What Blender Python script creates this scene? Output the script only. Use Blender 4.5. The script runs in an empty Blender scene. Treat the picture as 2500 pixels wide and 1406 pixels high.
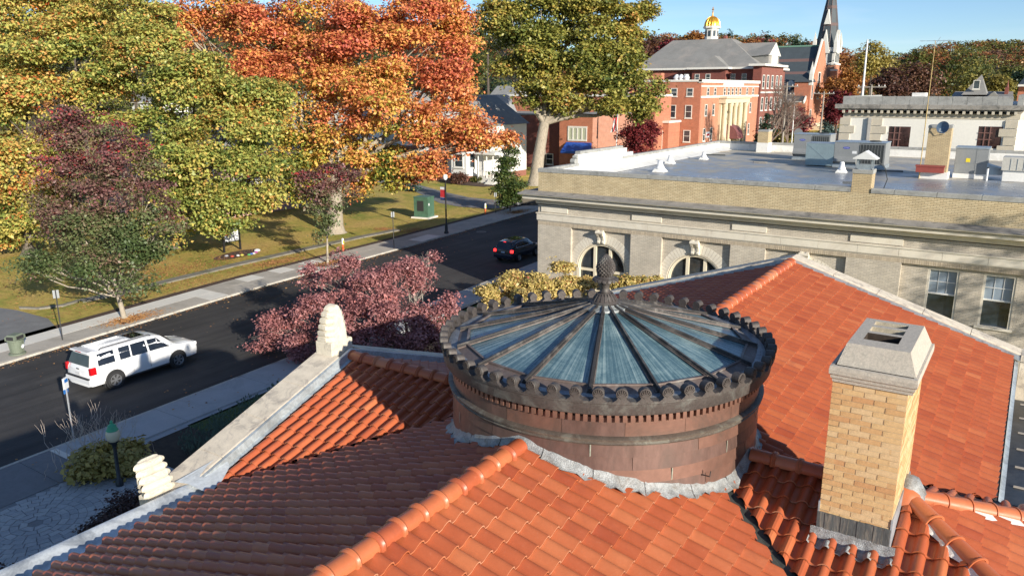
import bpy, bmesh, math, random
import numpy as np
from mathutils import Vector, Matrix
random.seed(7); RNG = np.random.default_rng(7)
SC = bpy.context.scene
COL = SC.collection
R = math.radians
# ---------------------------------------------------------------- camera
F, PITCH, ROLL, CX, CY, HC = 1912.6, .247566, .00178, 1250., 703., 13.4
E1 = np.array([.83351, -.55250]); E2 = np.array([.55250, .83351])
def _cam_rows():
    fw = np.array([0, math.cos(PITCH), -math.sin(PITCH)]); r = np.array([1., 0, 0]); d = np.cross(fw, r)
    c, s = math.cos(ROLL), math.sin(ROLL)
    M = np.array([c*r+s*d, -s*r+c*d, fw])
    out = []
    for v in M:
        out.append([v[0]*E1[0]+v[1]*E1[1], v[0]*E2[0]+v[1]*E2[1], v[2]])
    return np.array(out)
MM = _cam_rows()
CAM_POS = np.array([0., 0., HC])
cam_d = bpy.data.cameras.new('camera'); cam = bpy.data.objects.new('camera', cam_d); COL.objects.link(cam)
cam_d.sensor_width = 36; cam_d.lens = F/2500*36; cam_d.clip_start = .1; cam_d.clip_end = 6000
m = Matrix(((MM[0][0], -MM[1][0], -MM[2][0], 0), (MM[0][1], -MM[1][1], -MM[2][1], 0), (MM[0][2], -MM[1][2], -MM[2][2], HC), (0, 0, 0, 1)))
cam.matrix_world = m
SC.camera = cam
def ray(u, v): return np.array([(u-CX)/F, (v-CY)/F, 1.])@MM
def G(u, v, z=0):                    # point of the photo on the level plane z
    d = ray(u, v); return CAM_POS+d*((z-HC)/d[2])
def S(u, v, s): d = ray(u, v); return CAM_POS+d*(s/d[0])
def T(u, v, t): d = ray(u, v); return CAM_POS+d*(t/d[1])
def pj(p):
    q = MM@(np.array(p)-CAM_POS); return CX+F*q[0]/q[2], CY+F*q[1]/q[2], q[2]
# ---------------------------------------------------------------- sky, sun, exposure
SUN_EL, SUN_DIR = R(17.4), (-.916, .401)          # direction in which shadows fall
W = bpy.data.worlds.new('World'); SC.world = W; W.use_nodes = True
nt = W.node_tree; nt.nodes.clear()
sky = nt.nodes.new('ShaderNodeTexSky'); sky.sky_type = 'NISHITA'; sky.sun_disc = False
sky.sun_elevation = SUN_EL
az_sun = math.atan2(-SUN_DIR[0], -SUN_DIR[1])      # from +Y towards +X
sky.sun_rotation = az_sun
sky.altitude = 300; sky.air_density = .8; sky.dust_density = .15; sky.ozone_density = 3.6
bg = nt.nodes.new('ShaderNodeBackground'); bg.inputs[1].default_value = .105
wo = nt.nodes.new('ShaderNodeOutputWorld')
# thin high cloud streaks mixed into the sky
tc = nt.nodes.new('ShaderNodeTexCoord'); mp = nt.nodes.new('ShaderNodeMapping'); mp.inputs['Scale'].default_value = (1.2, 1.2, 14)
no = nt.nodes.new('ShaderNodeTexNoise'); no.inputs['Scale'].default_value = 2.2; no.inputs['Detail'].default_value = 7; no.inputs['Distortion'].default_value = .6
cr = nt.nodes.new('ShaderNodeValToRGB'); cr.color_ramp.elements[0].position = .48; cr.color_ramp.elements[1].position = .8
cr.color_ramp.elements[1].color = (.26, .26, .26, 1)
mx = nt.nodes.new('ShaderNodeMixRGB'); mx.inputs[2].default_value = (6.6, 7.2, 7.8, 1)
nt.links.new(tc.outputs['Generated'], mp.inputs[0]); nt.links.new(mp.outputs[0], no.inputs[0]); nt.links.new(no.outputs[0], cr.inputs[0])
nt.links.new(cr.outputs[0], mx.inputs[0]); nt.links.new(sky.outputs[0], mx.inputs[1]); nt.links.new(mx.outputs[0], bg.inputs[0]); nt.links.new(bg.outputs[0], wo.inputs[0])
sun_d = bpy.data.lights.new('sun', 'SUN'); sun = bpy.data.objects.new('sun', sun_d); COL.objects.link(sun)
sun_d.energy = 5.0; sun_d.angle = R(.5); sun_d.color = (1., .92, .79)
dv = Vector((SUN_DIR[0]*math.cos(SUN_EL), SUN_DIR[1]*math.cos(SUN_EL), -math.sin(SUN_EL)))
sun.rotation_euler = dv.to_track_quat('-Z', 'Y').to_euler()
SC.view_settings.view_transform = 'Standard'; SC.view_settings.look = 'None'
SC.view_settings.exposure = .55; SC.view_settings.gamma = 1; SC.view_settings.use_curve_mapping = False
SC.render.engine = 'CYCLES'; SC.cycles.max_bounces = 6; SC.cycles.transparent_max_bounces = 6
SC.cycles.diffuse_bounces = 3; SC.cycles.glossy_bounces = 3; SC.cycles.transmission_bounces = 3
SC.cycles.use_denoising = True
# ---------------------------------------------------------------- materials
MATS = {}
def nodes(name):
    m = bpy.data.materials.new(name); m.use_nodes = True; t = m.node_tree
    return m, t, t.nodes['Principled BSDF']
def N(t, typ, **kw):
    n = t.nodes.new(typ)
    for k, v in kw.items(): setattr(n, k, v)
    return n
def objcoord(t, scale=(1, 1, 1), rot=(0, 0, 0), world=False):
    if world:
        c = N(t, 'ShaderNodeNewGeometry').outputs['Position']
    else:
        c = N(t, 'ShaderNodeTexCoord').outputs['Object']
    mp = N(t, 'ShaderNodeMapping'); mp.inputs['Scale'].default_value = scale; mp.inputs['Rotation'].default_value = rot
    t.links.new(c, mp.inputs[0]); return mp.outputs[0]
def noise(t, vec, scale, detail=5, rough=.6, dist=0):
    n = N(t, 'ShaderNodeTexNoise'); n.inputs['Scale'].default_value = scale; n.inputs['Detail'].default_value = detail
    n.inputs['Roughness'].default_value = rough; n.inputs['Distortion'].default_value = dist
    t.links.new(vec, n.inputs[0]); return n.outputs[0]
def ramp(t, fac, stops):
    r = N(t, 'ShaderNodeValToRGB'); e = r.color_ramp.elements
    while len(e) < len(stops): e.new(.5)
    for el, (p, c) in zip(e, stops):
        el.position = p; el.color = (*c, 1) if len(c) == 3 else c
    t.links.new(fac, r.inputs[0]); return r.outputs[0]
def mix(t, fac, a, b, mode='MIX'):
    m = N(t, 'ShaderNodeMixRGB'); m.blend_type = mode
    for i, x in ((0, fac), (1, a), (2, b)):
        if hasattr(x, 'is_linked') or hasattr(x, 'links'): t.links.new(x, m.inputs[i])
        elif isinstance(x, (int, float)): m.inputs[i].default_value = x if i == 0 else (x, x, x, 1)
        else: m.inputs[i].default_value = (*x, 1)
    return m.outputs[0]
def bump(t, b, h, strength=.3, dist=.02):
    n = N(t, 'ShaderNodeBump'); n.inputs['Strength'].default_value = strength; n.inputs['Distance'].default_value = dist
    t.links.new(h, n.inputs['Height']); t.links.new(n.outputs[0], b.inputs['Normal'])
def mat(name, col, rough=.7, var=.18, scale=3., metal=0., spec=.5, bumps=.15, stain=None, coat=0, scale3=None, world=False, fine=8.):
    """general weathered surface: base colour, two scales of noise, optional stain colour"""
    if name in MATS: return MATS[name]
    m, t, b = nodes(name)
    v = objcoord(t, scale3 or (1, 1, 1), world=world)
    n1 = noise(t, v, scale, 6, .65); n2 = noise(t, v, scale*fine, 3, .6)
    lo = tuple(c*(1-var) for c in col); hi = tuple(min(1, c*(1+var)) for c in col)
    c = ramp(t, n1, [(.3, lo), (.7, hi)])
    c = mix(t, .35, c, ramp(t, n2, [(.35, tuple(x*(1-var) for x in col)), (.65, tuple(min(1, x*(1+var)) for x in col))]))
    if stain:
        n3 = noise(t, v, scale*.6, 8, .7, .8)
        c = mix(t, ramp(t, n3, [(.5, (0, 0, 0)), (.68, (1, 1, 1))]), c, stain)
    t.links.new(c, b.inputs['Base Color'])
    b.inputs['Roughness'].default_value = rough; b.inputs['Metallic'].default_value = metal
    b.inputs['Specular IOR Level'].default_value = spec; b.inputs['Coat Weight'].default_value = coat
    if bumps: bump(t, b, n2, bumps, .01)
    MATS[name] = m; return m
def mat_brick(name, c1, c2, mortar, bw=.203, bh=.067, joint=.009, axis='x', rough=.85, patch=None):
    if name in MATS: return MATS[name]
    m, t, b = nodes(name)
    rot = {'x': (R(-90), 0, 0), 'y': (R(-90), 0, R(-90)), 'z': (0, 0, 0)}[axis]
    tcn = N(t, 'ShaderNodeTexCoord').outputs['Object']
    sep = N(t, 'ShaderNodeSeparateXYZ'); t.links.new(tcn, sep.inputs[0])
    cmb = N(t, 'ShaderNodeCombineXYZ')
    t.links.new(sep.outputs['XYZ'.index('X' if axis == 'x' else 'Y')], cmb.inputs[0]); t.links.new(sep.outputs[2], cmb.inputs[1])
    br = N(t, 'ShaderNodeTexBrick'); t.links.new(cmb.outputs[0], br.inputs[0])
    br.inputs['Scale'].default_value = 1; br.inputs['Brick Width'].default_value = bw; br.inputs['Row Height'].default_value = bh
    br.inputs['Mortar Size'].default_value = joint; br.inputs['Mortar Smooth'].default_value = .2; br.inputs['Bias'].default_value = 0
    br.inputs['Color1'].default_value = (*c1, 1); br.inputs['Color2'].default_value = (*c2, 1); br.inputs['Mortar'].default_value = (*mortar, 1)
    n1 = noise(t, tcn, 1.3, 6); n2 = noise(t, tcn, 25, 3)
    c = mix(t, .55, br.outputs[0], ramp(t, n1, [(.3, (.62, .62, .62)), (.7, (1, 1, 1))]), 'MULTIPLY')
    c = mix(t, .4, c, ramp(t, n2, [(.3, (.7, .7, .7)), (.7, (1, 1, 1))]), 'MULTIPLY')
    t.links.new(c, b.inputs['Base Color']); b.inputs['Roughness'].default_value = rough
    inv = N(t, 'ShaderNodeMath', operation='SUBTRACT'); inv.inputs[0].default_value = 1; t.links.new(br.outputs['Fac'], inv.inputs[1])
    bump(t, b, inv.outputs[0], .6, .008)
    MATS[name] = m; return m
def mat_glass(name='window glass', col=(.02, .03, .04), rough=.05):
    if name in MATS: return MATS[name]
    m, t, b = nodes(name)
    v = objcoord(t)
    c = ramp(t, noise(t, v, .8, 3), [(.35, tuple(x*.5 for x in col)), (.7, tuple(min(1, x*2) for x in col))])
    t.links.new(c, b.inputs['Base Color']); b.inputs['Roughness'].default_value = rough; b.inputs['Specular IOR Level'].default_value = .9
    bump(t, b, noise(t, v, 1.5, 2), .06, .05)
    MATS[name] = m; return m
# ---------------------------------------------------------------- mesh builder
class MB:
    def __init__(s): s.v = []; s.f = []; s.mi = []; s.k = 0
    def add(s, vs, fs, mi=0):
        o = len(s.v); s.v += [tuple(float(c) for c in p) for p in vs]
        s.f += [tuple(i+o for i in f) for f in fs]; s.mi += [mi]*len(fs); return s
    def box(s, x0, x1, y0, y1, z0, z1, mi=0, c=0.):
        if x0 > x1: x0, x1 = x1, x0
        if y0 > y1: y0, y1 = y1, y0
        if z0 > z1: z0, z1 = z1, z0
        if c <= 0:
            vs = [(x0, y0, z0), (x1, y0, z0), (x1, y1, z0), (x0, y1, z0), (x0, y0, z1), (x1, y0, z1), (x1, y1, z1), (x0, y1, z1)]
            return s.add(vs, [(0, 3, 2, 1), (4, 5, 6, 7), (0, 1, 5, 4), (1, 2, 6, 5), (2, 3, 7, 6), (3, 0, 4, 7)], mi)
        c = min(c, (x1-x0)*.45, (y1-y0)*.45, (z1-z0)*.45)
        vs = [(x0, y0, z0), (x1, y0, z0), (x1, y1, z0), (x0, y1, z0), (x0, y0, z1-c), (x1, y0, z1-c), (x1, y1, z1-c), (x0, y1, z1-c),
              (x0+c, y0+c, z1), (x1-c, y0+c, z1), (x1-c, y1-c, z1), (x0+c, y1-c, z1)]
        return s.add(vs, [(0, 3, 2, 1), (0, 1, 5, 4), (1, 2, 6, 5), (2, 3, 7, 6), (3, 0, 4, 7), (4, 5, 9, 8), (5, 6, 10, 9), (6, 7, 11, 10), (7, 4, 8, 11), (8, 9, 10, 11)], mi)
    def obox(s, M, hx, hy, hz, mi=0):
        vs = [M@Vector((a*hx, b*hy, c*hz)) for c in (-1, 1) for a, b in ((-1, -1), (1, -1), (1, 1), (-1, 1))]
        return s.add(vs, [(0, 3, 2, 1), (4, 5, 6, 7), (0, 1, 5, 4), (1, 2, 6, 5), (2, 3, 7, 6), (3, 0, 4, 7)], mi)
    def bar(s, a, b, w, h, up=(0, 0, 1), mi=0):
        a = Vector(a); b = Vector(b); d = b-a; L = d.length; y = d.normalized(); x = y.cross(Vector(up)).normalized(); z = x.cross(y)
        M = Matrix.Translation((a+b)/2)@Matrix((x, y, z)).transposed().to_4x4()
        return s.obox(M, w/2, L/2, h/2, mi)
    def tube(s, pts, r, n=6, mi=0, cap=True):
        pts = [Vector(p) for p in pts]; rs = r if hasattr(r, '__len__') else [r]*len(pts)
        vs = []; prev = None
        for i, p in enumerate(pts):
            d = (pts[min(i+1, len(pts)-1)]-pts[max(i-1, 0)]).normalized()
            if prev is None:
                a = Vector((1, 0, 0)) if abs(d.x) < .8 else Vector((0, 1, 0)); x = d.cross(a).normalized()
            else:
                x = (prev-d*prev.dot(d))
                x = x.normalized() if x.length > 1e-6 else d.orthogonal().normalized()
            prev = x; y = d.cross(x)
            for k in range(n):
                a = 2*math.pi*k/n; vs.append(p+(x*math.cos(a)+y*math.sin(a))*rs[i])
        fs = [(i*n+k, i*n+(k+1) % n, (i+1)*n+(k+1) % n, (i+1)*n+k) for i in range(len(pts)-1) for k in range(n)]
        if cap: fs += [tuple(reversed(range(n))), tuple(range((len(pts)-1)*n, len(pts)*n))]
        return s.add(vs, fs, mi)
    def lathe(s, prof, n=24, c=(0, 0, 0), a0=0, a1=2*math.pi, mi=0, M=None):
        full = abs(a1-a0-2*math.pi) < 1e-6; k = n if full else n+1
        vs = []
        for r_, z in prof:
            for i in range(k):
                a = a0+(a1-a0)*i/n; p = Vector((c[0]+r_*math.cos(a), c[1]+r_*math.sin(a), c[2]+z)); vs.append(M@p if M else p)
        fs = []
        for j in range(len(prof)-1):
            for i in range(n):
                i2 = (i+1) % k if full else i+1
                fs.append((j*k+i, j*k+i2, (j+1)*k+i2, (j+1)*k+i))
        return s.add(vs, fs, mi)
    def prism(s, poly, M, d, mi=0):
        """poly in local XY, extruded d along local Z, placed by M"""
        n = len(poly); M = M or Matrix()
        vs = [M@Vector((x, y, 0)) for x, y in poly]+[M@Vector((x, y, d)) for x, y in poly]
        fs = [tuple(reversed(range(n))), tuple(range(n, 2*n))]+[(i, (i+1) % n, n+(i+1) % n, n+i) for i in range(n)]
        return s.add(vs, fs, mi)
    def grid(s, P, mi=0, close=False):
        """P: rows of points"""
        h = len(P); w = len(P[0]); vs = [p for r_ in P for p in r_]
        fs = [(j*w+i, j*w+i+1, (j+1)*w+i+1, (j+1)*w+i) for j in range(h-1) for i in range(w-1)]
        if close: fs += [(j*w+w-1, j*w, (j+1)*w, (j+1)*w+w-1) for j in range(h-1)]
        return s.add(vs, fs, mi)
    def mesh(s, name, mats, smooth=None):
        me = bpy.data.meshes.new(name); me.from_pydata(s.v, [], s.f); me.update()
        for m in (mats if isinstance(mats, (list, tuple)) else [mats]): me.materials.append(m)
        if any(s.mi): me.polygons.foreach_set('material_index', s.mi)
        if smooth is not None:
            bm = bmesh.new(); bm.from_mesh(me); bmesh.ops.remove_doubles(bm, verts=bm.verts, dist=1e-4)
            bmesh.ops.recalc_face_normals(bm, faces=bm.faces); bm.to_mesh(me); bm.free()
            me.polygons.foreach_set('use_smooth', [True]*len(me.polygons))
            me.set_sharp_from_angle(angle=R(smooth))
        return me
    def build(s, name, mats, parent=None, smooth=None, origin=True, **tags):
        me = s.mesh(name, mats, smooth)
        return link(name, me, parent, origin, **tags)
def link(name, me, parent=None, origin=False, loc=None, **tags):
    o = bpy.data.objects.new(name, me); COL.objects.link(o)
    if parent: o.parent = parent
    if loc is not None: o.location = loc
    for k, v in tags.items(): o[k] = v
    return o
def thing(name, label, cat, loc=(0, 0, 0), rz=0, group=None, scale=1):
    o = bpy.data.objects.new(name, None); COL.objects.link(o); o.location = loc; o.rotation_euler = (0, 0, rz); o.empty_display_size = .2
    o.scale = (scale,)*3
    o['label'] = label; o['category'] = cat
    if group: o['group'] = group
    return o
def kids(o): return [c for c in bpy.data.objects if c.parent == o]
def dup(root, loc=None, rz=None, label=None, group=None, scale=None):
    """copy of a thing with copies of its parts and sub-parts"""
    r_ = root.copy(); COL.objects.link(r_)
    if loc is not None: r_.location = loc
    if rz is not None: r_.rotation_euler = (0, 0, rz)
    if scale is not None: r_.scale = (scale,)*3 if not hasattr(scale, '__len__') else scale
    if label: r_['label'] = label
    if group: r_['group'] = group
    for ch in list(root.children):
        c = ch.copy(); COL.objects.link(c); c.parent = r_
        for g in list(ch.children):
            d = g.copy(); COL.objects.link(d); d.parent = c
    return r_
def text_mesh(name, body, size, parent, M, m, align='CENTER'):
    cu = bpy.data.curves.new(name, 'FONT'); cu.body = body; cu.size = size; cu.align_x = align; cu.align_y = 'CENTER'; cu.extrude = .002
    tmp = bpy.data.objects.new(name, cu); COL.objects.link(tmp)
    me = bpy.data.meshes.new_from_object(tmp); bpy.data.objects.remove(tmp); bpy.data.curves.remove(cu)
    me.materials.clear(); me.materials.append(m)
    o = link(name, me, parent); o.matrix_local = M; return o
# ================================================================ the library with the tiled roof
SR, TA = -4.6, 9.23                    # main ridge runs along Y at x=SR, the cross arm's ridge along X at y=TA
ZR, ZA, K, KA = 9.3, 8.87, .318, .352  # ridge heights and slopes
CUP = (-4.61, 9.23)
def mat_tile():
    m, t, b = nodes('terracotta tile')
    at = N(t, 'ShaderNodeAttribute'); at.attribute_name = 'tint'
    v = objcoord(t, world=True)
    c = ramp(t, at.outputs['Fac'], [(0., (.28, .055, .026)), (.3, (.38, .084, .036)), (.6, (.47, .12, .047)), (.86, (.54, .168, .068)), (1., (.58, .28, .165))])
    n1 = noise(t, v, 5, 6, .7); n2 = noise(t, v, 45, 4, .6)
    c = mix(t, .5, c, ramp(t, n1, [(.3, (.72, .7, .7)), (.7, (1, 1, 1))]), 'MULTIPLY')
    c = mix(t, ramp(t, n2, [(.62, (0, 0, 0)), (.8, (.35, .35, .35))]), c, (.55, .3, .2))
    n3 = noise(t, v, 1.1, 8, .75, 1.)
    c = mix(t, ramp(t, n3, [(.55, (0, 0, 0)), (.75, (.4, .4, .4))]), c, (.2, .06, .04))
    t.links.new(c, b.inputs['Base Color'])
    t.links.new(ramp(t, n1, [(.3, (.3,)*3), (.7, (.52,)*3)]), b.inputs['Roughness'])
    b.inputs['Specular IOR Level'].default_value = .45
    bump(t, b, n2, .12, .004)
    return m
M_TILE = mat_tile()
M_DECK = mat('roof underlay', (.05, .04, .04), .9)
M_LEAD = mat('galvanised flashing', (.42, .47, .5), .42, .3, 2.5, metal=.35, stain=(.25, .27, .28))
M_WHITEMETAL = mat('pale sheet metal', (.62, .66, .68), .4, .2, 3., metal=.3, stain=(.3, .33, .36))
M_SAND = mat('sandstone', (.66, .58, .46), .9, .2, 6., stain=(.33, .29, .25), bumps=.5, fine=14)
M_STONE2 = mat('carved limestone', (.68, .62, .5), .9, .16, 9., bumps=.7, fine=9, stain=(.45, .4, .32))
M_YBRICK = mat('yellow brick wall', (.5, .36, .2), .9)
lib = thing('library_building', 'low stone library under red clay tile roofs with long ridge tiles', 'building')
def tile_template(L, w, tint):
    xs = [-.006, .006, .024, .05, .079, .105, .123, .13, .15, .175, .198, .212]
    zs = [.0, .032, .052, .061, .052, .032, .008, .0, -.007, -.009, -.005, .004]
    k = w/.21
    vs = []; fs = []
    for (y, lift) in ((-.03, -.006), (L, .026)):
        for x, z in zip(xs, zs): vs.append((x*k, y, z*k+lift))
    n = len(xs)
    for x, z in zip(xs, zs): vs.append((x*k, L, z*k+.006))
    for i in range(n-1):
        fs.append((i, i+1, n+i+1, n+i)); fs.append((n+i, n+i+1, 2*n+i+1, 2*n+i))
    return vs, fs
def tint_mesh(vs, fs, name, tints, mats, smooth=True):
    me = bpy.data.meshes.new(name); me.from_pydata(vs, [], fs); me.update()
    for m_ in mats: me.materials.append(m_)
    a = me.attributes.new('tint', 'FLOAT', 'FACE'); a.data.foreach_set('value', tints)
    if smooth:
        me.polygons.foreach_set('use_smooth', [True]*len(me.polygons)); me.set_sharp_from_angle(angle=R(50))
    return me
TW, TL = .21, .25
TILES = []      # (matrix, clipped polygons or None, centre)
def tile_plane(p0, down, k, u0, u1, nc, clip, course0=0.):
    """p0: (x, y, z) point on the ridge line, down: unit 2-D fall direction, k slope, u range along X axis of tile, clip: list of (a,b,c) keep a*x+b*y<=c"""
    cth = 1/math.sqrt(1+k*k)
    Y = Vector((down[0]*cth, down[1]*cth, -k*cth)); Z = Vector((down[0]*k*cth, down[1]*k*cth, cth)); X = Y.cross(Z)
    L = TL/cth
    vs, fs = tile_template(L, TW, 0)
    n = int(round((u1-u0)/TW))
    for c in range(nc):
        for i in range(n):
            u = u0+i*TW; y = (course0+c*TL)/cth
            P = Vector(p0)+X*u+Y*y
            jit = random.uniform(-.004, .004)
            M = Matrix((X, Y, Z)).transposed().to_4x4(); M = Matrix.Translation(P+Z*(.01+random.uniform(-.002, .002))+Y*jit)@M@Matrix.Rotation(random.uniform(-.012, .012), 4, 'Z')
            ctr = P+X*TW*.5+Y*L*.5
            corners = [P+X*a+Y*b for a in (0, TW) for b in (-.03, L)]
            state = 1
            for (a, b_, cc) in clip:
                ins = [a*q.x+b_*q.y <= cc for q in corners]
                if not any(ins): state = 0; break
                if not all(ins): state = 2
            if state == 0: continue
            if math.hypot(ctr.x-CUP[0], ctr.y-CUP[1]) < 1.95: continue
            if -1.42 < ctr.x < -.8 and 8.42 < ctr.y < 9.6: continue
            TILES.append((M, L, clip if state == 2 else None, ctr))
def clip_poly(poly, a, b, c):
    out = []
    for i in range(len(poly)):
        p, q = poly[i], poly[(i+1) % len(poly)]; dp = a*p[0]+b*p[1]-c; dq = a*q[0]+b*q[1]-c
        if dp <= 0: out.append(p)
        if (dp < 0 < dq) or (dq < 0 < dp):
            t_ = dp/(dp-dq); out.append(tuple(p[j]+(q[j]-p[j])*t_ for j in range(3)))
    return out
r2 = math.sqrt(.5)
V = (ZR-ZA)/K                              # plan offset of the valley start on the main slope
# valley lines: |t-TA|*KA = |s-SR|*K - (ZR-ZA)
def valley(sside, tside, gap):
    """keep the main slope: returns clip for main (outside of arm) and for arm (inside); as half-planes a*x+b*y<=c"""
    # along valley: tside*(y-TA)*KA = sside*(x-SR)*K-(ZR-ZA)
    a, b = sside*K, -tside*KA; nrm = math.hypot(a, b)
    c = (ZR-ZA)+a*SR+b*TA
    return (a/nrm, b/nrm, c/nrm-gap), (-a/nrm, -b/nrm, -c/nrm-gap)
T_END, T_START = 19.2, -1.0
KF = .40
def halfplanes_main(sside, near_gap, far_gap):
    return valley(sside, -1, near_gap)[0], valley(sside, 1, far_gap)[0]
# main left slope: before the arm / after the arm; each is a convex clip region
main_len = T_END-T_START
nm_l, fm_l = halfplanes_main(-1, .0, .05)
nm_r, _ = halfplanes_main(1, .06, .05)
# far valley on the right side uses the steeper far plane
def valley2(sside, k2, gap):
    a, b = sside*K, -k2; nrm = math.hypot(a, b); c = (ZR-ZA)+a*SR+b*TA
    return (a/nrm, b/nrm, c/nrm-gap), (-a/nrm, -b/nrm, -c/nrm-gap)
fm_r, fa_r = valley2(1, KF, .03)
# X axis of tile for down=+x : X=Y x Z = (0,-1,0)?  computed inside; u is measured along it from y=0
def xdir(down, k):
    cth = 1/math.sqrt(1+k*k); Y = Vector((down[0]*cth, down[1]*cth, -k*cth)); Z = Vector((down[0]*k*cth, down[1]*k*cth, cth)); return Y.cross(Z)
def rng_(lo, hi, sgn): return (lo, hi) if sgn > 0 else (-hi, -lo)
sg = xdir((1, 0), K).y
u0, u1 = rng_(T_START, TA, sg); tile_plane((SR, 0, ZR), (1, 0), K, u0, u1, 19, [nm_r])
u0, u1 = rng_(TA-TW*3, T_END, sg); tile_plane((SR, 0, ZR), (1, 0), K, u0, u1, 19, [fm_r])
sg = xdir((-1, 0), K).y
u0, u1 = rng_(T_START, TA, sg); tile_plane((SR, 0, ZR), (-1, 0), K, u0, u1, 18, [nm_l], .03)
u0, u1 = rng_(TA, T_END, sg); tile_plane((SR, 0, ZR), (-1, 0), K, u0, u1, 18, [fm_l], .03)
# arms
sg = xdir((0, -1), KA).x
na_l = valley(-1, -1, .0)[1]; fa_l = valley(-1, 1, .0)[1]; na_r = valley(1, -1, .05)[1]
u0, u1 = rng_(-9.45, SR, sg); tile_plane((0, TA, ZA), (0, -1), KA, u0, u1, 13, [na_l])
HIP0 = -.71
hip_n = (r2, -r2, r2*(HIP0-TA)*1.0)   # x - (TA - y)... keep x-HIP0 <= TA-y
hip_n = (r2, r2, r2*(HIP0+TA)-.04)
hip_n = (r2, -r2, 0)
# near hip: points with (x-HIP0) = (TA-y)*KA/K ; keep x-HIP0 - (TA-y)*KA/K <= 0
q_ = KA/K; nn = math.hypot(1, q_); hip_arm = (1/nn, q_/nn, (HIP0+TA*q_)/nn-.03)
u0, u1 = rng_(SR, 4.0, sg); tile_plane((0, TA, ZA), (0, -1), KA, u0, u1, 16, [na_r, hip_arm])
hip_end1 = (-1/nn, -q_/nn, -(HIP0+TA*q_)/nn-.03)
q2 = KF/K; n2_ = math.hypot(1, q2); hip_end2 = (-1/n2_, q2/n2_, -(HIP0-TA*q2)/n2_-.03)
sg = xdir((1, 0), K).y
u0, u1 = rng_(TA-5, TA+5, sg); tile_plane((HIP0, 0, ZA), (1, 0), K, u0, u1, 16, [hip_end1, hip_end2])
sg = xdir((0, 1), KA).x
u0, u1 = rng_(-9.52, SR, sg); tile_plane((0, TA, ZA), (0, 1), KA, u0, u1, 13, [fa_l])
hip_far = (1/n2_, -q2/n2_, (HIP0-TA*q2)/n2_-.03)
u0, u1 = rng_(SR, 4., xdir((0, 1), KF).x); tile_plane((0, TA, ZA), (0, 1), KF, u0, u1, 14, [fa_r, hip_far])
# nearest whole tiles in view become parts, the rest one joined part
def tile_tints(t_, n): return [t_ if i % 2 == 0 else min(1, t_+.38) for i in range(n)]  # lip faces paler: edge highlights and pale dust, both put into the tint
def build_tiles():
    scored = []
    for i, (M, L, clip, ctr) in enumerate(TILES):
        x, y, d = pj(ctr)
        ok = clip is None and 0 < x < 2500 and 0 < y < 1406 and d > 0
        scored.append((d if ok else 1e9, i))
    scored.sort(); pick = {i for d, i in scored[:298] if d < 1e8}
    variants = {}
    for L in sorted({round(t_[1], 5) for t_ in TILES}):
        vs, fs = tile_template(L, TW, 0)
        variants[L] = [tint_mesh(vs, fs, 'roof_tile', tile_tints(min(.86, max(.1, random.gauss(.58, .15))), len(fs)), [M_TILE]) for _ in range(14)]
    AV = []; AF = []; AT = []; off = 0
    for i, (M, L, clip, ctr) in enumerate(TILES):
        if i in pick:
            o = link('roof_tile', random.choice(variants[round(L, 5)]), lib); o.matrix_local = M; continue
        vs, fs = tile_template(L, TW, 0)
        tn = min(.85, max(.1, random.gauss(.55, .1)))
        P = [M@Vector(v) for v in vs]
        if clip is None:
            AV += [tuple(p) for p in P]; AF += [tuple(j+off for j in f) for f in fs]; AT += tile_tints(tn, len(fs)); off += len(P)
        else:
            for f in fs:
                poly = [tuple(P[j]) for j in f]
                for (a, b, c) in clip:
                    if poly: poly = clip_poly(poly, a, b, c)
                if len(poly) >= 3:
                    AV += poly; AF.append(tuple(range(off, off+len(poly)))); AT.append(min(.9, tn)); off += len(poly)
    o = link('roof_tile_courses', tint_mesh(AV, AF, 'roof_tile_courses', AT, [M_TILE]), lib); o['kind'] = 'stuff'
build_tiles()
# decks under the tiles
mb = MB()
def zmain(x): return ZR-K*abs(x-SR)
d_ = .012
mb.add([(SR, T_START, ZR-d_), (SR, T_END, ZR-d_), (.2, T_END, zmain(.2)-d_), (.2, T_START, zmain(.2)-d_), (-9.15, T_END, zmain(-9.15)-d_), (-9.15, T_START, zmain(-9.15)-d_)],
       [(0, 3, 2, 1), (0, 1, 4, 5)])
eL = 3.1
mb.add([(-9.55, TA, ZA-d_), (SR, TA, ZA-d_), (-9.55, TA-eL, ZA-KA*eL-d_), (SR, TA-eL, ZA-KA*eL-d_), (-9.55, TA+eL, ZA-KA*eL-d_), (SR, TA+eL, ZA-KA*eL-d_)], [(0, 2, 3, 1), (0, 1, 5, 4)])
mb.add([(SR, TA, ZA-d_), (HIP0, TA, ZA-d_), (HIP0+4*KA/K, TA-4, ZA-4*KA-d_), (SR, TA-4, ZA-4*KA-d_), (HIP0+3.4*KF/K, TA+3.4, ZA-3.4*KF-d_), (SR, TA+3.4, ZA-3.4*KF-d_)],
       [(0, 3, 2, 1), (0, 1, 4, 5), (1, 2, 4)])
mb.build('roof_deck', M_DECK, lib)
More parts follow.
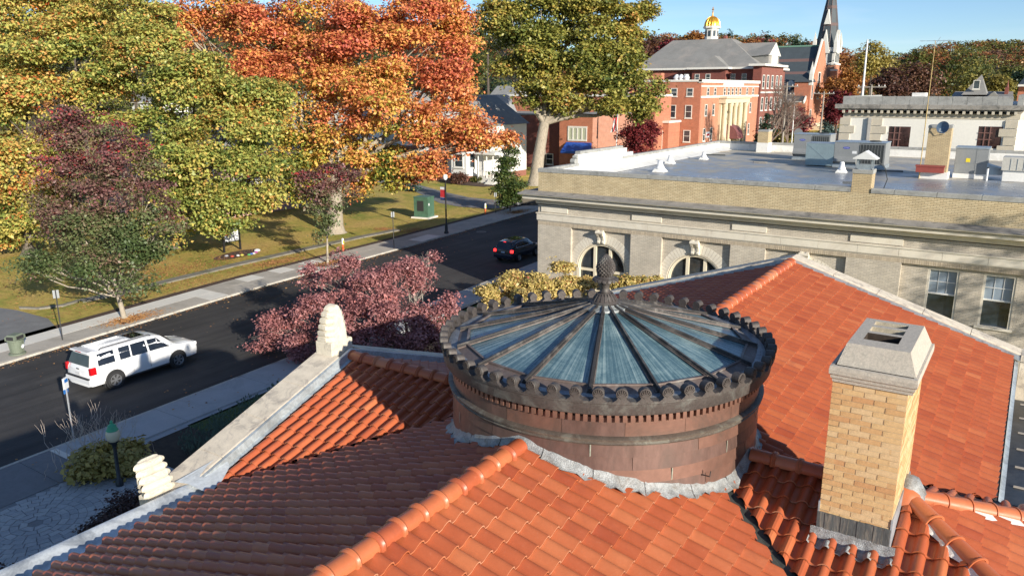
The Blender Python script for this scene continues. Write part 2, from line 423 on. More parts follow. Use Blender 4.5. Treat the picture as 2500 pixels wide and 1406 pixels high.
# near-right valley channel (dark metal)
M_VAL = mat('dark valley metal', (.06, .065, .06), .6, .3, 3, metal=.2)
mb = MB()
def strip(pts, w, zoff=.014):
    a, b = Vector(pts[0]), Vector(pts[1]); d = (b-a).normalized(); x = d.cross(Vector((0, 0, 1))).normalized()
    mb.add([a-x*w/2+Vector((0, 0, w*.14+zoff)), a+Vector((0, 0, zoff)), a+x*w/2+Vector((0, 0, w*.14+zoff)), b-x*w/2+Vector((0, 0, w*.14+zoff)), b+Vector((0, 0, zoff)), b+x*w/2+Vector((0, 0, w*.14+zoff))], [(0, 1, 4, 3), (1, 2, 5, 4)])
def vpt(sside, tside, d, k2=KA):      # d = distance from the arm ridge
    x = SR+sside*((ZR-ZA)+d*k2)/K; return (x, TA+tside*d, ZA-d*k2)
pass
for _p, _w in (([vpt(1, -1, 0), vpt(1, -1, 3.9)], .16), ([vpt(-1, -1, 0), vpt(-1, -1, 3.05)], .1), ([vpt(1, 1, 0, KF), vpt(1, 1, 3, KF)], .1)):
    mb = MB(); strip(_p, _w); mb.build('valley_channel', M_VAL, lib)
# ridge tiles
def ridge_mesh(L, rad=.096):
    mb = MB(); prof = [(0, rad), (L-.055, rad*.98), (L-.05, rad*1.16), (L-.032, rad*1.25), (L-.014, rad*1.14), (L-.009, rad*1.25), (L+.008, rad*1.16), (L+.016, rad*.98)]
    rows = []
    for y, r_ in prof:
        rows.append([(r_*1.12*math.cos(a), y, r_*math.sin(a)-.02) for a in np.linspace(-.25, math.pi+.25, 12)])
    mb.grid(rows)
    return mb
RT = [tint_mesh(ridge_mesh(.31).v, ridge_mesh(.31).f, 'ridge_tile', [v_]*len(ridge_mesh(.31).f), [M_TILE]) for v_ in (.45, .55, .62, .7, .78, .9)]
RTP = []
for v_ in (.6, .7, .8, .85):
    _m = MB(); _m.grid([[(r_*1.1*math.cos(a), y, r_*math.sin(a)-.03) for a in np.linspace(-.2, math.pi+.2, 12)] for y, r_ in ((-.03, .085), (.3, .1), (.302, .112), (.318, .112), (.318, .09))])
    RTP.append(tint_mesh(_m.v, _m.f, 'ridge_tile', [v_]*len(_m.f), [M_TILE]))
def ridge_run(a, b, dark=0):
    a, b = Vector(a), Vector(b); d = (b-a).normalized(); n = int((b-a).length/.31)
    x = d.cross(Vector((0, 0, 1))).normalized(); z = x.cross(d)
    M = Matrix((x, d, z)).transposed().to_4x4()
    for i in range(n+1):
        o = link('ridge_tile', random.choice(RTP if dark else RT), lib); o.matrix_local = Matrix.Translation(a+d*(i*.31)+z*random.uniform(-.004, .004))@M@Matrix.Rotation(random.uniform(-.02, .02), 4, 'Z')
RZ = .07
ridge_run((SR, 7.1, ZR+RZ), (SR, 2.6, ZR+RZ)); ridge_run((SR, 11.35, ZR+RZ), (SR, 19.1, ZR+RZ))
ridge_run((-6.7, TA, ZA+RZ), (-9.4, TA, ZA+RZ)); ridge_run((-2.5, TA, ZA+RZ), (-1.75, TA, ZA+RZ))
ridge_run((HIP0+.1, TA-.1, ZA+RZ-.03), (HIP0+2.6*KA/K, TA-2.6, ZA-2.6*KA+RZ), 1)
ridge_run((HIP0+.12, TA+.08, ZA+RZ-.03), (HIP0+2.4*KF/K, TA+2.4, ZA-2.4*KF+RZ), 1)
mb = MB()   # bent cap where ridge and hips meet
mb.lathe([(.02, .16), (.1, .15), (.16, .1), (.2, .02), (.22, -.08)], 14, (HIP0-.02, TA, ZA))
tint = [.8]*len(mb.f); link('hip_starter', tint_mesh(mb.v, mb.f, 'hip_starter', tint, [M_TILE]), lib)
# white mortar bedding under hips
M_MORT = mat('white mortar', (.68, .67, .63), .9, .2, 10, bumps=.6)
mb = MB()
def bedding(a, b, side, w0=.13, w1=.2):
    a, b = Vector(a), Vector(b); d = (b-a); n = int(d.length/.1); dn = d.normalized(); x = dn.cross(Vector((0, 0, 1))).normalized()*side
    r0 = []; r1 = []
    for i in range(n+1):
        p = a+d*i/n; r0.append(p+x*w0+Vector((0, 0, .02))); r1.append(p+x*(w1+random.uniform(-.02, .03))+Vector((0, 0, random.uniform(-.03, -.01))))
    mb.grid([r0, r1])
bedding((HIP0+.3*KA/K, TA-.3, ZA-.3*KA+.04), (HIP0+2.4*KA/K, TA-2.4, ZA-2.4*KA+.04), 1, .1, .145)
bedding((HIP0+.45*KF/K, TA+.45, ZA-.45*KF+.04), (HIP0+2.2*KF/K, TA+2.2, ZA-2.2*KF+.04), 1, .1, .18)
mb.build('mortar_bedding', M_MORT, lib)
# walls
M_LWALL = mat_brick('library wall brick', (.5, .4, .26), (.42, .33, .2), (.4, .36, .3), .2, .065)
mb = MB()
mb.box(-8.9, .05, -1, 19.3, .0, zmain(-8.9)-.28); mb.box(-9.6, -3, TA-2.95, TA+2.95, 0, 7.6); mb.box(-3, 3.2, TA-3.2, TA+3.0, 0, 7.3)
mb.build('wall', M_LWALL, lib)
# street gable: tympanum + raking coping of separate stones + metal strip
GX0, GX1 = -10.06, -9.5
mb = MB()
a_ = TA-3.4; zc = lambda y: ZA-KA*abs(y-TA)+.2
M90 = Matrix(((0, 0, 1, GX0+.05), (1, 0, 0, 0), (0, 1, 0, 0), (0, 0, 0, 1)))
mb.prism([(TA-3.3, 7.3), (TA+3.3, 7.3), (TA+3.3, zc(TA+3.3)-.12), (TA, zc(TA)-.12), (TA-3.3, zc(TA-3.3)-.12)], M90, GX1-GX0-.1)
mb.build('gable_wall', M_SAND, lib)
for sd in (-1, 1):
    y = .25
    while y < 3.45:
        y2 = min(y+.82, 3.5); mb = MB(); ya, yb = TA+sd*(y+.006), TA+sd*(y2-.006)
        vs = []
        for yy in (ya, yb):
            vs += [(GX0, yy, zc(yy)-.14), (GX1, yy, zc(yy)-.14), (GX1, yy, zc(yy)-.005), (GX1-.02, yy, zc(yy)), (GX0+.02, yy, zc(yy)), (GX0, yy, zc(yy)-.015)]
        mb.add(vs, [(0, 1, 2, 3, 4, 5), (11, 10, 9, 8, 7, 6)]+[(i, (i+1) % 6, 6+(i+1) % 6, 6+i) for i in range(6)])
        mb.build('coping_stone', M_SAND, lib); y = y2
mb = MB()
for sd in (-1, 1):
    rows = [[(GX1+.005, yy, zc(yy)-.01), (GX1+.05, yy, zc(yy)-.02), (GX1+.07, yy, zc(yy)-.14), (GX1+.12, yy, zc(yy)-.16)] for yy in np.linspace(TA, TA+sd*3.3, 24)]
    mb.grid(rows)
mb.build('rake_flashing', M_LEAD, lib, smooth=40)
# street gutters (broad pale metal) on the main left eave
ge = zmain(-9.12)
def gutter(y0, y1):
    mb = MB()
    prof = [(-9.1, ge+.0), (-9.2, ge-.03), (-9.3, ge-.02), (-9.45, ge+.03), (-9.52, ge+.06), (-9.56, ge+.05), (-9.56, ge-.3), (-9.4, ge-.36)]
    n = max(2, int((y1-y0)/.5))
    mb.grid([[(x, y, z) for x, z in prof] for y in np.linspace(y0, y1, n+1)])
    mb.build('eave_gutter', M_WHITEMETAL, lib, smooth=40)
gutter(-1, TA-3.05); gutter(TA+3.05, 19.2)
# metal saddle where gutter meets the gable foot
mb = MB()
mb.grid([[(-9.1, TA-3.25, ge+.02), (-9.5, TA-3.3, ge+.08), (-9.75, TA-3.35, ge+.06)], [(-9.2, TA-2.95, ge+.07), (-9.5, TA-2.95, ge+.13), (-9.6, TA-2.9, ge+.2)], [(-9.35, TA-2.7, ge+.14), (-9.48, TA-2.65, ge+.2), (-9.56, TA-2.6, ge+.27)]])
mb.build('flashing_saddle', M_WHITEMETAL, lib, smooth=60)
# far gable coping of the main roof
def zf(x): return ZR-K*abs(x-SR)+.17
GY0, GY1 = 19.2, 19.68
for sd in (-1, 1):
    x = 0
    while x < 4.9:
        x2 = min(x+.98, 4.95); mb = MB(); xa, xb = SR+sd*(x+.006), SR+sd*(x2-.006); vs = []
        for xx in (xa, xb): vs += [(xx, GY0, zf(xx)-.16), (xx, GY1, zf(xx)-.16), (xx, GY1, zf(xx)-.01), (xx, GY1-.02, zf(xx)), (xx, GY0+.02, zf(xx)), (xx, GY0, zf(xx)-.02)]
        mb.add(vs, [(0, 1, 2, 3, 4, 5), (11, 10, 9, 8, 7, 6)]+[(i, (i+1) % 6, 6+(i+1) % 6, 6+i) for i in range(6)])
        mb.build('coping_stone', M_SAND, lib); x = x2
mb = MB()
mb.prism([(SR-4.85, 7.), (SR+4.85, 7.), (SR+4.85, zf(SR+4.85)-.17), (SR, zf(SR)-.17), (SR-4.85, zf(SR-4.85)-.17)], Matrix(((1, 0, 0, 0), (0, 0, 1, GY0+.04), (0, 1, 0, 0), (0, 0, 0, 1))), .34)
mb.box(.3, 3.6, GY0+.02, GY1, 4.5, zf(.25)-.17); mb.box(.3, 3.7, GY0-.02, GY1+.02, zf(.25)-.165, zf(.25)-.02)
mb.build('far_gable_wall', M_SAND, lib)
mb = MB()
for sd in (-1, 1):
    mb.grid([[(xx, GY0-.004, zf(xx)-.04), (xx, GY0-.008, zf(xx)-.06), (xx, GY0-.012, zf(xx)-.13), (xx, GY0-.04, zf(xx)-.14)] for xx in np.linspace(SR, SR+sd*4.9, 30)])
mb.build('rake_flashing', M_LEAD, lib, smooth=40)
# right eave gutter and the sunken dark flat roof beyond
mb = MB(); gr = zmain(.2)
mb.grid([[(.2, y, gr-.0), (.22, y, gr-.03), (.27, y, gr-.05), (.275, y, gr-.22)] for y in np.linspace(11.2, 19.2, 12)])
mb.build('eave_gutter', M_LEAD, lib, smooth=50)
M_FLAT = mat('dark membrane roof', (.022, .03, .042), .35, .5, 1.2, stain=(.06, .07, .09))
mb = MB(); mb.box(.28, 3.6, 11.5, 19.19, 4.2, 6.9); mb.build('flat_roof', M_FLAT, lib)
M_SEAM = mat('roof seam batten', (.36, .33, .3), .8)
for i in range(9):
    mb = MB(); y = 12.1+i*.85; mb.bar((.42, y, 6.915), (3.4, y+.0, 6.915), .05, .02); mb.build('roof_batten', M_SEAM, lib)
# ================================================================ acroteria (carved stones on the street gable)
def acroterion_apex():
    t = thing('stone_acroterion', 'tall scalloped carved stone block on the tip of the street gable', 'carved stone', (-9.8, 9.17, zc(9.17)-.05))
    mb = MB(); mb.box(-.2, .17, -.25, .25, -.08, .2, c=.02); mb.build('pedestal', M_STONE2, t)
    # scalloped outline in Y-Z, thickness falls towards the top
    half = [(.25, .2), (.25, .27), (.215, .285), (.245, .3), (.255, .37), (.2, .385), (.235, .41), (.235, .48), (.18, .495), (.215, .52), (.21, .59), (.155, .605), (.185, .63), (.17, .7), (.12, .71), (.13, .74), (.09, .79), (.0, .82)]
    rows = []
    for yy, zz in half:
        th = .16*(1-(zz-.2)*.75)
        rows.append([(-th, -yy, zz), (-th*.6, -yy*1.02, zz), (th*.3, -yy, zz), (th, -yy*.55, zz), (th, yy*.55, zz), (th*.3, yy, zz), (-th*.6, yy*1.02, zz), (-th, yy, zz)])
    mb = MB(); mb.grid(rows, close=True); mb.build('carved_leaf', M_STONE2, t, smooth=35)
acroterion_apex()
def acroterion_foot(y0, lab):
    t = thing('stone_acroterion', lab, 'carved stone', (-9.82, y0+.02, zc(TA-3.45)-.14), group='carved stones at the gable feet')
    t.scale = (1.1, .6, .68); t.rotation_euler = (0, 0, -math.pi/2)
    mb = MB(); mb.box(-.17, .17, -.23, .24, -.15, .2, c=.02); mb.build('pedestal', M_STONE2, t)
    mb = MB(); n = 6
    # corner leaf: upright outer edge, scalloped lobes stepping down the inner edge, carved through the depth
    out = [(-.21, .2), (-.25, .34), (-.25, .55), (-.27, .72), (-.29, .86), (-.27, .94), (-.22, .95)]
    lobes = [(-.15, .83, .085), (-.07, .7, .09), (.02, .57, .095), (.1, .43, .095), (.15, .29, .09)]
    for (cy_, cz_, r_) in lobes:
        for a in (100, 65, 30, -5, -35): out.append((cy_+r_*math.cos(R(a)), cz_+r_*math.sin(R(a))))
        out.append((cy_+r_*.25*math.cos(R(-60)), cz_+r_*.4*math.sin(R(-60))))
    out.append((.21, .2))
    rows = []
    for x_, k_ in ((-.15, .8), (-.14, .95), (-.1, 1.), (.02, 1.), (.08, .98), (.13, .92), (.14, .8)):
        rows.append([(x_+.05*(z-.2)*0, y*k_-.02*(1-k_), .2+(z-.2)*(.5+.5*k_)) for y, z in out])
    mb.grid(rows, close=True); n_ = len(out)
    mb.add(rows[0], [tuple(range(n_))]); mb.add(rows[-1], [tuple(reversed(range(n_)))])
    for k, (cy_, cz_, r_) in enumerate(lobes): mb.tube([(-.165, cy_-.02, cz_), (-.15, cy_-.01, cz_), (.16, cy_-.01, cz_), (.18, cy_-.03, cz_)], [r_*.8, r_*1.04, r_*1.02, r_*.75], 12)
    for k in range(4): mb.tube([(.15, -.19, .28+.09*k), (.165, -.12, .34+.12*k), (.15, lobes[3-k][0]-.04, lobes[3-k][1]-.03)], [.03, .035, .03], 7)
    mb.build('carved_leaf', M_STONE2, t, smooth=28)
    return t
fa = acroterion_foot(TA-3.62, 'fan shaped carved stone at the near foot of the street gable, above the plaza')
fb = dup(fa, loc=(-9.86, TA+3.62, zc(TA-3.45)-.28), label='fan shaped carved stone at the far hidden foot of the street gable')
fb.scale = (-1.1, .6, .68)
# ================================================================ brick chimney
def chimney():
    t = thing('brick_chimney', 'tall yellow brick chimney with speckled stone cap and three flues', 'chimney', (-1.115, 8.35, 0))
    X0, X1, Y0, Y1 = -.36, .36, 0, 1.3
    Zb, Zt = 8.86, 10.42
    mort = mat('buff mortar', (.6, .48, .31), .95)
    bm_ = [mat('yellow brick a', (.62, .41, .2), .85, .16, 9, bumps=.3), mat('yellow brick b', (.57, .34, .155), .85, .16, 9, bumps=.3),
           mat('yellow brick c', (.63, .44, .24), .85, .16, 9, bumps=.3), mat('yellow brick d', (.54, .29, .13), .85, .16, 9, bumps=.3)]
    mb = MB(); mb.box(X0+.007, X1-.007, Y0+.007, Y1-.007, 8.2, Zt+.02); mb.build('chimney_core', mort, t)
    ch = .0624; nC = int((Zt-Zb)/ch); bl, j = .2, .0115
    meshes = {}
    def brick(L, ax, mi):
        k = (round(L, 3), ax, mi)
        if k not in meshes:
            mb = MB(); hw = L/2
            if ax == 'x': mb.box(-hw, hw, -.05, .05, -(ch-.008)/2, (ch-.008)/2)
            else: mb.box(-.05, .05, -hw, hw, -(ch-.0095)/2, (ch-.0095)/2)
            meshes[k] = mb.mesh('brick', bm_[mi])
        return meshes[k]
    back = MB()
    for c in range(nC):
        z = Zb+(c+.5)*ch
        for face, lo, hi in (('f', X0, X1), ('b', X0, X1), ('r', Y0+.0, Y1), ('l', Y0, Y1)):
            off = 0 if c % 2 == 0 else -.1
            if face in 'rl': off -= .1
            p = lo+off
            while p < hi-.02:
                a, b = max(p, lo), min(p+bl, hi)
                if b-a > .03:
                    mi = random.choices([0, 1, 2, 3], [4, 3, 3, 1])[0]; pr = random.uniform(-.0025, .0025); L = round((b-a)/.005)*.005
                    cc = (a+b)/2
                    if face == 'f': o = link('brick', brick(L, 'x', mi), t); o.location = (cc, Y0+.05+pr, z)
                    elif face == 'r': o = link('brick', brick(L, 'y', mi), t); o.location = (X1-.05+pr, cc, z)
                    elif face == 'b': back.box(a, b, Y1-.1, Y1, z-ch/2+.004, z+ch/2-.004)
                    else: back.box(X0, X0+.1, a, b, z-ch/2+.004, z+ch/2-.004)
                p += bl+j
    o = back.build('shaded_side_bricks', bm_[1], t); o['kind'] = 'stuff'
    # cap cornice
    st = mat('speckled concrete', (.5, .45, .38), .95, .28, 42, bumps=.8, stain=(.38, .35, .3), fine=3)
    mb = MB()
    prof = [(.0, 10.42), (.022, 10.425), (.026, 10.455), (.04, 10.47), (.043, 10.5), (.058, 10.515), (.06, 10.56), (.054, 10.6), (.015, 10.605)]
    rows = []
    for e, z in prof: rows.append([(X0-e+.02, Y0-e, z), (X1+e+.02, Y0-e, z), (X1+e+.02, Y1+e, z), (X0-e+.02, Y1+e, z)])
    mb.grid(rows, close=True); mb.build('cap_cornice', st, t)
    # bevelled cap with three flue holes
    mb = MB(); zt = 10.83; tx0, tx1, ty0, ty1 = -.275, .325, .1, 1.2
    zb = 10.605
    mb.add([(X0+.02, Y0+.01, zb), (X1+.05, Y0+.01, zb), (X1+.05, Y1+.03, zb), (X0+.02, Y1+.03, zb), (tx0, ty0, zt), (tx1, ty0, zt), (tx1, ty1, zt), (tx0, ty1, zt)],
           [(0, 1, 5, 4), (1, 2, 6, 5), (2, 3, 7, 6), (3, 0, 4, 7)])
    hx0, hx1 = -.16, .18
    holes = [(.33, .6), (.68, .87), (.95, 1.11)]
    ys = [ty0]+[q for h in holes for q in h]+[ty1]
    mb.add([(tx0, ty0, zt), (hx0, ty0, zt), (hx0, ty1, zt), (tx0, ty1, zt)], [(0, 1, 2, 3)])
    mb.add([(hx1, ty0, zt), (tx1, ty0, zt), (tx1, ty1, zt), (hx1, ty1, zt)], [(0, 1, 2, 3)])
    for i in range(0, len(ys), 2): mb.add([(hx0, ys[i], zt), (hx1, ys[i], zt), (hx1, ys[i+1], zt), (hx0, ys[i+1], zt)], [(0, 1, 2, 3)])
    for h0, h1 in holes:
        dz = .45
        mb.add([(hx0, h0, zt), (hx1, h0, zt), (hx1, h1, zt), (hx0, h1, zt), (hx0, h0, zt-dz), (hx1, h0, zt-dz), (hx1, h1, zt-dz), (hx0, h1, zt-dz)], [(0, 1, 5, 4), (1, 2, 6, 5), (2, 3, 7, 6), (3, 0, 4, 7), (4, 5, 6, 7)], 1 if h0 < .5 else 2)
    mb.build('stone_cap', [st, mat('soot', (.05, .035, .025), .95, .5, 20, bumps=.8), mat('rough pale flue', (.5, .44, .33), .95, .4, 30, bumps=1.)], t)
    # stained slate band at the foot, lead apron dressed over the tiles
    M_DK = mat('stained lead skirt', (.1, .11, .11), .6, .5, 4, metal=.2, scale3=(6, 6, .5), stain=(.3, .27, .22))
    for i in range(9):
        a = X0-.015+i*.0825; mb = MB(); mb.box(a, a+.08, Y0-.012-(i % 2)*.004, Y0+.005, 8.4, 8.9+random.uniform(-.006, .006)); mb.build('slate', M_DK, t)
    mb = MB(); mb.box(X1-.004, X1+.014, Y0-.01, Y1, 8.4, 9.02); mb.box(X0-.014, X0+.004, Y0-.01, Y1, 8.4, 9.02)
    mb.build('side_flashing', M_LEAD, t)
    lead = mat('crumpled lead', (.3, .31, .31), .5, .5, 11, metal=.3, bumps=.9, stain=(.17, .15, .13))
    mb = MB(); rows = []
    for q in np.linspace(0, 1, 7):
        row = []
        for x in np.linspace(X0-.07, X1+.07, 40):
            zt_ = ZA-KA*(TA-(8.35-.02-.17*q))
            wave = max(0, math.sin((x+.07)*2*math.pi/TW))*.075+.008
            row.append((x, -.015-.155*q+(.015*math.sin(x*31) if q > .9 else 0), (zt_+.03+wave*min(1, q*2)+(.13 if q == 0 else 0)+random.uniform(-.006, .006))))
        rows.append(row)
    mb.grid(rows); mb.build('lead_apron', lead, t, smooth=60)
    mb = MB(); mb.lathe([(.0, .14), (.1, .1), (.16, .0), (.2, -.1)], 9, (X1+.05, .95, 9.0)); mb.build('flashing_lump', lead, t, smooth=60)
chimney()
# ================================================================ glazed copper cupola
def cupola():
    cx, cy = CUP
    t = thing('glazed_cupola', 'round copper drum with a ribbed glass skylight and pineapple finial on the tiled roof', 'skylight', (cx, cy, 0))
    cop = mat('brown copper', (.175, .104, .085), .5, .35, 2.2, metal=.45, stain=(.12, .085, .072), bumps=.12, fine=5, scale3=(1.4, 1.4, .5))
    cop2 = mat('reddish copper panel', (.24, .128, .095), .48, .28, 1.3, metal=.45, stain=(.12, .085, .07), bumps=.08, fine=6)
    dark = mat('weathered bronze', (.085, .072, .066), .6, .35, 6, metal=.3, stain=(.17, .17, .155), bumps=.3)
    pale = mat('verdigris edge', (.3, .31, .25), .7, .3, 12, metal=.2)
    Rw = 2.07
    # drum body
    mb = MB(); mb.lathe([(Rw-.03, 8.2), (Rw-.03, 9.95)], 96, (0, 0, 0)); mb.build('drum_core', cop, t, smooth=30)
    # overlapping sheets in courses, joints staggered
    nS = 10; z0 = 8.55; h = .162
    for c in range(6):
        for i in range(nS):
            a0 = 2*math.pi*(i+(c % 2)*.5+.13*c)/nS; a1 = a0+2*math.pi/nS-.003
            if not -2.9 < ((a0+math.pi) % (2*math.pi))-math.pi < .9: continue
            rows = []
            for z, r_ in ((z0+c*h-.012, Rw+.014), (z0+c*h-.012, Rw+.0135), (z0+c*h+h-.012, Rw-.004)):
                if r_ == Rw+.014: rows.append([((Rw-.02)*math.cos(a), (Rw-.02)*math.sin(a), z) for a in np.linspace(a0, a1, 8)])
                rows.append([(r_*math.cos(a), r_*math.sin(a), z) for a in np.linspace(a0, a1, 8)])
            mb = MB(); mb.grid(rows); mb.build('copper_sheet', random.choice([cop, cop, cop2]), t, smooth=35)
            mb = MB(); a = a1; mb.grid([[((Rw+.014)*math.cos(a-.002), (Rw+.014)*math.sin(a-.002), z) for z in (z0+c*h-.01, z0+c*h+h-.02)], [((Rw+.012)*math.cos(a+.005), (Rw+.012)*math.sin(a+.005), z) for z in (z0+c*h-.01, z0+c*h+h-.02)]])
            if random.random() < .5: mb.build('sheet_joint', pale, t)
    # mid moulding, plain frieze sheets, dentils
    mb = MB(); mb.lathe([(Rw, 9.5), (Rw+.035, 9.505), (Rw+.05, 9.525), (Rw+.035, 9.54), (Rw+.035, 9.55), (Rw+.06, 9.56), (Rw+.065, 9.585), (Rw+.04, 9.6), (Rw, 9.605)], 128); mb.build('moulding', mat('patinated moulding', (.13, .105, .085), .55, .35, 7, metal=.35, stain=(.24, .23, .19)), t, smooth=40)
    for i in range(18):
        a0 = 2*math.pi*(i+.2)/18; a1 = a0+2*math.pi/18-.002
        mb = MB(); mb.grid([[((Rw+.002)*math.cos(a), (Rw+.002)*math.sin(a), z) for a in np.linspace(a0, a1, 8)] for z in (9.6, 9.83)]); mb.build('frieze_sheet', random.choice([cop, cop2]), t, smooth=35)
    nd = 150; mb = MB(); mb.box(-.023, .023, Rw-.01, Rw+.045, 9.79, 9.885); dm = mb.mesh('dentil', cop2)
    for i in range(nd):
        o = link('dentil', dm, t); o.rotation_euler = (0, 0, 2*math.pi*i/nd)
    # cornice fascia
    mb = MB(); mb.lathe([(Rw, 9.885), (Rw+.07, 9.885), (Rw+.09, 9.9), (Rw+.12, 9.91), (Rw+.125, 9.92), (Rw+.135, 10.04), (Rw+.15, 10.05), (Rw+.15, 10.08), (Rw+.05, 10.085), (Rw-.02, 10.1)], 128)
    mb.build('cornice', dark, t, smooth=30)
    mb = MB(); mb.lathe([(Rw+.05, 10.087), (Rw-.02, 10.1), (Rw-.12, 10.075), (Rw-.2, 10.1)], 96)
    mb.build('gutter_ring', mat('grey patina lead', (.2, .215, .24), .5, .35, 5, metal=.4, stain=(.4, .42, .42)), t, smooth=40)
    # antefixes
    n = 54
    out = [(-.105, 0), (-.085, .012), (-.06, .03), (-.045, .055)]
    disc = [(.066*math.cos(a), .095+.068*math.sin(a)) for a in np.linspace(math.pi*1.17, -math.pi*.17, 15)]
    poly = out+disc+[(-x, z) for x, z in reversed(out)]
    mb = MB(); m_ = len(poly)
    prof = [(poly, .03), ([(x*.86, .0+z*.93) for x, z in poly], .042)]
    fr = [(x, -.03, z) for x, z in poly]; bk = [(x*1., .07, z*.94) for x, z in poly]
    mb.add(fr+bk, [tuple(range(m_)), tuple(reversed(range(m_, 2*m_)))]+[(i, m_+i, m_+(i+1) % m_, (i+1) % m_) for i in range(m_)])
    # fan relief on the outer face
    for k in range(7):
        a = math.pi*(k/6); x1, z1 = .052*math.cos(a), .09+.056*math.sin(a)
        mb.bar((0, -.034, .05), (x1, -.036, z1), .012, .014, up=(0, 1, 0))
    mb.tube([(.052*math.cos(a), -.032, .095+.056*math.sin(a)) for a in np.linspace(-.3, math.pi+.3, 12)], .006, 4)
    am = mb.mesh('antefix', dark)
    for i in range(n):
        a = 2*math.pi*(i+.32)/n
        o = link('antefix', am, t); o.location = (2.2*math.cos(a), 2.2*math.sin(a), 10.075); o.rotation_euler = (random.uniform(-.05, .05), 0, a+math.pi/2+random.uniform(-.03, .03))
    # glass cone: 16 facets with ribs
    Rg, zg, Rh, zh = 1.97, 10.1, .2, 10.56
    def glassmat():
        m, tt, b = nodes('dusty skylight glass')
        v = objcoord(tt); n1 = noise(tt, v, 1.3, 9, .8, .3); n2 = noise(tt, v, 22, 3)
        v2 = objcoord(tt, (60, 60, 60)); w = N(tt, 'ShaderNodeTexWave'); w.inputs['Scale'].default_value = 1.2; w.inputs['Distortion'].default_value = 2; tt.links.new(v2, w.inputs[0])
        sx = N(tt, 'ShaderNodeSeparateXYZ'); tt.links.new(v, sx.inputs[0])
        at2 = N(tt, 'ShaderNodeMath', operation='ARCTAN2'); tt.links.new(sx.outputs[1], at2.inputs[0]); tt.links.new(sx.outputs[0], at2.inputs[1])
        ln = N(tt, 'ShaderNodeVectorMath', operation='LENGTH'); tt.links.new(v, ln.inputs[0])
        cb = N(tt, 'ShaderNodeCombineXYZ'); tt.links.new(at2.outputs[0], cb.inputs[0]); tt.links.new(ln.outputs['Value'], cb.inputs[1])
        mp3 = N(tt, 'ShaderNodeMapping'); mp3.inputs['Scale'].default_value = (26, 1.1, 1); tt.links.new(cb.outputs[0], mp3.inputs[0])
        ns = noise(tt, mp3.outputs[0], 1.6, 5, .7)
        n1 = mix(tt, .5, n1, ns)
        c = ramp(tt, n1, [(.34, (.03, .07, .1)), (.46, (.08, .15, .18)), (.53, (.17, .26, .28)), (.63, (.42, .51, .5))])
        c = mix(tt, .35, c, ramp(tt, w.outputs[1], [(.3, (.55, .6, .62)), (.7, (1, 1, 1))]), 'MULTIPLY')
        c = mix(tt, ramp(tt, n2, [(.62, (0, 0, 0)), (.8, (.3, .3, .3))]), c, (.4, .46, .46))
        tt.links.new(c, b.inputs['Base Color']); tt.links.new(ramp(tt, n1, [(.35, (.12,)*3), (.7, (.5,)*3)]), b.inputs['Roughness'])
        b.inputs['Specular IOR Level'].default_value = .8
        bump(tt, b, w.outputs[1], .15, .003)
        return m
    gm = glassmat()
    frame = mat('bronze glazing bar', (.06, .055, .053), .5, .3, 5, metal=.35, stain=(.22, .2, .18))
    sill = mat('oxidised copper sill', (.17, .13, .115), .6, .3, 4, metal=.3, stain=(.28, .26, .24))
    for i in range(16):
        a0 = 2*math.pi*i/16; a1 = 2*math.pi*(i+1)/16; am_ = (a0+a1)/2
        def P(f, a, dz=0, k=1):
            r_ = Rh+(Rg-Rh)*f; return (r_*math.cos(a), r_*math.sin(a), zg+(zh-zg)*(1-f)+dz)
        mb = MB(); fo = .955
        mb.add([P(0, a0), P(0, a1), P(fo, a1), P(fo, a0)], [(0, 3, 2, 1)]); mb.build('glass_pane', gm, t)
        mb = MB()   # sloped sill sheet outside the pane
        mb.add([P(fo, a0, .012), P(fo, a1, .012), P(1.06, a1, .004), P(1.06, a0, .004), P(fo, a0, -.01), P(fo, a1, -.01)], [(0, 3, 2, 1), (4, 0, 1, 5)]); 
        q0, q1 = Vector(P(fo, a0, .022)), Vector(P(fo, a1, .022)); mb.bar(q0, q1, .03, .02)
        mb.build('sill_sheet', sill, t)
        # glazing bar with raised cap
        mb = MB(); p0, p1 = Vector(P(0, a0, .03)), Vector(P(1.03, a0, .03))
        mb.bar(p0-Vector((0, 0, .012)), p1-Vector((0, 0, .012)), .055, .03); mb.bar(p0+Vector((0, 0, .015)), p1+Vector((0, 0, .015)), .026, .03)
        mb.build('rib', frame, t)
        # dark slim edge beads
        mb = MB()
        for sd in (-1, 1):
            n_ = Vector((-math.sin(a0), math.cos(a0), 0))*sd*.036; mb.bar(p0+n_*.6-Vector((0, 0, .015)), p1+n_-Vector((0, 0, .015)), .012, .012)
        mb.build('glazing_bead', sill, t)
    # hub and pineapple finial
    mb = MB(); mb.lathe([(.0, .0), (.3, -.03), (.32, -.015), (.31, .01), (.22, .03), (.2, .05), (.0, .06)], 32, (0, 0, zh+.0))
    mb.build('hub', mat('light verdigris hub', (.25, .27, .27), .6, .4, 14, metal=.3, stain=(.5, .52, .5)), t, smooth=40)
    fin = link('finial', None, t); bz = zh+.05
    mb = MB(); mb.lathe([(.19, 0), (.2, .015), (.17, .035), (.13, .1), (.085, .13), (.07, .14), (.075, .15), (.065, .16), (.055, .2), (.06, .25), (.075, .27), (.085, .29), (.075, .3), (.09, .33), (.08, .35)], 28)
    for k in range(18):
        a = 2*math.pi*k/18; mb.bar((.17*math.cos(a), .17*math.sin(a), .035), (.1*math.cos(a), .1*math.sin(a), .13), .022, .02)
    for k in range(14):
        a = 2*math.pi*k/14; mb.bar((.07*math.cos(a), .07*math.sin(a), .26), (.092*math.cos(a), .092*math.sin(a), .335), .02, .012)
    o = mb.build('pedestal', dark, fin, smooth=40); o.location = (0, 0, bz)
    mb = MB()   # collar of leaves
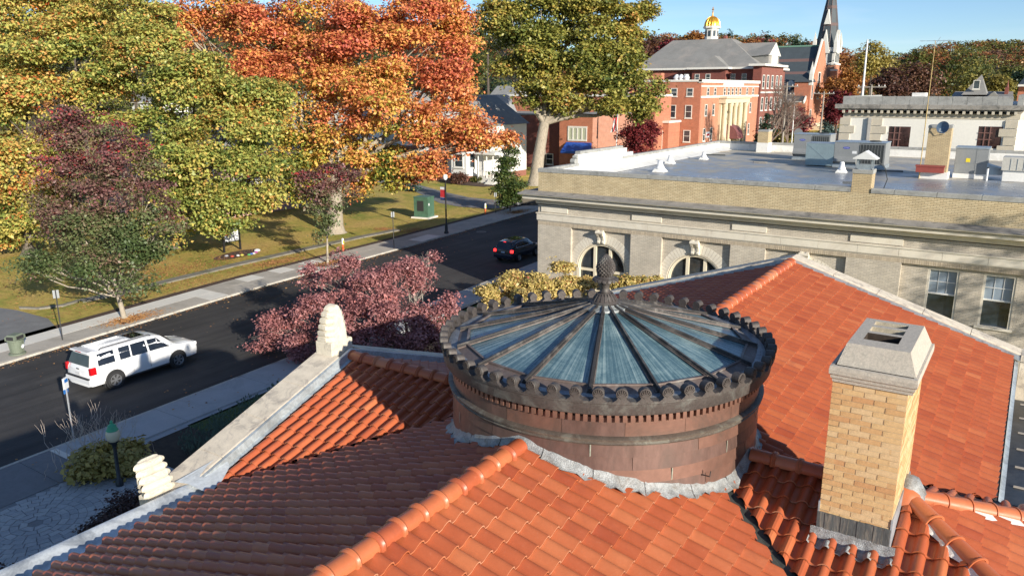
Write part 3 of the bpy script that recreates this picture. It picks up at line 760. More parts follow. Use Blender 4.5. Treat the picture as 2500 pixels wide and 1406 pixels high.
    for k in range(16):
        a = 2*math.pi*k/16; c_, s_ = math.cos(a), math.sin(a); w = .036
        rows = []
        for r_, z, ww in ((.07, .335, .6), (.11, .345, .9), (.15, .352, 1), (.175, .335, .8), (.18, .315, .2)):
            rows.append([(r_*c_-s_*w*ww*q, r_*s_+c_*w*ww*q, z+.35*0-(.008 if q else 0)) for q in (-1, 0, 1)])
        mb.grid(rows)
        mb.grid([[(p[0], p[1], p[2]-.012) for p in row] for row in rows])
    mb.lathe([(.0, .33), (.12, .335), (.13, .35), (.1, .37)], 20)
    o = mb.build('leaf_collar', dark, fin, smooth=50); o.location = (0, 0, bz)
    # pineapple body with diamond scales
    mb = MB(); H_ = .31; nr, nc_ = 11, 14
    def prof(f): return .118*math.sin(math.pi*(.16+.84*f)**.95)**.72 if f < 1 else .005
    core = [(prof(f)*.9+.004, .36+H_*f) for f in np.linspace(0, 1, 16)]; mb.lathe(core, 20)
    for j in range(nr):
        f = (j+.5)/nr*.97
        for i in range(nc_):
            a = 2*math.pi*(i+(j % 2)*.5)/nc_; da = math.pi/nc_*.93; df = .98/nr
            def Q(aa, ff, k=1.): r_ = prof(min(.995, max(0, ff)))*k; return (r_*math.cos(aa), r_*math.sin(aa), .36+H_*ff)
            mb.add([Q(a-da, f), Q(a, f-df), Q(a+da, f), Q(a, f+df), Q(a, f, 1.16)], [(0, 1, 4), (1, 2, 4), (2, 3, 4), (3, 0, 4)])
    o = mb.build('pineapple', dark, fin); o.location = (0, 0, bz)
    # lead flashing dressed around the foot of the drum, following the tiles
    lead = MATS['crumpled lead']; nn_ = 150; rows = [[], [], [], []]
    def roofz(x, y):
        zm = ZR-K*abs(x-SR); za = ZA-(KA if y < TA else (KF if x > SR else KA))*abs(y-TA); return max(zm, za)
    segs = 22
    for s_ in range(segs):
        rows = []
        for f in np.linspace(0, 1, 5):
            row = []
            for k in range(8):
                a = 2*math.pi*(s_+k/7*.985)/segs; wob = .05*math.sin(a*17)+.03*math.sin(a*41)
                r_ = Rw+.005+(.1+wob*.45)*f; x, y = r_*math.cos(a), r_*math.sin(a)
                z = max(roofz(cx+x, cy+y), roofz(cx+x*.97, cy+y*.97))+.06+(.13*(1-f)**2)*.8+random.uniform(-.012, .012)+(.025*math.sin(a*60)*f)
                row.append((x, y, z))
            rows.append(row)
        mb = MB(); mb.grid(rows); mb.build('lead_flashing', lead, t, smooth=60)
    mb = MB(); a = R(-28); mb.tube([(Rw*math.cos(a), Rw*math.sin(a), 9.0), ((Rw+.12)*math.cos(a), (Rw+.12)*math.sin(a), 9.03), ((Rw+.13)*math.cos(a), (Rw+.13)*math.sin(a), 9.1)], .008, 5); mb.build('hook', dark, t)
cupola()
# ================================================================ ground, road, pavements
def sheet(name, pts, z, m, tags=True, thick=0):
    mb = MB(); n = len(pts)
    if thick:
        mb.prism([(p[0], p[1]) for p in pts], Matrix.Translation((0, 0, z-thick)), thick)
    else: mb.add([(p[0], p[1], z) for p in pts], [tuple(range(n))])
    o = mb.build(name, m)
    bm = bmesh.new(); bm.from_mesh(o.data); bmesh.ops.recalc_face_normals(bm, faces=bm.faces); bm.to_mesh(o.data); bm.free()
    if not thick and o.data.polygons[0].normal.z < 0: o.data.flip_normals()
    if tags: o['kind'] = 'structure'
    return o
def mat_lawn():
    m, t, b = nodes('autumn lawn')
    v = objcoord(t, world=True)
    n1 = noise(t, v, .22, 6, .65, .5); n2 = noise(t, v, 2.2, 7, .75); n3 = noise(t, v, 22, 3, .8)
    g = ramp(t, n1, [(.36, (.66, .48, .19)), (.5, (.56, .45, .14)), (.64, (.33, .36, .09))])
    g = mix(t, .75, g, ramp(t, n2, [(.3, (.55, .55, .45)), (.7, (1.15, 1.1, 1))]), 'MULTIPLY')
    g = mix(t, .6, g, ramp(t, n3, [(.3, (.45, .45, .4)), (.7, (1.2, 1.2, 1.1))]), 'MULTIPLY')
    t.links.new(g, b.inputs['Base Color']); b.inputs['Roughness'].default_value = .95; b.inputs['Specular IOR Level'].default_value = .1
    bump(t, b, n3, .9, .06)
    return m
M_LAWN = mat_lawn()
M_ASPH = mat('new asphalt', (.044, .042, .042), .8, .3, .3, spec=.4, bumps=.2, fine=60, stain=(.062, .06, .058), world=True)
def asphalt():
    m = M_ASPH; t = m.node_tree; b = t.nodes['Principled BSDF']; l = b.inputs['Base Color'].links[0].from_socket
    v = objcoord(t, (1.1, .045, 1), rot=(0, 0, R(3)), world=True); n1 = noise(t, v, 1.4, 4, .6)
    n2 = noise(t, objcoord(t, world=True), .9, 9, .75, 1.2)
    c = mix(t, .8, l, ramp(t, n1, [(.35, (.72, .72, .72)), (.65, (1.35, 1.33, 1.3))]), 'MULTIPLY')
    c = mix(t, ramp(t, n2, [(.6, (0, 0, 0)), (.7, (.35, .35, .35))]), c, (.02, .02, .021))
    t.links.new(c, b.inputs['Base Color'])
asphalt()
M_CONC = mat('old pavement concrete', (.46, .42, .36), .9, .16, .6, fine=18, stain=(.34, .31, .26), world=True)
M_CONCN = mat('new pale concrete', (.72, .69, .62), .9, .1, 1.2, fine=18, world=True)
M_CONCB = mat('plain pavement slab', (.42, .42, .42), .9, .12, .9, fine=22, stain=(.33, .33, .33), world=True)
M_KERB = mat('kerb stone', (.5, .47, .41), .9, .2, 1.5, stain=(.27, .25, .22), world=True)
M_MULCH = mat('bark mulch', (.075, .045, .03), .95, .5, 6, bumps=.9, world=True)
M_SOIL = mat('dark soil', (.045, .035, .026), .95, .5, 4, bumps=.9, world=True)
M_DRIVE = mat('grey drive', (.2, .2, .2), .9, .2, .8, fine=30, stain=(.14, .14, .145), world=True)
sheet('ground', [(-1500, -300), (900, -300), (900, 2200), (-1500, 2200)], 0, M_LAWN)
def near_k(t): return -30.0-.053*(t-13)
def far_k(t):
    pts = [(-60, -38.5), (0, -40.6), (17, -42.0), (35, -44.1), (51, -44.95), (76, -46.75), (120, -49.4), (400, -66)]
    for (a, b), (c, d) in zip(pts, pts[1:]):
        if t <= c: return b+(d-b)*(t-a)/(c-a)
    return pts[-1][1]
ys = list(range(-60, 140, 6))+[160, 200, 260, 340, 400]
road = MB()
L_ = [(near_k(y), y, .008) for y in ys]; R_ = [(far_k(y), y, .008) for y in ys]
crown = [((a[0]+b[0])/2, a[1], .05) for a, b in zip(L_, R_)]
road.grid([[a, c, b] for a, c, b in zip(L_, crown, R_)])
o = road.build('road', M_ASPH); o['kind'] = 'structure'; o.data.flip_normals() if o.data.polygons[0].normal.z < 0 else None
def band(name, fa, fb, y0, y1, z0, z1, m, step=2.4, gap=0.012, joints=True, kind='slab', parent=None, jit=0, mats=None):
    """slabs between two lines; every slab an object of its own under the pavement"""
    y = y0
    while y < y1-.3:
        e = min(y+step, y1)
        mb = MB(); ya, yb = y+gap/2, e-gap/2
        zz = z1+random.uniform(-jit, jit)
        vs = [(fa(ya), ya, z0), (fb(ya), ya, z0), (fb(yb), yb, z0), (fa(yb), yb, z0), (fa(ya), ya, zz), (fb(ya), ya, zz), (fb(yb), yb, zz), (fa(yb), yb, zz)]
        mb.add(vs, [(0, 3, 2, 1), (4, 5, 6, 7), (0, 1, 5, 4), (1, 2, 6, 5), (2, 3, 7, 6), (3, 0, 4, 7)])
        o = mb.build(kind, random.choice(mats) if mats else m, parent)
        bm = bmesh.new(); bm.from_mesh(o.data); bmesh.ops.recalc_face_normals(bm, faces=bm.faces); bm.to_mesh(o.data); bm.free()
        y = e
# far side: kerb, old pavement strip, pale new strip
KZ = .13
def setroot(name, z=0):
    mb = MB(); return mb
def base_strip(name, fa, fb, y0, y1, z, m):
    mb = MB(); yy = np.arange(y0, y1+.1, 3)
    mb.grid([[(fa(y), y, z), (fb(y), y, z)] for y in yy]); o = mb.build(name, m); o['kind'] = 'structure'
    if o.data.polygons[0].normal.z < 0: o.data.flip_normals()
    return o
pf = base_strip('far_pavement', lambda y: far_k(y)-.02, lambda y: far_k(y)-4.1, -30, 150, .06, M_MULCH)
band('kerb', lambda y: far_k(y), lambda y: far_k(y)-.16, -10, 130, 0, KZ, M_KERB, 3.0, .015, kind='kerb_stone', parent=pf)
def paler(y): return None
y = -10.
while y < 118:
    e = y+1.55
    inner = far_k(y)-1.55 if y < 60 else far_k(y)-1.4
    def quad(a0, a1, m, nm='slab'):
        mb = MB(); g = .008
        xa0, xa1 = far_k(y+g)-a0, far_k(y+g)-a1; xb0, xb1 = far_k(e-g)-a0, far_k(e-g)-a1
        z = KZ+random.uniform(-.003, .003)
        mb.add([(xa0, y+g, z), (xa1, y+g, z), (xb1, e-g, z), (xb0, e-g, z), (xa0, y+g, z-.06), (xa1, y+g, z-.06), (xb1, e-g, z-.06), (xb0, e-g, z-.06)],
               [(0, 3, 2, 1), (0, 1, 5, 4), (1, 2, 6, 5), (2, 3, 7, 6), (3, 0, 4, 7)])
        o = mb.build(nm, m, pf)
    near_m = M_CONC
    if 29 < y < 31.5 or 39 < y < 41 or 52.3 < y < 55.3: near_m = M_CONCN
    # tree pits with leaves
    pit = any(abs(y+.8-c) < 1. for c in (25.1, 42.8, 73.2))
    if pit: quad(.17, .5, M_CONC)
    else: quad(.17, 1.75, near_m)
    far_m = M_CONCN if (y < 31 or (33.5 < y < 42 and int(y) % 3 != 0)) else M_CONC
    if 76 > y: quad(1.77, 3.2, far_m)
    else: quad(1.77, 3.0, M_CONC)
    y = e
# near side: kerb, concrete pavement with driveway, grass, beds
pn = base_strip('near_pavement', lambda y: near_k(y)+.02, lambda y: near_k(y)+2.7, -20, 130, .05, M_CONCB)
band('kerb', lambda y: near_k(y), lambda y: near_k(y)+.15, -10, 125, 0, KZ, M_KERB, 3.0, .012, kind='kerb_stone', parent=pn)
band('slabs', lambda y: near_k(y)+.16, lambda y: near_k(y)+2.35, 13.1, 110, 0, KZ, M_CONCB, 4.6, .02, kind='slab', parent=pn, jit=.003)
band('slabs', lambda y: near_k(y)+.16, lambda y: near_k(y)+3.0, -6, 13.1, 0, KZ-.01, mat('dark driveway apron', (.2, .2, .205), .9, .12, .8, world=True), 6., .02, kind='slab', parent=pn)
# light edge strip of the slab beside the apron
mb = MB(); mb.add([(near_k(13.1)+.2, 13.1, KZ+.004), (near_k(13.1)+2.4, 13.1, KZ+.004), (near_k(13.1)+2.4, 13.35, KZ+.004), (near_k(13.1)+.2, 13.35, KZ+.004)], [(0, 1, 2, 3)]); mb.build('edge_strip', M_CONCN, pn)
# round paved forecourt: rings of setts
PC = (-24.9, 10.2)
pl = sheet('forecourt', [(PC[0]+4.6*math.cos(a), PC[1]+4.6*math.sin(a)) for a in np.linspace(0, 2*math.pi, 48, endpoint=False)], .1, mat('sett joint', (.24, .24, .24), .95))
M_SETT = [mat('grey sett %d' % i, c, .9, .15, 5, world=True) for i, c in enumerate([(.4, .4, .4), (.44, .44, .43), (.36, .365, .37)])]
setts = []
for ring in range(1, 19):
    r0, r1 = ring*.245, ring*.245+.232; n = max(6, int(2*math.pi*r0/.3)); a0 = random.random()
    for i in range(n):
        a, b = a0+2*math.pi*i/n+.012/r0, a0+2*math.pi*(i+1)/n-.012/r0
        c_ = (PC[0]+(r0+r1)/2*math.cos(a), PC[1]+(r0+r1)/2*math.sin(a))
        if c_[0] < near_k(c_[1])+3.2: continue
        x, y, d = pj((c_[0], c_[1], .12)); vis = 0 < x < 2500 and 0 < y < 1406
        vs = [(PC[0]+r_*math.cos(q), PC[1]+r_*math.sin(q), z) for z in (.08, .12+random.uniform(-.004, .004)) for r_, q in ((r0, a), (r1, a), (r1, b), (r0, b))]
        setts.append((0 if vis else 1, d, vs))
setts.sort(key=lambda q: (q[0], q[1])); rest = MB()
FB = [(0, 3, 2, 1), (4, 5, 6, 7), (0, 1, 5, 4), (1, 2, 6, 5), (2, 3, 7, 6), (3, 0, 4, 7)]
for i, (v_, d, vs) in enumerate(setts):
    if i < 290: mb = MB(); mb.add(vs, FB); mb.build('sett', random.choice(M_SETT), pl)
    else: rest.add(vs, FB)
o = rest.build('far_setts', M_SETT[0], pl); o['kind'] = 'stuff'
sheet('forecourt_path', [(-21, 3), (-12, 3), (-9.7, 7), (-21, 8)], .06, M_CONCB)
# planting strip beside the library
sheet('planting_bed', [(near_k(14)+2.5, 14.), (near_k(14)+7, 12.4), (-20, 12), (-11, 14), (-10, 40), (-25.9, 40), (near_k(40)+2.5, 40)], .035, M_SOIL)
sheet('verge', [(near_k(16)+2.5, 17.5), (-26.5, 17.5), (-25.8, 24), (near_k(41)+3.3, 41), (near_k(41)+2.45, 41)], .05, mat('dark verge grass', (.045, .075, .018), .95, .4, 3, bumps=.9, world=True))
# far side lawn path, drives, mulch beds
M_OLDP = mat('mossy old path', (.22, .205, .17), .95, .25, 1.2, stain=(.12, .12, .07), world=True)
pp = [(-50.9, 25.6), (-50.75, 28.5), (-51.2, 33), (-51.6, 38), (-51.8, 45), (-51.85, 52.5), (-51.5, 57.4)]
mb = MB(); rows = [[(x+.42, y, .1), (x-.42, y, .1)] for x, y in pp]; mb.grid(rows); mb.grid([[(x+.42, y, .1), (x+.42, y, .0)] for x, y in pp]); o = mb.build('lawn_path', M_OLDP); o['kind'] = 'structure'
mb = MB(); cur = [(-50.9+.3*0, 25.6), (-50.6, 24.4), (-51.2, 23.2), (-52.4, 22.6)]
mb.grid([[(x, y, .11), (x-.35, y+.1, .11)] for x, y in cur]); mb.grid([[(x, y, .11), (x, y, 0)] for x, y in cur]); o = mb.build('drive_kerb', M_OLDP); o['kind'] = 'structure'
sheet('drive', [(far_k(14)-3.2, 12), (far_k(22)-3.2, 21.6), (-48.5, 22.4), (-52, 22.3), (-58, 21), (-75, 18), (-75, 8), (-46, 8)], .06, M_DRIVE)
a = [G(u, v) for u, v in [(1300, 500), (1180, 471), (1060, 449), (950, 437), (900, 425), (1080, 437), (1180, 458), (1310, 478)]]
dr = [(-49.8, 76.6), (-52.5, 73.8), (-56, 73.3), (-60, 74.5), (-64, 77.5), (-72, 83), (-84, 88), (-88, 92), (-74, 87.5), (-66, 83.2), (-60, 80.6), (-56, 80.5), (-50, 84)]
sheet('side_drive', dr, .03, M_DRIVE)
bed = [G(u, v) for u, v in [(1055, 440), (1120, 452), (1180, 457), (1225, 454), (1215, 440), (1140, 437), (1060, 432)]]
sheet('mulch_bed', [(p[0], p[1]) for p in bed], .045, M_MULCH)
def disc(name, u, v, r, m, z=.05, n=28, sx=1.):
    p = G(u, v); return sheet(name, [(p[0]+r*sx*math.cos(a), p[1]+r*math.sin(a)) for a in np.linspace(0, 2*math.pi, n, endpoint=False)], z, m)
# manhole
p = G(1175, 567); t_ = thing('manhole_cover', 'round iron manhole cover set in the dark asphalt', 'manhole cover', (p[0], p[1], .035))
mb = MB(); mb.lathe([(0, .012), (.33, .012), (.34, .004)], 24); mb.build('lid', mat('rusty iron', (.14, .12, .11), .7, .3, 8, metal=.5), t_)
mb = MB(); mb.lathe([(.35, .012), (.47, .012), (.5, .0)], 24); mb.build('collar', mat('worn concrete ring', (.2, .19, .18), .9), t_)
# fallen leaves
def leaf_litter(name, spots, n, size, cols, z=.02):
    vs = []; fs = []; ti = []
    for (x0, y0, rx, ry, w, zz) in spots:
        k = int(n*w)
        for _ in range(k):
            x = random.gauss(x0, rx); y = random.gauss(y0, ry); a = random.uniform(0, 6.28); s = size*random.uniform(.5, 1.3); tl = random.uniform(-.4, .4)
            c, sn = math.cos(a), math.sin(a)
            q = [(-s, 0, 0), (0, -s*.6, s*tl*.4), (s, 0, 0), (0, s*.6, s*.3)]
            o_ = len(vs); vs += [(x+c*u-sn*v, y+sn*u+c*v, zz+z+w_+.01) for u, v, w_ in q]; fs.append((o_, o_+1, o_+2, o_+3)); ti.append(random.random())
    me = tint_mesh(vs, fs, name, ti, [litter_mat(name, cols)], False); o = link(name, me); o['kind'] = 'stuff'; return o
def litter_mat(name, cols):
    m, t, b = nodes(name+' mat'); at = N(t, 'ShaderNodeAttribute'); at.attribute_name = 'tint'
    t.links.new(ramp(t, at.outputs['Fac'], [(i/(len(cols)-1), c) for i, c in enumerate(cols)]), b.inputs['Base Color']); b.inputs['Roughness'].default_value = .8
    return m
BR = [(.22, .1, .04), (.38, .18, .07), (.5, .28, .1), (.3, .12, .05)]
sp = []
for y in range(8, 75, 2): sp.append((far_k(y)+.35, y, .22, 1.2, .012, .02)); 
for y in range(10, 80, 4): sp.append((far_k(y)+2.5, y, 2.2, 2.5, .003, .04)); sp.append((near_k(y)-.6, y, .8, 2.5, .002, .03))
for y in range(14, 60, 3): sp.append((near_k(y)+1.2, y, .8, 2, .0016, KZ))
leaf_litter('gutter_leaves', sp, 4000, .06, BR)
sp = [(far_k(25)-1.1, 25.1, .45, .9, .12, .1), (far_k(43)-1.2, 42.8, .5, .9, .08, .1), (far_k(73)-1.2, 73.2, .5, 1.2, .1, .1), (-49.5, 30, 1.2, 4, .12, .02), (-49.7, 41, .5, 1.5, .1, .02), (-54, 33.5, 1.6, 3.5, .22, .02), (-50, 58, .5, 1, .05, .02), (-53, 57, .6, .5, .05, .02)]
for _ in range(26): sp.append((random.uniform(-70, -48), random.uniform(15, 80), 4, 5, .03, .02))
leaf_litter('lawn_leaves', sp, 11000, .07, BR+[(.55, .3, .08)])
# ================================================================ beige brick neighbour
TN, XL, XR, TB = 42., -25.85, 12., 75.
ZRF = 7.8
nb = thing('brick_hall', 'long single storey buff brick hall with arched windows, stone cornice and silvery flat roof', 'building')
M_BUFF = mat_brick('buff parapet brick', (.74, .61, .38), (.62, .49, .29), (.3, .23, .14), .26, .08, .011)
M_GREYB = mat_brick('greyish wall brick', (.68, .61, .5), (.57, .51, .42), (.4, .36, .3), .26, .08, .009)
M_GREYBY = mat_brick('greyish wall brick side', (.5, .44, .35), (.41, .36, .29), (.36, .33, .28), .215, .0665, .006, axis='y')
M_LIME = mat('limestone trim', (.68, .63, .53), .88, .1, 1.4, fine=14, stain=(.58, .52, .43))
M_LIMED = mat('soiled limestone', (.3, .28, .25), .92, .35, 1.2, fine=10, stain=(.1, .1, .095))
M_COP = mat('grey coping stone', (.33, .33, .31), .9, .2, 2, stain=(.2, .2, .19))
M_WPAR = mat('white coated parapet', (.74, .73, .69), .8, .08, 1., stain=(.55, .53, .48))
M_CREAM = mat('cream paint', (.74, .66, .5), .6, .06, 3, bumps=.02)
M_DARKG = mat_glass('dark reflective glass', (.03, .035, .04), .08)
# main wall with openings: build from strips between openings
bays = [(-23.45, -19.4), (-17.45, -13.4), (-11.5, -7.4), (-4.84, 5.0)]
arches = [(-21.4, 1.62), (-15.42, 1.62), (-9.45, 1.62)]
wins = [(-3.66, -2.3), (-1.3, .02), (1.3, 2.62), (3.3, 4.6)]
YW = TN+.0      # pier face
YR = TN+.22     # recessed bay face
mb = MB()
mb.box(XL, -23.45, YW, TB, 0, 5.4)
for (a, b), (c, d) in zip(bays, bays[1:]): mb.box(b, c, YW, YW+.5, 0, 5.4)
mb.box(5.0, XR, YW, TB, 0, 5.4); mb.box(XL, XR, YR+.3, TB, 5.25, 5.4)
for a, b in bays: mb.box(a, b, YW, YW+.5, 5.34, 5.4)
mb.box(XL, XR, YW+.03, TB, 5.88, 6.4)
mb.build('pier_wall', M_GREYB, nb)
# recessed bays with arched openings (polygon with arch)
SPR = 2.62
def arch_pts(cx, r, n=20, a0=math.pi, a1=0): return [(cx+r*math.cos(a), SPR+r*math.sin(a)) for a in np.linspace(a0, a1, n)]
MXZ = lambda y: Matrix(((1, 0, 0, 0), (0, 0, 1, y), (0, 1, 0, 0), (0, 0, 0, 1)))
for (a, b), (cx, r) in zip(bays[:3], arches):
    mb = MB(); ap = arch_pts(cx, r)
    # wall face as strips to avoid concave ngon
    pts = [(cx-r, .4)]+ap+[(cx+r, .4)]
    for i in range(len(ap)-1):
        (x0, z0), (x1, z1) = ap[i], ap[i+1]; mb.add([(x0, YR, z0), (x1, YR, z1), (x1, YR, 5.36), (x0, YR, 5.36)], [(0, 1, 2, 3)])
        mb.add([(x0, YR, z0), (x1, YR, z1), (x1, YR+.32, z1), (x0, YR+.32, z0)], [(0, 3, 2, 1)], 1)
    mb.add([(a, YR, 0), (cx-r, YR, 0), (cx-r, YR, 5.36), (a, YR, 5.36)], [(0, 1, 2, 3)]); mb.add([(cx+r, YR, 0), (b, YR, 0), (b, YR, 5.36), (cx+r, YR, 5.36)], [(0, 1, 2, 3)])
    for x in (cx-r, cx+r): mb.add([(x, YR, .4), (x, YR+.32, .4), (x, YR+.32, SPR), (x, YR, SPR)], [(0, 1, 2, 3)], 1)
    mb.build('recessed_bay', [M_GREYB, M_LIME], nb)
    # ring of voussoir bricks standing proud
    for k in range(32):
        a0, a1 = math.pi*k/32+.006, math.pi*(k+1)/32-.006; mb = MB(); ri, ro = r+.1, r+.62
        q = [(cx+ri*math.cos(a0), SPR+ri*math.sin(a0)), (cx+ro*math.cos(a0), SPR+ro*math.sin(a0)), (cx+ro*math.cos(a1), SPR+ro*math.sin(a1)), (cx+ri*math.cos(a1), SPR+ri*math.sin(a1))]
        mb.prism(q, MXZ(YR-.012), .02); mb.build('voussoir', random.choice([M_LIME, M_LIME, M_BR1]) if 'M_BR1' in globals() else M_LIME, nb)
    win = link('arched_window', None, nb)
    mb = MB(); rows = []
    for e, yy in ((0, YR-.02), (.0, YR+.05), (-.1, YR+.05), (-.1, YR+.2)):
        rr = r+.0+e if e else r+.1
        rows.append([(cx+(r+(.1 if e == 0 and yy < YR else e))*math.cos(a), yy, SPR+(r+(.1 if e == 0 and yy < YR else e))*math.sin(a)) for a in np.linspace(math.pi, 0, 28)])
    rows.insert(0, [(cx+(r+.1)*math.cos(a), YR, SPR+(r+.1)*math.sin(a)) for a in np.linspace(math.pi, 0, 28)])
    mb.grid(rows)
    for x in (cx-r, cx+r): mb.box(x-.1, x+.1, YR-.02, YR+.2, .4, SPR)
    mb.build('frame', M_CREAM, win, smooth=40)
    mb = MB()
    for x in (cx-.52, cx+.52): mb.box(x-.09, x+.09, YR+.12, YR+.26, .4, SPR+math.sqrt(r*r-.52**2)-.05)
    mb.box(cx-r, cx+r, YR+.13, YR+.25, SPR-.16, SPR+.0); mb.box(cx-r, cx+r, YR+.13, YR+.25, 1.2, 1.28)
    mb.build('mullion', M_CREAM, win)
    mb = MB(); ap2 = arch_pts(cx, r-.02); mb.add([(cx-r, YR+.22, .4)]+[(x, YR+.22, z) for x, z in ap2]+[(cx+r, YR+.22, .4)], [tuple(range(len(ap2)+2))]); mb.build('pane', M_DARKG, win)
    # scrolled keystone
    kz = 4.28; mb = MB(); prof = []
    for x0, x1 in ((cx-.22, cx-.1), (cx+.1, cx+.22)):
        pr = [(YR+.0, kz), (YR-.16, kz+.02), (YR-.22, kz+.12), (YR-.17, kz+.22), (YR-.24, kz+.42), (YR-.36, kz+.55), (YR-.44, kz+.68), (YR-.4, kz+.82), (YR-.28, kz+.88), (YR, kz+.9)]
        n = len(pr); mb.add([(x0, y, z) for y, z in pr]+[(x1, y, z) for y, z in pr], [tuple(range(n)), tuple(reversed(range(n, 2*n)))]+[(i, n+i, n+(i+1) % n, (i+1) % n) for i in range(n)])
    pr = [(YR+.0, kz), (YR-.1, kz+.02), (YR-.14, kz+.2), (YR-.2, kz+.42), (YR-.34, kz+.68), (YR-.26, kz+.86), (YR, kz+.88)]; n = len(pr)
    mb.add([(cx-.1, y, z) for y, z in pr]+[(cx+.1, y, z) for y, z in pr], [(i, n+i, n+(i+1) % n, (i+1) % n) for i in range(n)])
    mb.tube([(cx-.25, YR-.38, kz+.74), (cx+.25, YR-.38, kz+.74)], .1, 10)
    mb.build('keystone', M_LIME, nb)
# last bay with sash windows
mb = MB(); xs = [-4.84]+[q for w in wins for q in w]+[5.0]
for i in range(0, len(xs), 2): mb.box(xs[i], xs[i+1], YR, YR+.4, 0, 5.36)
for a, b in wins: mb.box(a, b, YR, YR+.4, 4.99, 5.36); mb.box(a, b, YR, YR+.4, 0, 2.36)
mb.build('window_bay', M_GREYB, nb)
M_BLIND = mat('grey blind behind glass', (.24, .3, .37), .3, .1, .5, spec=.8)
for a, b in wins:
    w = link('sash_window', None, nb)
    mb = MB(); mb.box(a, a+.1, YR+.03, YR+.28, 2.44, 4.99); mb.box(b-.1, b, YR+.03, YR+.28, 2.44, 4.99); mb.box(a+.1, b-.1, YR+.03, YR+.28, 4.9, 4.99); mb.box(a-.12, b+.12, YR-.1, YR+.3, 2.34, 2.44); mb.build('frame', M_LIME, w)
    mb = MB(); mb.box(a+.1, b-.1, YR+.15, YR+.22, 3.68, 3.76)
    for k in (1, 2): x = a+.1+(b-a-.2)*k/3; mb.box(x-.009, x+.009, YR+.17, YR+.2, 3.76, 4.9)
    mb.box(a+.1, b-.1, YR+.17, YR+.2, 4.3, 4.33); mb.build('glazing_bars', mat('white sash paint', (.7, .7, .68), .5), w)
    mb = MB(); mb.box(a+.1, b-.1, YR+.195, YR+.205, 3.72, 4.9); mb.build('upper_pane', M_BLIND, w)
    mb = MB(); mb.box(a+.1, b-.1, YR+.21, YR+.22, 2.44, 3.72); mb.build('lower_pane', mat_glass('blue dusk glass', (.03, .045, .06)), w)
# soldier course heads over the bays: individual upright bricks in the nearest band
def stones(name, x0, x1, step, y0, y1, z0, z1, m, gap=.012, c=0.01, par=None, jit=.002):
    x = x0
    while x < x1-.05:
        e = min(x+step, x1); mb = MB(); mb.box(x+gap/2, e-gap/2, y0+random.uniform(-jit, jit), y1, z0, z1, c=c); mb.build(name, m, par or nb); x = e
stones('belt_stone', XL-.06, XR, 1.9, YW-.07, YW+.3, 5.44, 5.83, M_LIME)
mb = MB(); mb.box(XL-.1, XR, YW-.12, YW+.3, 5.83, 5.885); mb.box(XL-.05, XR, YW-.04, YW+.3, 5.4, 5.44); mb.build('belt_moulding', M_LIME, nb)
for a, b in ((-25.6, -23.7), (-19.36, -17.5), (-13.37, -11.5), (-7.29, -4.87), (5.1, 7.2)):
    mb = MB(); mb.box(a, b, YW-.03, YW+.2, 5.96, 6.31, c=.01); mb.build('stone_panel', M_LIME, nb)
# soldier bricks under the belt on piers
mb = MB(); x = XL
M_SOLD = [mat('soldier brick a', (.5, .42, .31), .9), mat('soldier brick b', (.43, .36, .27), .9)]
x = XL
while x < 5:
    mb.box(x+.006, x+.092, YW-.006, YW+.05, 5.12, 5.335, mi=random.randint(0, 1)); x += .1
o = mb.build('soldier_course', M_SOLD, nb); o['kind'] = 'stuff'
# cornice: stepped profile with dark top
prof = [(YW+.1, 6.44), (YW-.08, 6.46), (YW-.12, 6.56), (YW-.14, 6.8), (YW-.72, 6.8), (YW-.74, 6.97), (YW-.66, 6.98), (YW-.66, 7.03), (YW-.92, 7.05), (YW-.95, 7.1)]
mb = MB(); rows = [[(XL-(YW-y)*1.0, y, z) for y, z in prof], [(XR, y, z) for y, z in prof]]; mb.grid(rows)
mb.grid([[(XL-(YW-y), y, z) for y, z in prof], [(XL-(YW-y), TB, z) for y, z in prof]])
mb.build('cornice', M_LIME, nb)
x = XL-.96
while x < XR-.1:
    e = min(x+1.75, XR); mb = MB(); mb.add([(x+.006, YW-.96, 7.1), (e-.006, YW-.96, 7.1), (e-.006, YW-.96, 7.13), (x+.006, YW-.96, 7.13), (e-.006, YW+.02, 7.25), (x+.006, YW+.02, 7.25)], [(0, 1, 2, 3), (3, 2, 4, 5)]); mb.build('cornice_slab', M_LIMED, nb); x = e
mb = MB(); mb.box(XL-.95, XL, YW+.05, TB, 7.08, 7.2); mb.build('side_cornice_top', M_LIMED, nb)
# parapet of buff brick with coping stones, white inside
mb = MB(); mb.box(XL, XR, YW+.01, YW+.3, 7.2, 8.42); mb.build('parapet_wall', M_BUFF, nb)
mb = MB(); mb.box(XL, XL+.3, YW+.3, TB, 7.2, 8.42); mb.box(XL, XR, TB-.3, TB, 7.2, 8.42); mb.box(XL, XL+.3, 46.6, 54.1, 8.42, 9.2); mb.box(XL, XL+.3, 54.1, 55.2, 8.42, 8.85); mb.build('white_parapet', M_WPAR, nb)
x = XL-.03; k = 0
while x < XR-.1:
    e = min(x+1.85, XR)
    if not (-7.5 < (x+e)/2 < -6.6):
        x0_, x1_ = x, e
        if x0_ < -7.52 < x1_: x1_ = -7.52
        elif x0_ < -6.58 < x1_: x0_ = -6.58
        mb = MB(); mb.box(x0_+.01, x1_-.01, YW-.03, YW+.34, 8.42, 8.655, c=.03); mb.build('coping_stone', M_COP, nb)
    x = e
y = YW+.36
while y < TB-.1:
    e = min(y+2.2, TB); top = 9.2 if 46.5 < (y+e)/2 < 54.1 else 8.42
    mb = MB(); mb.box(XL-.03, XL+.34, y+.008, e-.008, top, top+.2, c=.03); mb.build('coping_stone', M_COP, nb); y = e
x = XL+.35
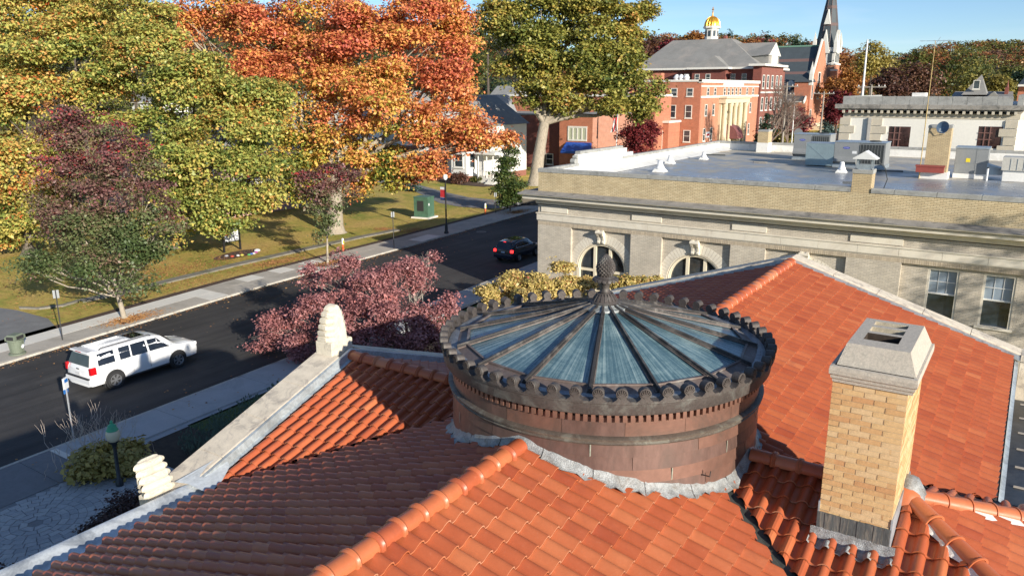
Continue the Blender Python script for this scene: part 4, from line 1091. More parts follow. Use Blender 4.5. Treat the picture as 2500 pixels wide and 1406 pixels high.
while x < XR-.1:
    e = min(x+2.6, XR); mb = MB(); mb.box(x+.01, e-.01, TB-.34, TB+.03, 8.42, 8.62, c=.02); mb.build('coping_stone', M_COP, nb); x = e
def mat_silver():
    m, t, b = nodes('silver roof coating'); v = objcoord(t, (1, .35, 1)); v1 = objcoord(t)
    n1 = noise(t, v1, .35, 7, .7, .6); n2 = noise(t, v, 3, 5); n3 = noise(t, v1, .12, 3)
    gy = N(t, 'ShaderNodeMapRange'); sp_ = N(t, 'ShaderNodeSeparateXYZ'); t.links.new(v1, sp_.inputs[0]); gy.inputs[1].default_value = 48; gy.inputs[2].default_value = 78; gy.inputs[3].default_value = -.1; gy.inputs[4].default_value = .2; t.links.new(sp_.outputs[1], gy.inputs[0])
    ad = N(t, 'ShaderNodeMath', operation='ADD'); t.links.new(n1, ad.inputs[0]); t.links.new(gy.outputs[0], ad.inputs[1])
    c = ramp(t, ad.outputs[0], [(.3, (.3, .33, .37)), (.48, (.38, .39, .4)), (.58, (.5, .46, .38)), (.75, (.6, .55, .45))])
    sx = N(t, 'ShaderNodeSeparateXYZ'); t.links.new(v1, sx.inputs[0])
    f = ramp(t, sx.outputs[1], [(0, (0, 0, 0)), (1, (1, 1, 1))])
    c = mix(t, .5, c, ramp(t, n2, [(.3, (.7, .7, .7)), (.7, (1, 1, 1))]), 'MULTIPLY')
    t.links.new(c, b.inputs['Base Color']); b.inputs['Metallic'].default_value = .35
    t.links.new(ramp(t, ad.outputs[0], [(.3, (.2,)*3), (.5, (.4,)*3), (.65, (.75,)*3)]), b.inputs['Roughness'])
    w = N(t, 'ShaderNodeTexWave'); w.inputs['Scale'].default_value = .3; w.inputs['Distortion'].default_value = .3; t.links.new(v1, w.inputs[0])
    h = mix(t, .4, noise(t, v1, 2.5, 4), w.outputs[1]); bump(t, b, h, .35, .03)
    return m
mb = MB(); mb.add([(XL+.3, YW+.3, ZRF), (XR, YW+.3, ZRF), (XR, TB-.3, ZRF), (XL+.3, TB-.3, ZRF)], [(0, 1, 2, 3)]); mb.build('roof', mat_silver(), nb)
# white cant strip rising to the left parapet
mb = MB(); mb.add([(XL+1.6, YW+3, ZRF+.02), (XL+.31, YW+3, ZRF+.3), (XL+.31, TB-.4, ZRF+.3), (XL+1.6, TB-.4, ZRF+.02)], [(0, 1, 2, 3)]); mb.build('cant_strip', M_WPAR, nb)
# carved scroll at the step of the left parapet
mb = MB(); mb.tube([(XL-.0, 46.2, 8.78), (XL+.32, 46.2, 8.78)], .17, 12); mb.tube([(XL-.0, 46.45, 9.02), (XL+.32, 46.45, 9.02)], .12, 12); mb.build('parapet_scroll', M_COP, nb)
M_NBRK = mat_brick('rooftop chimney brick', (.64, .5, .29), (.55, .42, .24), (.3, .24, .16), .25, .08, .01)
# ---- things on its roof
def roofchim(label, x0, x1, y0, y1, zt, cap=.16, group=None):
    t = thing('roof_chimney', label, 'chimney', ((x0+x1)/2, y0, ZRF)); w = (x1-x0)/2; d = y1-y0; h = zt-ZRF
    mb = MB(); mb.box(-w, w, 0, d, -.4, h-cap); mb.build('shaft', M_NBRK, t)
    mb = MB(); mb.box(-w-.03, w+.03, -.03, d+.03, h-cap, h, c=.02); mb.build('cap', M_COP, t)
    return t, w, d, h
t1, w, d, h = roofchim('brick chimney growing out of the front parapet, under a small metal hood', -7.5, -6.6, 42.02, 42.9, 9.55, .2)
M_GALV = mat('galvanised sheet', (.4, .45, .48), .4, .2, 3, metal=.5, stain=(.3, .33, .36)); M_WHM = mat('white enamel metal', (.72, .73, .73), .4, .06, 3, bumps=.02)
tq = thing('chimney_hood', 'little pitched white metal hood on the front parapet chimney', 'chimney hood', (-7.02, 42.4, 9.55))
mb = MB()
for sx in (-1, 1):
    for sy in (-1, 1): mb.box(sx*.33-.03, sx*.33+.03, sy*.25-.03, sy*.25+.03, 0, .52)
mb.box(-.36, .36, -.28, .28, 0, .04); mb.box(-.36, .36, -.27, -.25, .04, .25); mb.build('stand', M_GALV, tq)
mb = MB(); mb.add([(-.55, -.4, .5), (.55, -.4, .5), (.55, .4, .5), (-.55, .4, .5), (0, -.42, .86), (0, .42, .86), (-.55, -.4, .54), (.55, -.4, .54), (.55, .4, .54), (-.55, .4, .54), (0, -.42, .9), (0, .42, .9)],
       [(0, 4, 5, 3), (1, 2, 5, 4), (6, 9, 11, 10), (7, 10, 11, 8), (0, 1, 4), (2, 3, 5), (6, 10, 7), (8, 11, 9), (0, 6, 7, 1), (2, 8, 9, 3), (0, 3, 9, 6), (1, 7, 8, 2)]); mb.build('roof', M_WHM, tq)
yc2 = G(2270, 436, ZRF)[1]; t2, w, d, h = roofchim('tall brick chimney carrying the blue satellite dish', T(2254, 420, yc2)[0], T(2310, 420, yc2)[0], yc2, yc2+1.1, T(2290, 306, yc2)[2], .18)
mb = MB(); mb.box(-w-.2, w+.12, -.25, d, -.0, .42, c=.03); mb.build('white_base', M_WPAR, t2)
tr = thing('red_curb_box', 'long dull red metal curb against the foot of the tall dish chimney', 'roof curb', (T(2271, 430, yc2)[0], yc2-.45, ZRF+.42))
mb = MB(); mb.box(-.82, .78, -.15, .18, 0, .42, c=.03); mb.box(-.86, .82, -.19, .22, .36, .46); mb.build('curb', mat('dull red paint', (.28, .06, .045), .7, .2, 4), tr)
dish = thing('satellite_dish', 'blue grey satellite dish clamped to the tall roof chimney', 'satellite dish', tuple(T(2303, 312, yc2-.35)))
mb = MB(); Md = Matrix.Rotation(R(62), 4, 'X')@Matrix.Rotation(R(0), 4, 'Y')
Md = Matrix.Rotation(R(-18), 4, 'Z')@Matrix.Rotation(R(78), 4, 'X')
mb.lathe([(.01, .0), (.15, .01), (.28, .04), (.38, .085), (.385, .08), (.28, .03), (.15, -.0), (.01, -.012)], 28, M=Md); mb.build('reflector', mat('slate blue dish', (.08, .13, .2), .5), dish, smooth=50)
mb = MB(); mb.tube([Md@Vector((0, -.3, .07)), Md@Vector((0, -.32, .5))], .02, 6); mb.tube([Md@Vector((0, 0, -.02)), (0.05, .1, -.35), (.1, .3, -.4)], .025, 6); mb.obox(Md@Matrix.Translation((0, -.24, .5)), .05, .1, .06); mb.build('feed_arm', M_GALV, dish)
t3, w, d, h = roofchim('small brick chimney by the rear parapet of the flat roof', T(1850, 340, 73.4)[0], T(1875, 340, 73.4)[0], 73.4, 74.6, T(1862, 318, 73.4)[2], .15)
mb = MB(); mb.box(-w-.06, w+.06, -.06, d, 0, .85); mb.build('white_base', M_WPAR, t3)
def vent(lab, u, v, tt, rb, h):
    p = G(u, v+10, ZRF); t = thing('roof_vent', lab, 'roof vent', (p[0], p[1], ZRF+.01), group='white roof vents'); rb *= .85; h *= .78
    mb = MB(); mb.add([(-rb*1.2, -rb*1.2, 0), (rb*1.2, -rb*1.2, 0), (rb*1.2, rb*1.2, 0), (-rb*1.2, rb*1.2, 0), (-rb*.8, -rb*.8, h*.28), (rb*.8, -rb*.8, h*.28), (rb*.8, rb*.8, h*.28), (-rb*.8, rb*.8, h*.28)], [(0, 1, 5, 4), (1, 2, 6, 5), (2, 3, 7, 6), (3, 0, 4, 7), (4, 5, 6, 7)]); mb.build('base', M_WPAR, t)
    mb = MB(); mb.lathe([(rb*.95, h*.28), (rb*.9, h*.4), (rb*.62, h*.6), (rb*.5, h*.85), (rb*.6, h*.88), (rb*.35, h), (0, h)], 20); mb.build('cowl', M_WHM, t, smooth=50)
vent('white cone vent nearest the front left corner of the flat roof', 1611, 410, 48.2, .42, 1.0)
vent('white stacked vent behind the front left cone vent', 1636, 390, 55, .35, .85)
vent('small white cone vent halfway to the left parapet', 1718, 380, 60, .32, .8)
vent('white cone vent standing before the grey air conditioner', 2054, 412, 52, .34, .95)
M_ACG = mat('grey painted steel', (.24, .25, .25), .5, .12, 1.5, spec=.5); M_ACB = mat('blue grey sheet metal', (.3, .38, .4), .35, .15, 1.2, metal=.4); M_COIL = mat('black condenser coil', (.04, .045, .045), .6, .2, 20)
M_LOGO = mat('blue oval badge', (.02, .04, .4), .4)
def unit(lab, x0, x1, y0, y1, h, logo=True, duct=True):
    t = thing('air_conditioner', lab, 'air conditioner', (x0, y0, ZRF+.06)); W_ = x1-x0; D = y1-y0
    mb = MB(); mb.box(-.05, W_+.05, -.02, D, -.05, .2); mb.build('curb', M_GALV, t)
    mb = MB(); mb.box(0, W_*.48, 0, D, .2, h, c=.02); mb.box(W_*.48, W_, .05, D, .2, h-.02); mb.build('body', M_ACG, t)
    mb = MB(); mb.box(W_*.5, W_-.08, .02, .05, .3, h-.12); mb.build('coil', M_COIL, t)
    for k in range(9): mb = MB(); x = W_*.5+.03+(W_*.5-.14)*k/8; mb.box(x-.008, x+.008, .0, .02, .3, h-.12); mb.build('fin', M_ACG, t)
    mb = MB(); mb.box(-.03, W_+.03, -.03, D+.03, h, h+.06, c=.01); mb.build('lid', M_GALV, t)
    mb = MB(); mb.lathe([(.38, 0), (.4, .06), (.36, .07), (.05, .05)], 20, (W_*.75, D/2, h+.06)); mb.build('fan_ring', M_COIL, t)
    mb = MB(); mb.add([(.05, 0, h*.42), (W_*.46, 0, h*.42), (W_*.46, -.35, h*.3), (.05, -.35, h*.3), (.05, -.35, h*.22), (W_*.46, -.35, h*.22), (.05, 0, .1), (W_*.46, 0, .1)], [(0, 3, 2, 1), (3, 4, 5, 2), (0, 6, 4, 3), (1, 2, 5, 7)]); mb.build('air_hood', M_ACG, t)
    if logo:
        mb = MB(); Mx = Matrix(((1, 0, 0, W_*.24), (0, 0, -1, -.003), (0, 1, 0, h*.78), (0, 0, 0, 1)))
        mb.prism([(.23*math.cos(a), .075*math.sin(a)) for a in np.linspace(0, 2*math.pi, 24, endpoint=False)], Mx, .006); b_ = mb.build('badge', M_LOGO, t)
        text_mesh('badge_lettering', 'Carrier', .1, b_, Matrix(((1, 0, 0, W_*.24), (0, 0, -1, -.012), (0, 1, 0, h*.78), (0, 0, 0, 1))), M_WHM)
    mb = MB(); mb.box(W_*.36, W_*.45, -.006, 0, h*.55, h*.66); mb.build('data_plate', M_WHM, t)
    return t
yu = 62.; pL, pR = T(2034, 400, yu), T(2158, 400, yu)
unit('large grey rooftop air conditioner with blue oval badge beside the pale duct box', pL[0], pR[0], yu, yu+2.2, T(2090, 347, yu)[2]-ZRF-.12)
pL, pR = T(1936, 370, 67.), T(2026, 350, 67.)
unit('rear grey air conditioner with blue oval badge half hidden behind the duct box', pL[0], pR[0], 67., 69., T(1980, 328, 67)[2]-ZRF-.1)
yd = G(1990, 406, ZRF)[1]
t = thing('duct_box', 'pale blue grey sheet metal duct box joined to the left of the large air conditioner', 'duct', (T(1965, 400, yd)[0], yd, ZRF+.05))
wd = T(2034, 400, yd)[0]-T(1965, 400, yd)[0]; hh = T(1965, 348, yd)[2]-ZRF-.1
mb = MB(); mb.box(0, wd-.02, 0, 1.8, .02, hh); mb.build('box', M_ACB, t)
mb = MB(); mb.bar((0, -.01, .05), (wd-.02, -.01, hh), .015, .01); mb.bar((0, -.012, hh), (wd-.02, -.012, .05), .015, .01); mb.box(-.02, wd, -.02, 1.82, hh, hh+.03); mb.build('stiffening_crease', M_GALV, t)
yh = G(2360, 437, ZRF)[1]; x0, x1 = T(2326, 430, yh)[0], T(2406, 430, yh)[0]; hz = T(2360, 360, yh)[2]
t = thing('air_handler', 'tall grey steel air handler with a yellow warning label', 'air handler', (x0, yh, ZRF+.02)); W_ = x1-x0; h_ = hz-ZRF-.1
mb = MB(); mb.box(-.02, W_+.02, -.02, 1.7, 0, .3); mb.build('curb', M_WPAR, t)
mb = MB(); mb.box(0, W_, 0, 1.6, .3, h_); mb.build('body', M_ACG, t)
for a, b in ((.02, W_*.62), (W_*.64, W_-.02)): mb = MB(); mb.box(a, b, -.012, 0, .34, h_*.5); mb.build('door_panel', M_ACG, t); mb = MB(); mb.box(a, b, -.012, 0, h_*.5+.02, h_-.03); mb.build('door_panel', M_ACG, t)
mb = MB(); mb.box(-.05, W_+.05, -.05, 1.65, h_, h_+.09); mb.build('lid', M_GALV, t)
mb = MB(); mb.box(W_*.34, W_*.47, -.02, -.012, h_*.55, h_*.68); mb.build('warning_label', mat('yellow label', (.75, .6, .03), .6), t)
mb = MB(); mb.add([(W_, 0, h_*.5), (W_, 1.2, h_*.5), (W_+.9, .2, h_*.36), (W_+.9, 1.2, h_*.36), (W_, 0, .3), (W_+.85, .2, .3)], [(0, 2, 3, 1), (0, 4, 5, 2)]); mb.build('side_duct', M_GALV, t)
yv = G(2460, 444, ZRF)[1]; x0, x1 = T(2447, 430, yv)[0], T(2530, 430, yv)[0]
t = thing('vent_housing', 'cream and white sheet metal vent housing at the right end of the flat roof', 'vent housing', (x0, yv, ZRF+.02)); W_ = x1-x0; h_ = T(2470, 384, yv)[2]-ZRF
mb = MB(); mb.box(0, W_, 0, 1.4, 0, h_*.45); mb.build('base', M_WPAR, t)
mb = MB(); mb.box(-.1, W_+.1, -.15, 1.5, h_*.45, h_*.98, c=.05); mb.build('housing', mat('cream metal', (.5, .48, .42), .5), t)
for k in range(1, 5): mb = MB(); mb.box(W_*k/5-.01, W_*k/5+.01, -.17, -.15, h_*.47, h_*.93); mb.build('seam', M_GALV, t)
t = thing('vent_pipe', 'short white pipe with black cap beside the air handler', 'vent pipe', tuple(G(2408, 441, ZRF)))
mb = MB(); mb.lathe([(.06, 0), (.06, .75)], 12); mb.build('pipe', M_WHM, t); mb = MB(); mb.lathe([(.065, .75), (.07, .8), (0, .84)], 12); mb.build('cap', M_COIL, t)
# mast with antenna (leaning slightly)
ym_ = yc2-.3; b1 = T(2284, 100, ym_); b0 = np.array([T(2244, 430, ym_)[0], ym_, ZRF])
t = thing('antenna_mast', 'tall thin rusty mast with a television antenna on top', 'antenna', tuple(b0))
dv_ = b1-b0
mb = MB(); mb.tube([(0, 0, 0), tuple(dv_*.55)], .032, 6); mb.tube([tuple(dv_*.5), tuple(dv_)], .024, 6); mb.build('mast', mat('rusty yellow pipe', (.5, .36, .14), .7, .3, 3, stain=(.25, .12, .05)), t)
mb = MB(); top = Vector(dv_)-Vector((0, 0, .1)); mb.tube([top+Vector((-.9, .2, .12)), top+Vector((.95, -.2, .05))], .012, 5)
for k in range(7):
    q = -.8+k*.27; c_ = top+Vector((q, -.2*q, .1)); L_2 = .3+.07*k; mb.tube([c_-Vector((.12, .5, 0))*L_2*1.2, c_+Vector((.12, .5, 0))*L_2*1.2], .008, 4)
mb.tube([top+Vector((-.1, 0, -.35)), top+Vector((.25, 0, .3))], .012, 5); mb.tube([top+Vector((-.35, .1, -.2)), top+Vector((.4, -.1, -.25))], .009, 5); mb.build('antenna', M_GALV, t)
for k, (q, e) in enumerate(((.5, (-5.2, 56.2)), (.3, (-5.4, 54.)))): pass
# loose timber and cable near the hood chimney
M_TIM = mat('weathered timber', (.3, .27, .23), .9, .3, 3)
for k, (x, y, a, L_2) in enumerate([tuple(G(2080, 448, ZRF)[:2])+(.5, 1.1), tuple(G(2090, 454, ZRF)[:2])+(1.2, .9), tuple(G(2170, 420, ZRF)[:2])+(.3, 1.8), tuple(G(1750, 372, ZRF)[:2])+(.8, 2.6), tuple(G(1745, 380, ZRF)[:2])+(.2, 1.8), tuple(G(1855, 398, ZRF)[:2])+(.1, 1.1)]):
    o = MB().box(-L_2/2, L_2/2, -.05, .05, 0, .08).build('timber_offcut', M_TIM if k % 2 else M_COIL); o.location = (x, y, ZRF+.02); o.rotation_euler = (0, 0, a)
    o['category'] = 'timber'; o['label'] = ['dark batten lying left of the hooded chimney', 'grey batten crossing the dark one left of the hooded chimney', 'dark batten lying behind the hooded chimney', 'longest grey batten lying near the small rear chimney', 'dark batten beside the long grey one near the rear chimney', 'short grey block lying left of the duct box'][k]
mb = MB(); mb.tube([(-6.5, 42.9, 9.9), (-6.2, 43, 9.6), (-6.1, 43.4, 9.), (-6.4, 44, 8.1), (-6.5, 45, 7.86), (-7.2, 46, 7.86)], .02, 5); o = mb.build('black_cable', M_COIL); o['category'] = 'cable'; o['label'] = 'black cable looping down from the metal hood to the roof'
# ================================================================ trees
def leaf_mat(name, stops, trans=.18):
    m = bpy.data.materials.new(name); m.use_nodes = True; t = m.node_tree; b = t.nodes['Principled BSDF']; out = t.nodes['Material Output']
    at = N(t, 'ShaderNodeAttribute'); at.attribute_name = 'tint'
    c = ramp(t, at.outputs['Fac'], stops)
    t.links.new(c, b.inputs['Base Color']); b.inputs['Roughness'].default_value = .48; b.inputs['Specular IOR Level'].default_value = .45
    tr = N(t, 'ShaderNodeBsdfTranslucent'); t.links.new(c, tr.inputs[0])
    ms = N(t, 'ShaderNodeMixShader'); ms.inputs[0].default_value = trans
    t.links.new(b.outputs[0], ms.inputs[1]); t.links.new(tr.outputs[0], ms.inputs[2]); t.links.new(ms.outputs[0], out.inputs[0])
    return m
PAL = {
 'maple_green': [(0, (.06, .11, .025)), (.25, (.2, .26, .06)), (.5, (.42, .42, .1)), (.68, (.58, .46, .12)), (.84, (.68, .38, .12)), (.94, (.66, .2, .05)), (1, (.5, .09, .03))],
 'maple_orange': [(0, (.12, .16, .035)), (.14, (.36, .38, .06)), (.3, (.7, .46, .1)), (.5, (.74, .29, .1)), (.74, (.64, .18, .09)), (1, (.4, .08, .06))],
 'oak': [(0, (.05, .085, .02)), (.3, (.18, .2, .04)), (.6, (.38, .34, .075)), (.8, (.48, .36, .08)), (1, (.55, .25, .08))],
 'dogwood': [(0, (.08, .12, .04)), (.3, (.17, .2, .08)), (.46, (.21, .14, .09)), (.65, (.2, .1, .09)), (.85, (.22, .08, .085)), (1, (.42, .05, .05))],
 'pink': [(0, (.2, .08, .08)), (.4, (.36, .15, .15)), (.7, (.48, .23, .22)), (1, (.52, .17, .15))],
 'yellow': [(0, (.18, .17, .05)), (.35, (.5, .4, .12)), (.7, (.72, .55, .22)), (.92, (.6, .3, .12)), (1, (.4, .1, .07))],
 'green': [(0, (.02, .05, .012)), (.5, (.06, .1, .025)), (1, (.14, .16, .04))],
 'redtree': [(0, (.1, .015, .02)), (.6, (.2, .03, .035)), (1, (.3, .06, .05))],
 'rust': [(0, (.1, .04, .02)), (.5, (.26, .1, .035)), (1, (.42, .2, .05))],
 'olive': [(0, (.035, .06, .015)), (.5, (.12, .13, .03)), (1, (.26, .22, .05))],
 'gold': [(0, (.14, .13, .03)), (.5, (.32, .26, .06)), (1, (.46, .36, .1))],
 'brown': [(0, (.045, .02, .018)), (.5, (.11, .05, .035)), (1, (.19, .1, .06))],
 'conifer': [(0, (.012, .028, .014)), (.6, (.03, .06, .03)), (1, (.06, .09, .045))],
 'spruce': [(0, (.04, .08, .07)), (.6, (.1, .16, .14)), (1, (.18, .25, .22))],
 'ivory': [(0, (.3, .28, .2)), (1, (.5, .48, .4))],
}
LM = {k: leaf_mat('leaves '+k, v) for k, v in PAL.items()}
M_BARK = mat('grey bark', (.2, .17, .135), .95, .35, 2.5, scale3=(4, 4, 1), bumps=.9, stain=(.1, .085, .07))
M_BARKP = mat('pale bark', (.36, .31, .24), .95, .3, 3, scale3=(3, 3, 1), bumps=.7, stain=(.2, .17, .13))
M_BARKD = mat('dark bark', (.1, .08, .065), .95, .35, 3, bumps=.8)
CAMV = CAM_POS
def blobnoise(C, s, seed=0):
    x, y, z = C[:, 0]*s+seed, C[:, 1]*s+seed*1.7, C[:, 2]*s
    return (np.sin(x*1.3+np.sin(y*1.1)*1.5)+np.sin(y*1.7+np.sin(z*1.4)*1.4)+np.sin(z*1.9+np.sin(x*.9)*1.6))/3
def crown(name, lobes, n, size, pal, parent, tint=.5, tvar=.16, tfun=None, clump=12, spread=.3, face=.7, droop=.35, shell=.6, gaps=.3, flat=.38, up=.75, cull=None):
    """lobes: list of (x,y,z,rx,ry,rz). leaf sprays spread through the outer part of every lobe"""
    lobes = np.array(lobes, float); vol = (lobes[:, 3]*lobes[:, 4]+lobes[:, 3]*lobes[:, 5]+lobes[:, 4]*lobes[:, 5]); pr = vol/vol.sum()
    nc = max(4, int(n/clump/(1-gaps*.6))); li = RNG.choice(len(lobes), nc, p=pr); L = lobes[li]
    d = RNG.normal(size=(nc, 3)); d /= np.linalg.norm(d, axis=1)[:, None]
    tocam = CAMV-L[:, :3]; tocam /= np.linalg.norm(tocam, axis=1)[:, None]
    back = (d*tocam).sum(1) < -.15; flip = back & (RNG.random(nc) < face); d[flip] *= -1
    low = (d[:, 2] < -.2) & (RNG.random(nc) < .45); d[low, 2] *= -1
    rr = shell+(1.06-shell)*RNG.random(nc)**.55
    C = L[:, :3]+d*L[:, 3:6]*rr[:, None]
    if gaps > 0:
        fq = 1.25/max(.25, spread)*.5; q = blobnoise(C, fq, 7)+.35*blobnoise(C, fq*2.3, 3)
        keep = q > np.quantile(q, gaps)
        if cull is not None: keep &= RNG.random(nc) > cull(C)
        C = C[keep]; d = d[keep]; nc = len(C)
    ct = RNG.normal(size=nc)*tvar+tint
    if tfun is not None: ct += tfun(C)
    K = clump; idx = np.repeat(np.arange(nc), K); m = nc*K
    P = C[idx]+RNG.normal(size=(m, 3))*np.array([spread, spread, spread*flat])
    nrm = d[idx]*.45+RNG.normal(size=(m, 3))*.45+np.array([0, 0, up]); nrm /= np.linalg.norm(nrm, axis=1)[:, None]
    a = np.cross(nrm, RNG.normal(size=(m, 3))); a /= np.linalg.norm(a, axis=1)[:, None]; a[:, 2] -= droop*.4; a /= np.linalg.norm(a, axis=1)[:, None]
    b = np.cross(nrm, a)
    s = size*(.55+.75*RNG.random(m))[:, None]
    bend = nrm*s*.18
    # pointed leaf: tip, side, base, side
    v = np.stack([P-a*s*.5, P+b*s*.36+bend, P+a*s*.62, P-b*s*.36+bend], 1).reshape(-1, 3)
    tn = np.clip(ct[idx]+RNG.normal(size=m)*tvar*.28, 0, 1)
    me = bpy.data.meshes.new(name); me.vertices.add(len(v)); me.vertices.foreach_set('co', v.ravel())
    me.loops.add(4*m); me.loops.foreach_set('vertex_index', np.arange(4*m, dtype=np.int32))
    me.polygons.add(m); me.polygons.foreach_set('loop_start', np.arange(0, 4*m, 4, dtype=np.int32)); me.polygons.foreach_set('loop_total', np.full(m, 4, np.int32))
    me.update(); at = me.attributes.new('tint', 'FLOAT', 'FACE'); at.data.foreach_set('value', tn.astype(np.float32)); me.materials.append(LM[pal])
    return link(name, me, parent)
def limb(mb, a, b, r0, r1, n=5, wob=.1, sides=7):
    a, b = Vector(a), Vector(b); L = (b-a).length; pts = []
    for i in range(n+1):
        f = i/n; p = a.lerp(b, f); w = wob*L*math.sin(math.pi*f)
        pts.append(p+Vector((random.uniform(-1, 1)*w, random.uniform(-1, 1)*w, random.uniform(-.5, .5)*w)))
    mb.tube(pts, [r0+(r1-r0)*(i/n) for i in range(n+1)], sides)
    return pts
def pxlobes(L, depth):
    out = []
    for q in L:
        u, v, r_ = q[:3]; dd = q[3] if len(q) > 3 else 0; ky = q[4] if len(q) > 4 else .85
        p = CAM_POS+ray(u, v)*(depth+dd); r_ = r_*(depth+dd)/F; out.append((p[0], p[1], p[2], r_, r_, r_*ky))
    return out
def rel(lobes, o): return [(a[0]-o[0], a[1]-o[1], a[2]-o[2])+tuple(a[3:]) for a in lobes]
def tree(name, label, cat, base, lobes, n, size, pal, bark, r0, split=.3, subl=3, fan=6, group=None, **kw):
    """trunk from base to lobes: limbs reach towards the centre of every big lobe; twiggy sub-lobes break the outline"""
    global CAMV
    o = thing(name, label, cat, tuple(base), group=group); B = Vector(base)
    ctr = Vector(np.average([l[:3] for l in lobes], axis=0, weights=[l[3]**2 for l in lobes]))
    fork = B.lerp(Vector((ctr.x, ctr.y, ctr.z)), split); fork.x = B.x+(ctr.x-B.x)*.25; fork.y = B.y+(ctr.y-B.y)*.25
    mb = MB(); f = fork-B
    mb.tube([(0, 0, -.1), (0, 0, .15), (f.x*.1, f.y*.1, f.z*.15), (f.x*.4, f.y*.4, f.z*.5), tuple(f)], [r0*1.7, r0*1.25, r0, r0*.86, r0*.74], 12)
    mb.build('trunk', bark, o, smooth=50)
    mb = MB()
    for l in lobes:
        e = Vector(l[:3])-B; limb(mb, f, e, r0*.42, r0*.1, 6, .07)
        for _ in range(fan):
            d = Vector(RNG.normal(size=3)); d.normalize(); d.z = abs(d.z)*.6; limb(mb, e.lerp(f, random.uniform(.05, .5)), e+d*l[3]*.95, r0*.1, r0*.02, 3, .1, 4)
    mb.build('branches', bark, o, smooth=60)
    sub = []
    for l in lobes:
        sub.append(tuple(c-b_ for c, b_ in zip(l[:3], base))+(l[3]*.72, l[4]*.72, l[5]*.72))
        for _ in range(subl):
            d = RNG.normal(size=3); d /= np.linalg.norm(d); tc_ = CAM_POS-np.array(l[:3]); tc_ /= np.linalg.norm(tc_)
            if d@tc_ < -.3: d = -d
            k = random.uniform(.24, .42); c = np.array(l[:3])+d*np.array(l[3:6])*random.uniform(.6, .95)-np.array(base)
            sub.append((c[0], c[1], c[2], l[3]*k, l[4]*k, l[5]*k*.8))
    CAMV = CAM_POS-np.array(base)
    tf = kw.pop('tfun', None)
    b0_ = np.array(base)
    if tf is not None: kw['tfun'] = lambda C: tf(C+b0_)
    cf = kw.pop('cull', None)
    if cf is not None: kw['cull'] = lambda C: cf(C+b0_)
    crown('crown', sub, n, size, pal, o, **kw)
    CAMV = CAM_POS
    return o
def pxu(C):
    D = (C-CAM_POS)@MM.T; return CX+F*D[:, 0]/D[:, 2], CY+F*D[:, 1]/D[:, 2]
dep = lambda p: pj(p)[2]
# --- far left maple
b = np.array([-69.5, 31.5, 0]); dp = 66
tree('maple_tree', 'large yellow green maple filling the left edge behind the purple dogwood', 'maple tree', b,
     pxlobes([(60, 60, 150, 4), (-60, 200, 150, 2), (220, 30, 130, 4), (90, 240, 140, 0), (30, 400, 120, -2), (200, 140, 120, 0), (60, 540, 95, -2), (150, 470, 80, 2), (250, 230, 100, 3), (-40, 520, 110, 0)], dp),
     165000, .27, 'maple_green', M_BARK, .55, subl=6, tint=.5, tvar=.18, spread=.5, clump=16, gaps=.5,
     tfun=lambda C: blobnoise(C, .5, 1)*.16+np.where(pxu(C)[0] < 150, .08, -.04)+np.where(pxu(C)[1] < 60, .12, 0))
b = np.array([-62., 40, 0]); dp = 63
tree('maple_tree', 'green maple with yellow and orange tips left of the fiery orange maple', 'maple tree', b,
     pxlobes([(360, 150, 120, 2), (480, 230, 125, 0), (560, 330, 110, -1), (470, 390, 105, -2), (610, 430, 85, -2), (380, 330, 100, 0), (540, 490, 70, -2), (640, 250, 80, 0), (390, 440, 75, 1), (330, 540, 60, 1), (420, 570, 42, 0), (600, 520, 45, -2), (650, 480, 42, -2), (520, 545, 36, -2), (680, 420, 45, -1), (470, 500, 60, -1), (340, 60, 100, 3)], dp),
     150000, .265, 'maple_green', M_BARK, .5, subl=6, tint=.47, tvar=.17, spread=.48, clump=16, gaps=.5, tfun=lambda C: blobnoise(C, .6, 4)*.17)
# --- orange maple
b = G(820, 568); dp = 76
def tf_or(C):
    u, v = pxu(C); return np.where(v > 300, -.22, .0)*np.where(u < 980, 1, .1)+np.where((u < 760) & (v > 230), -.14, 0)+blobnoise(C, .45, 2)*.2+np.where((u > 820) & (v < 160), .1, 0)+np.where((u > 560) & (u < 720) & (v < 120), .06, 0)
tree('maple_tree', 'big fiery orange and red maple with grey trunk on the lawn', 'maple tree', b,
     pxlobes([(520, 20, 110, 4), (640, 90, 120, 2), (780, 40, 130, 2), (900, 120, 130, 0), (760, 190, 120, 0), (1020, 60, 110, 1), (1080, 180, 95, 0), (930, 260, 105, -2), (1040, 300, 75, -2), (1130, 310, 60, -3), (1195, 330, 52, -3), (800, 310, 90, 0), (720, 370, 75, 0), (900, 380, 70, 1), (620, 200, 85, 0), (1120, 90, 70, 2), (440, 60, 70, 3), (830, 420, 50, 2), (980, 385, 45, 0), (770, 430, 48, 1), (900, 435, 42, 1), (945, 410, 45, 0), (1010, 400, 40, -1), (1075, 372, 40, -2), (1150, 352, 32, -3), (1220, 350, 34, -3), (690, 300, 60, 0), (740, 460, 42, 2), (860, 465, 38, 2), (960, 440, 38, 1), (1040, 410, 36, 0), (1100, 230, 60, -1)], dp),
     235000, .31, 'maple_orange', M_BARKP, .75, subl=6, tint=.52, tvar=.14, spread=.55, clump=16, gaps=.5, split=.35, tfun=tf_or, cull=lambda C: .82*np.exp(-((pxu(C)[0]-745)/115)**2-((pxu(C)[1]-275)/62)**2)+.6*np.exp(-((pxu(C)[0]-1090)/60)**2-((pxu(C)[1]-130)/45)**2))
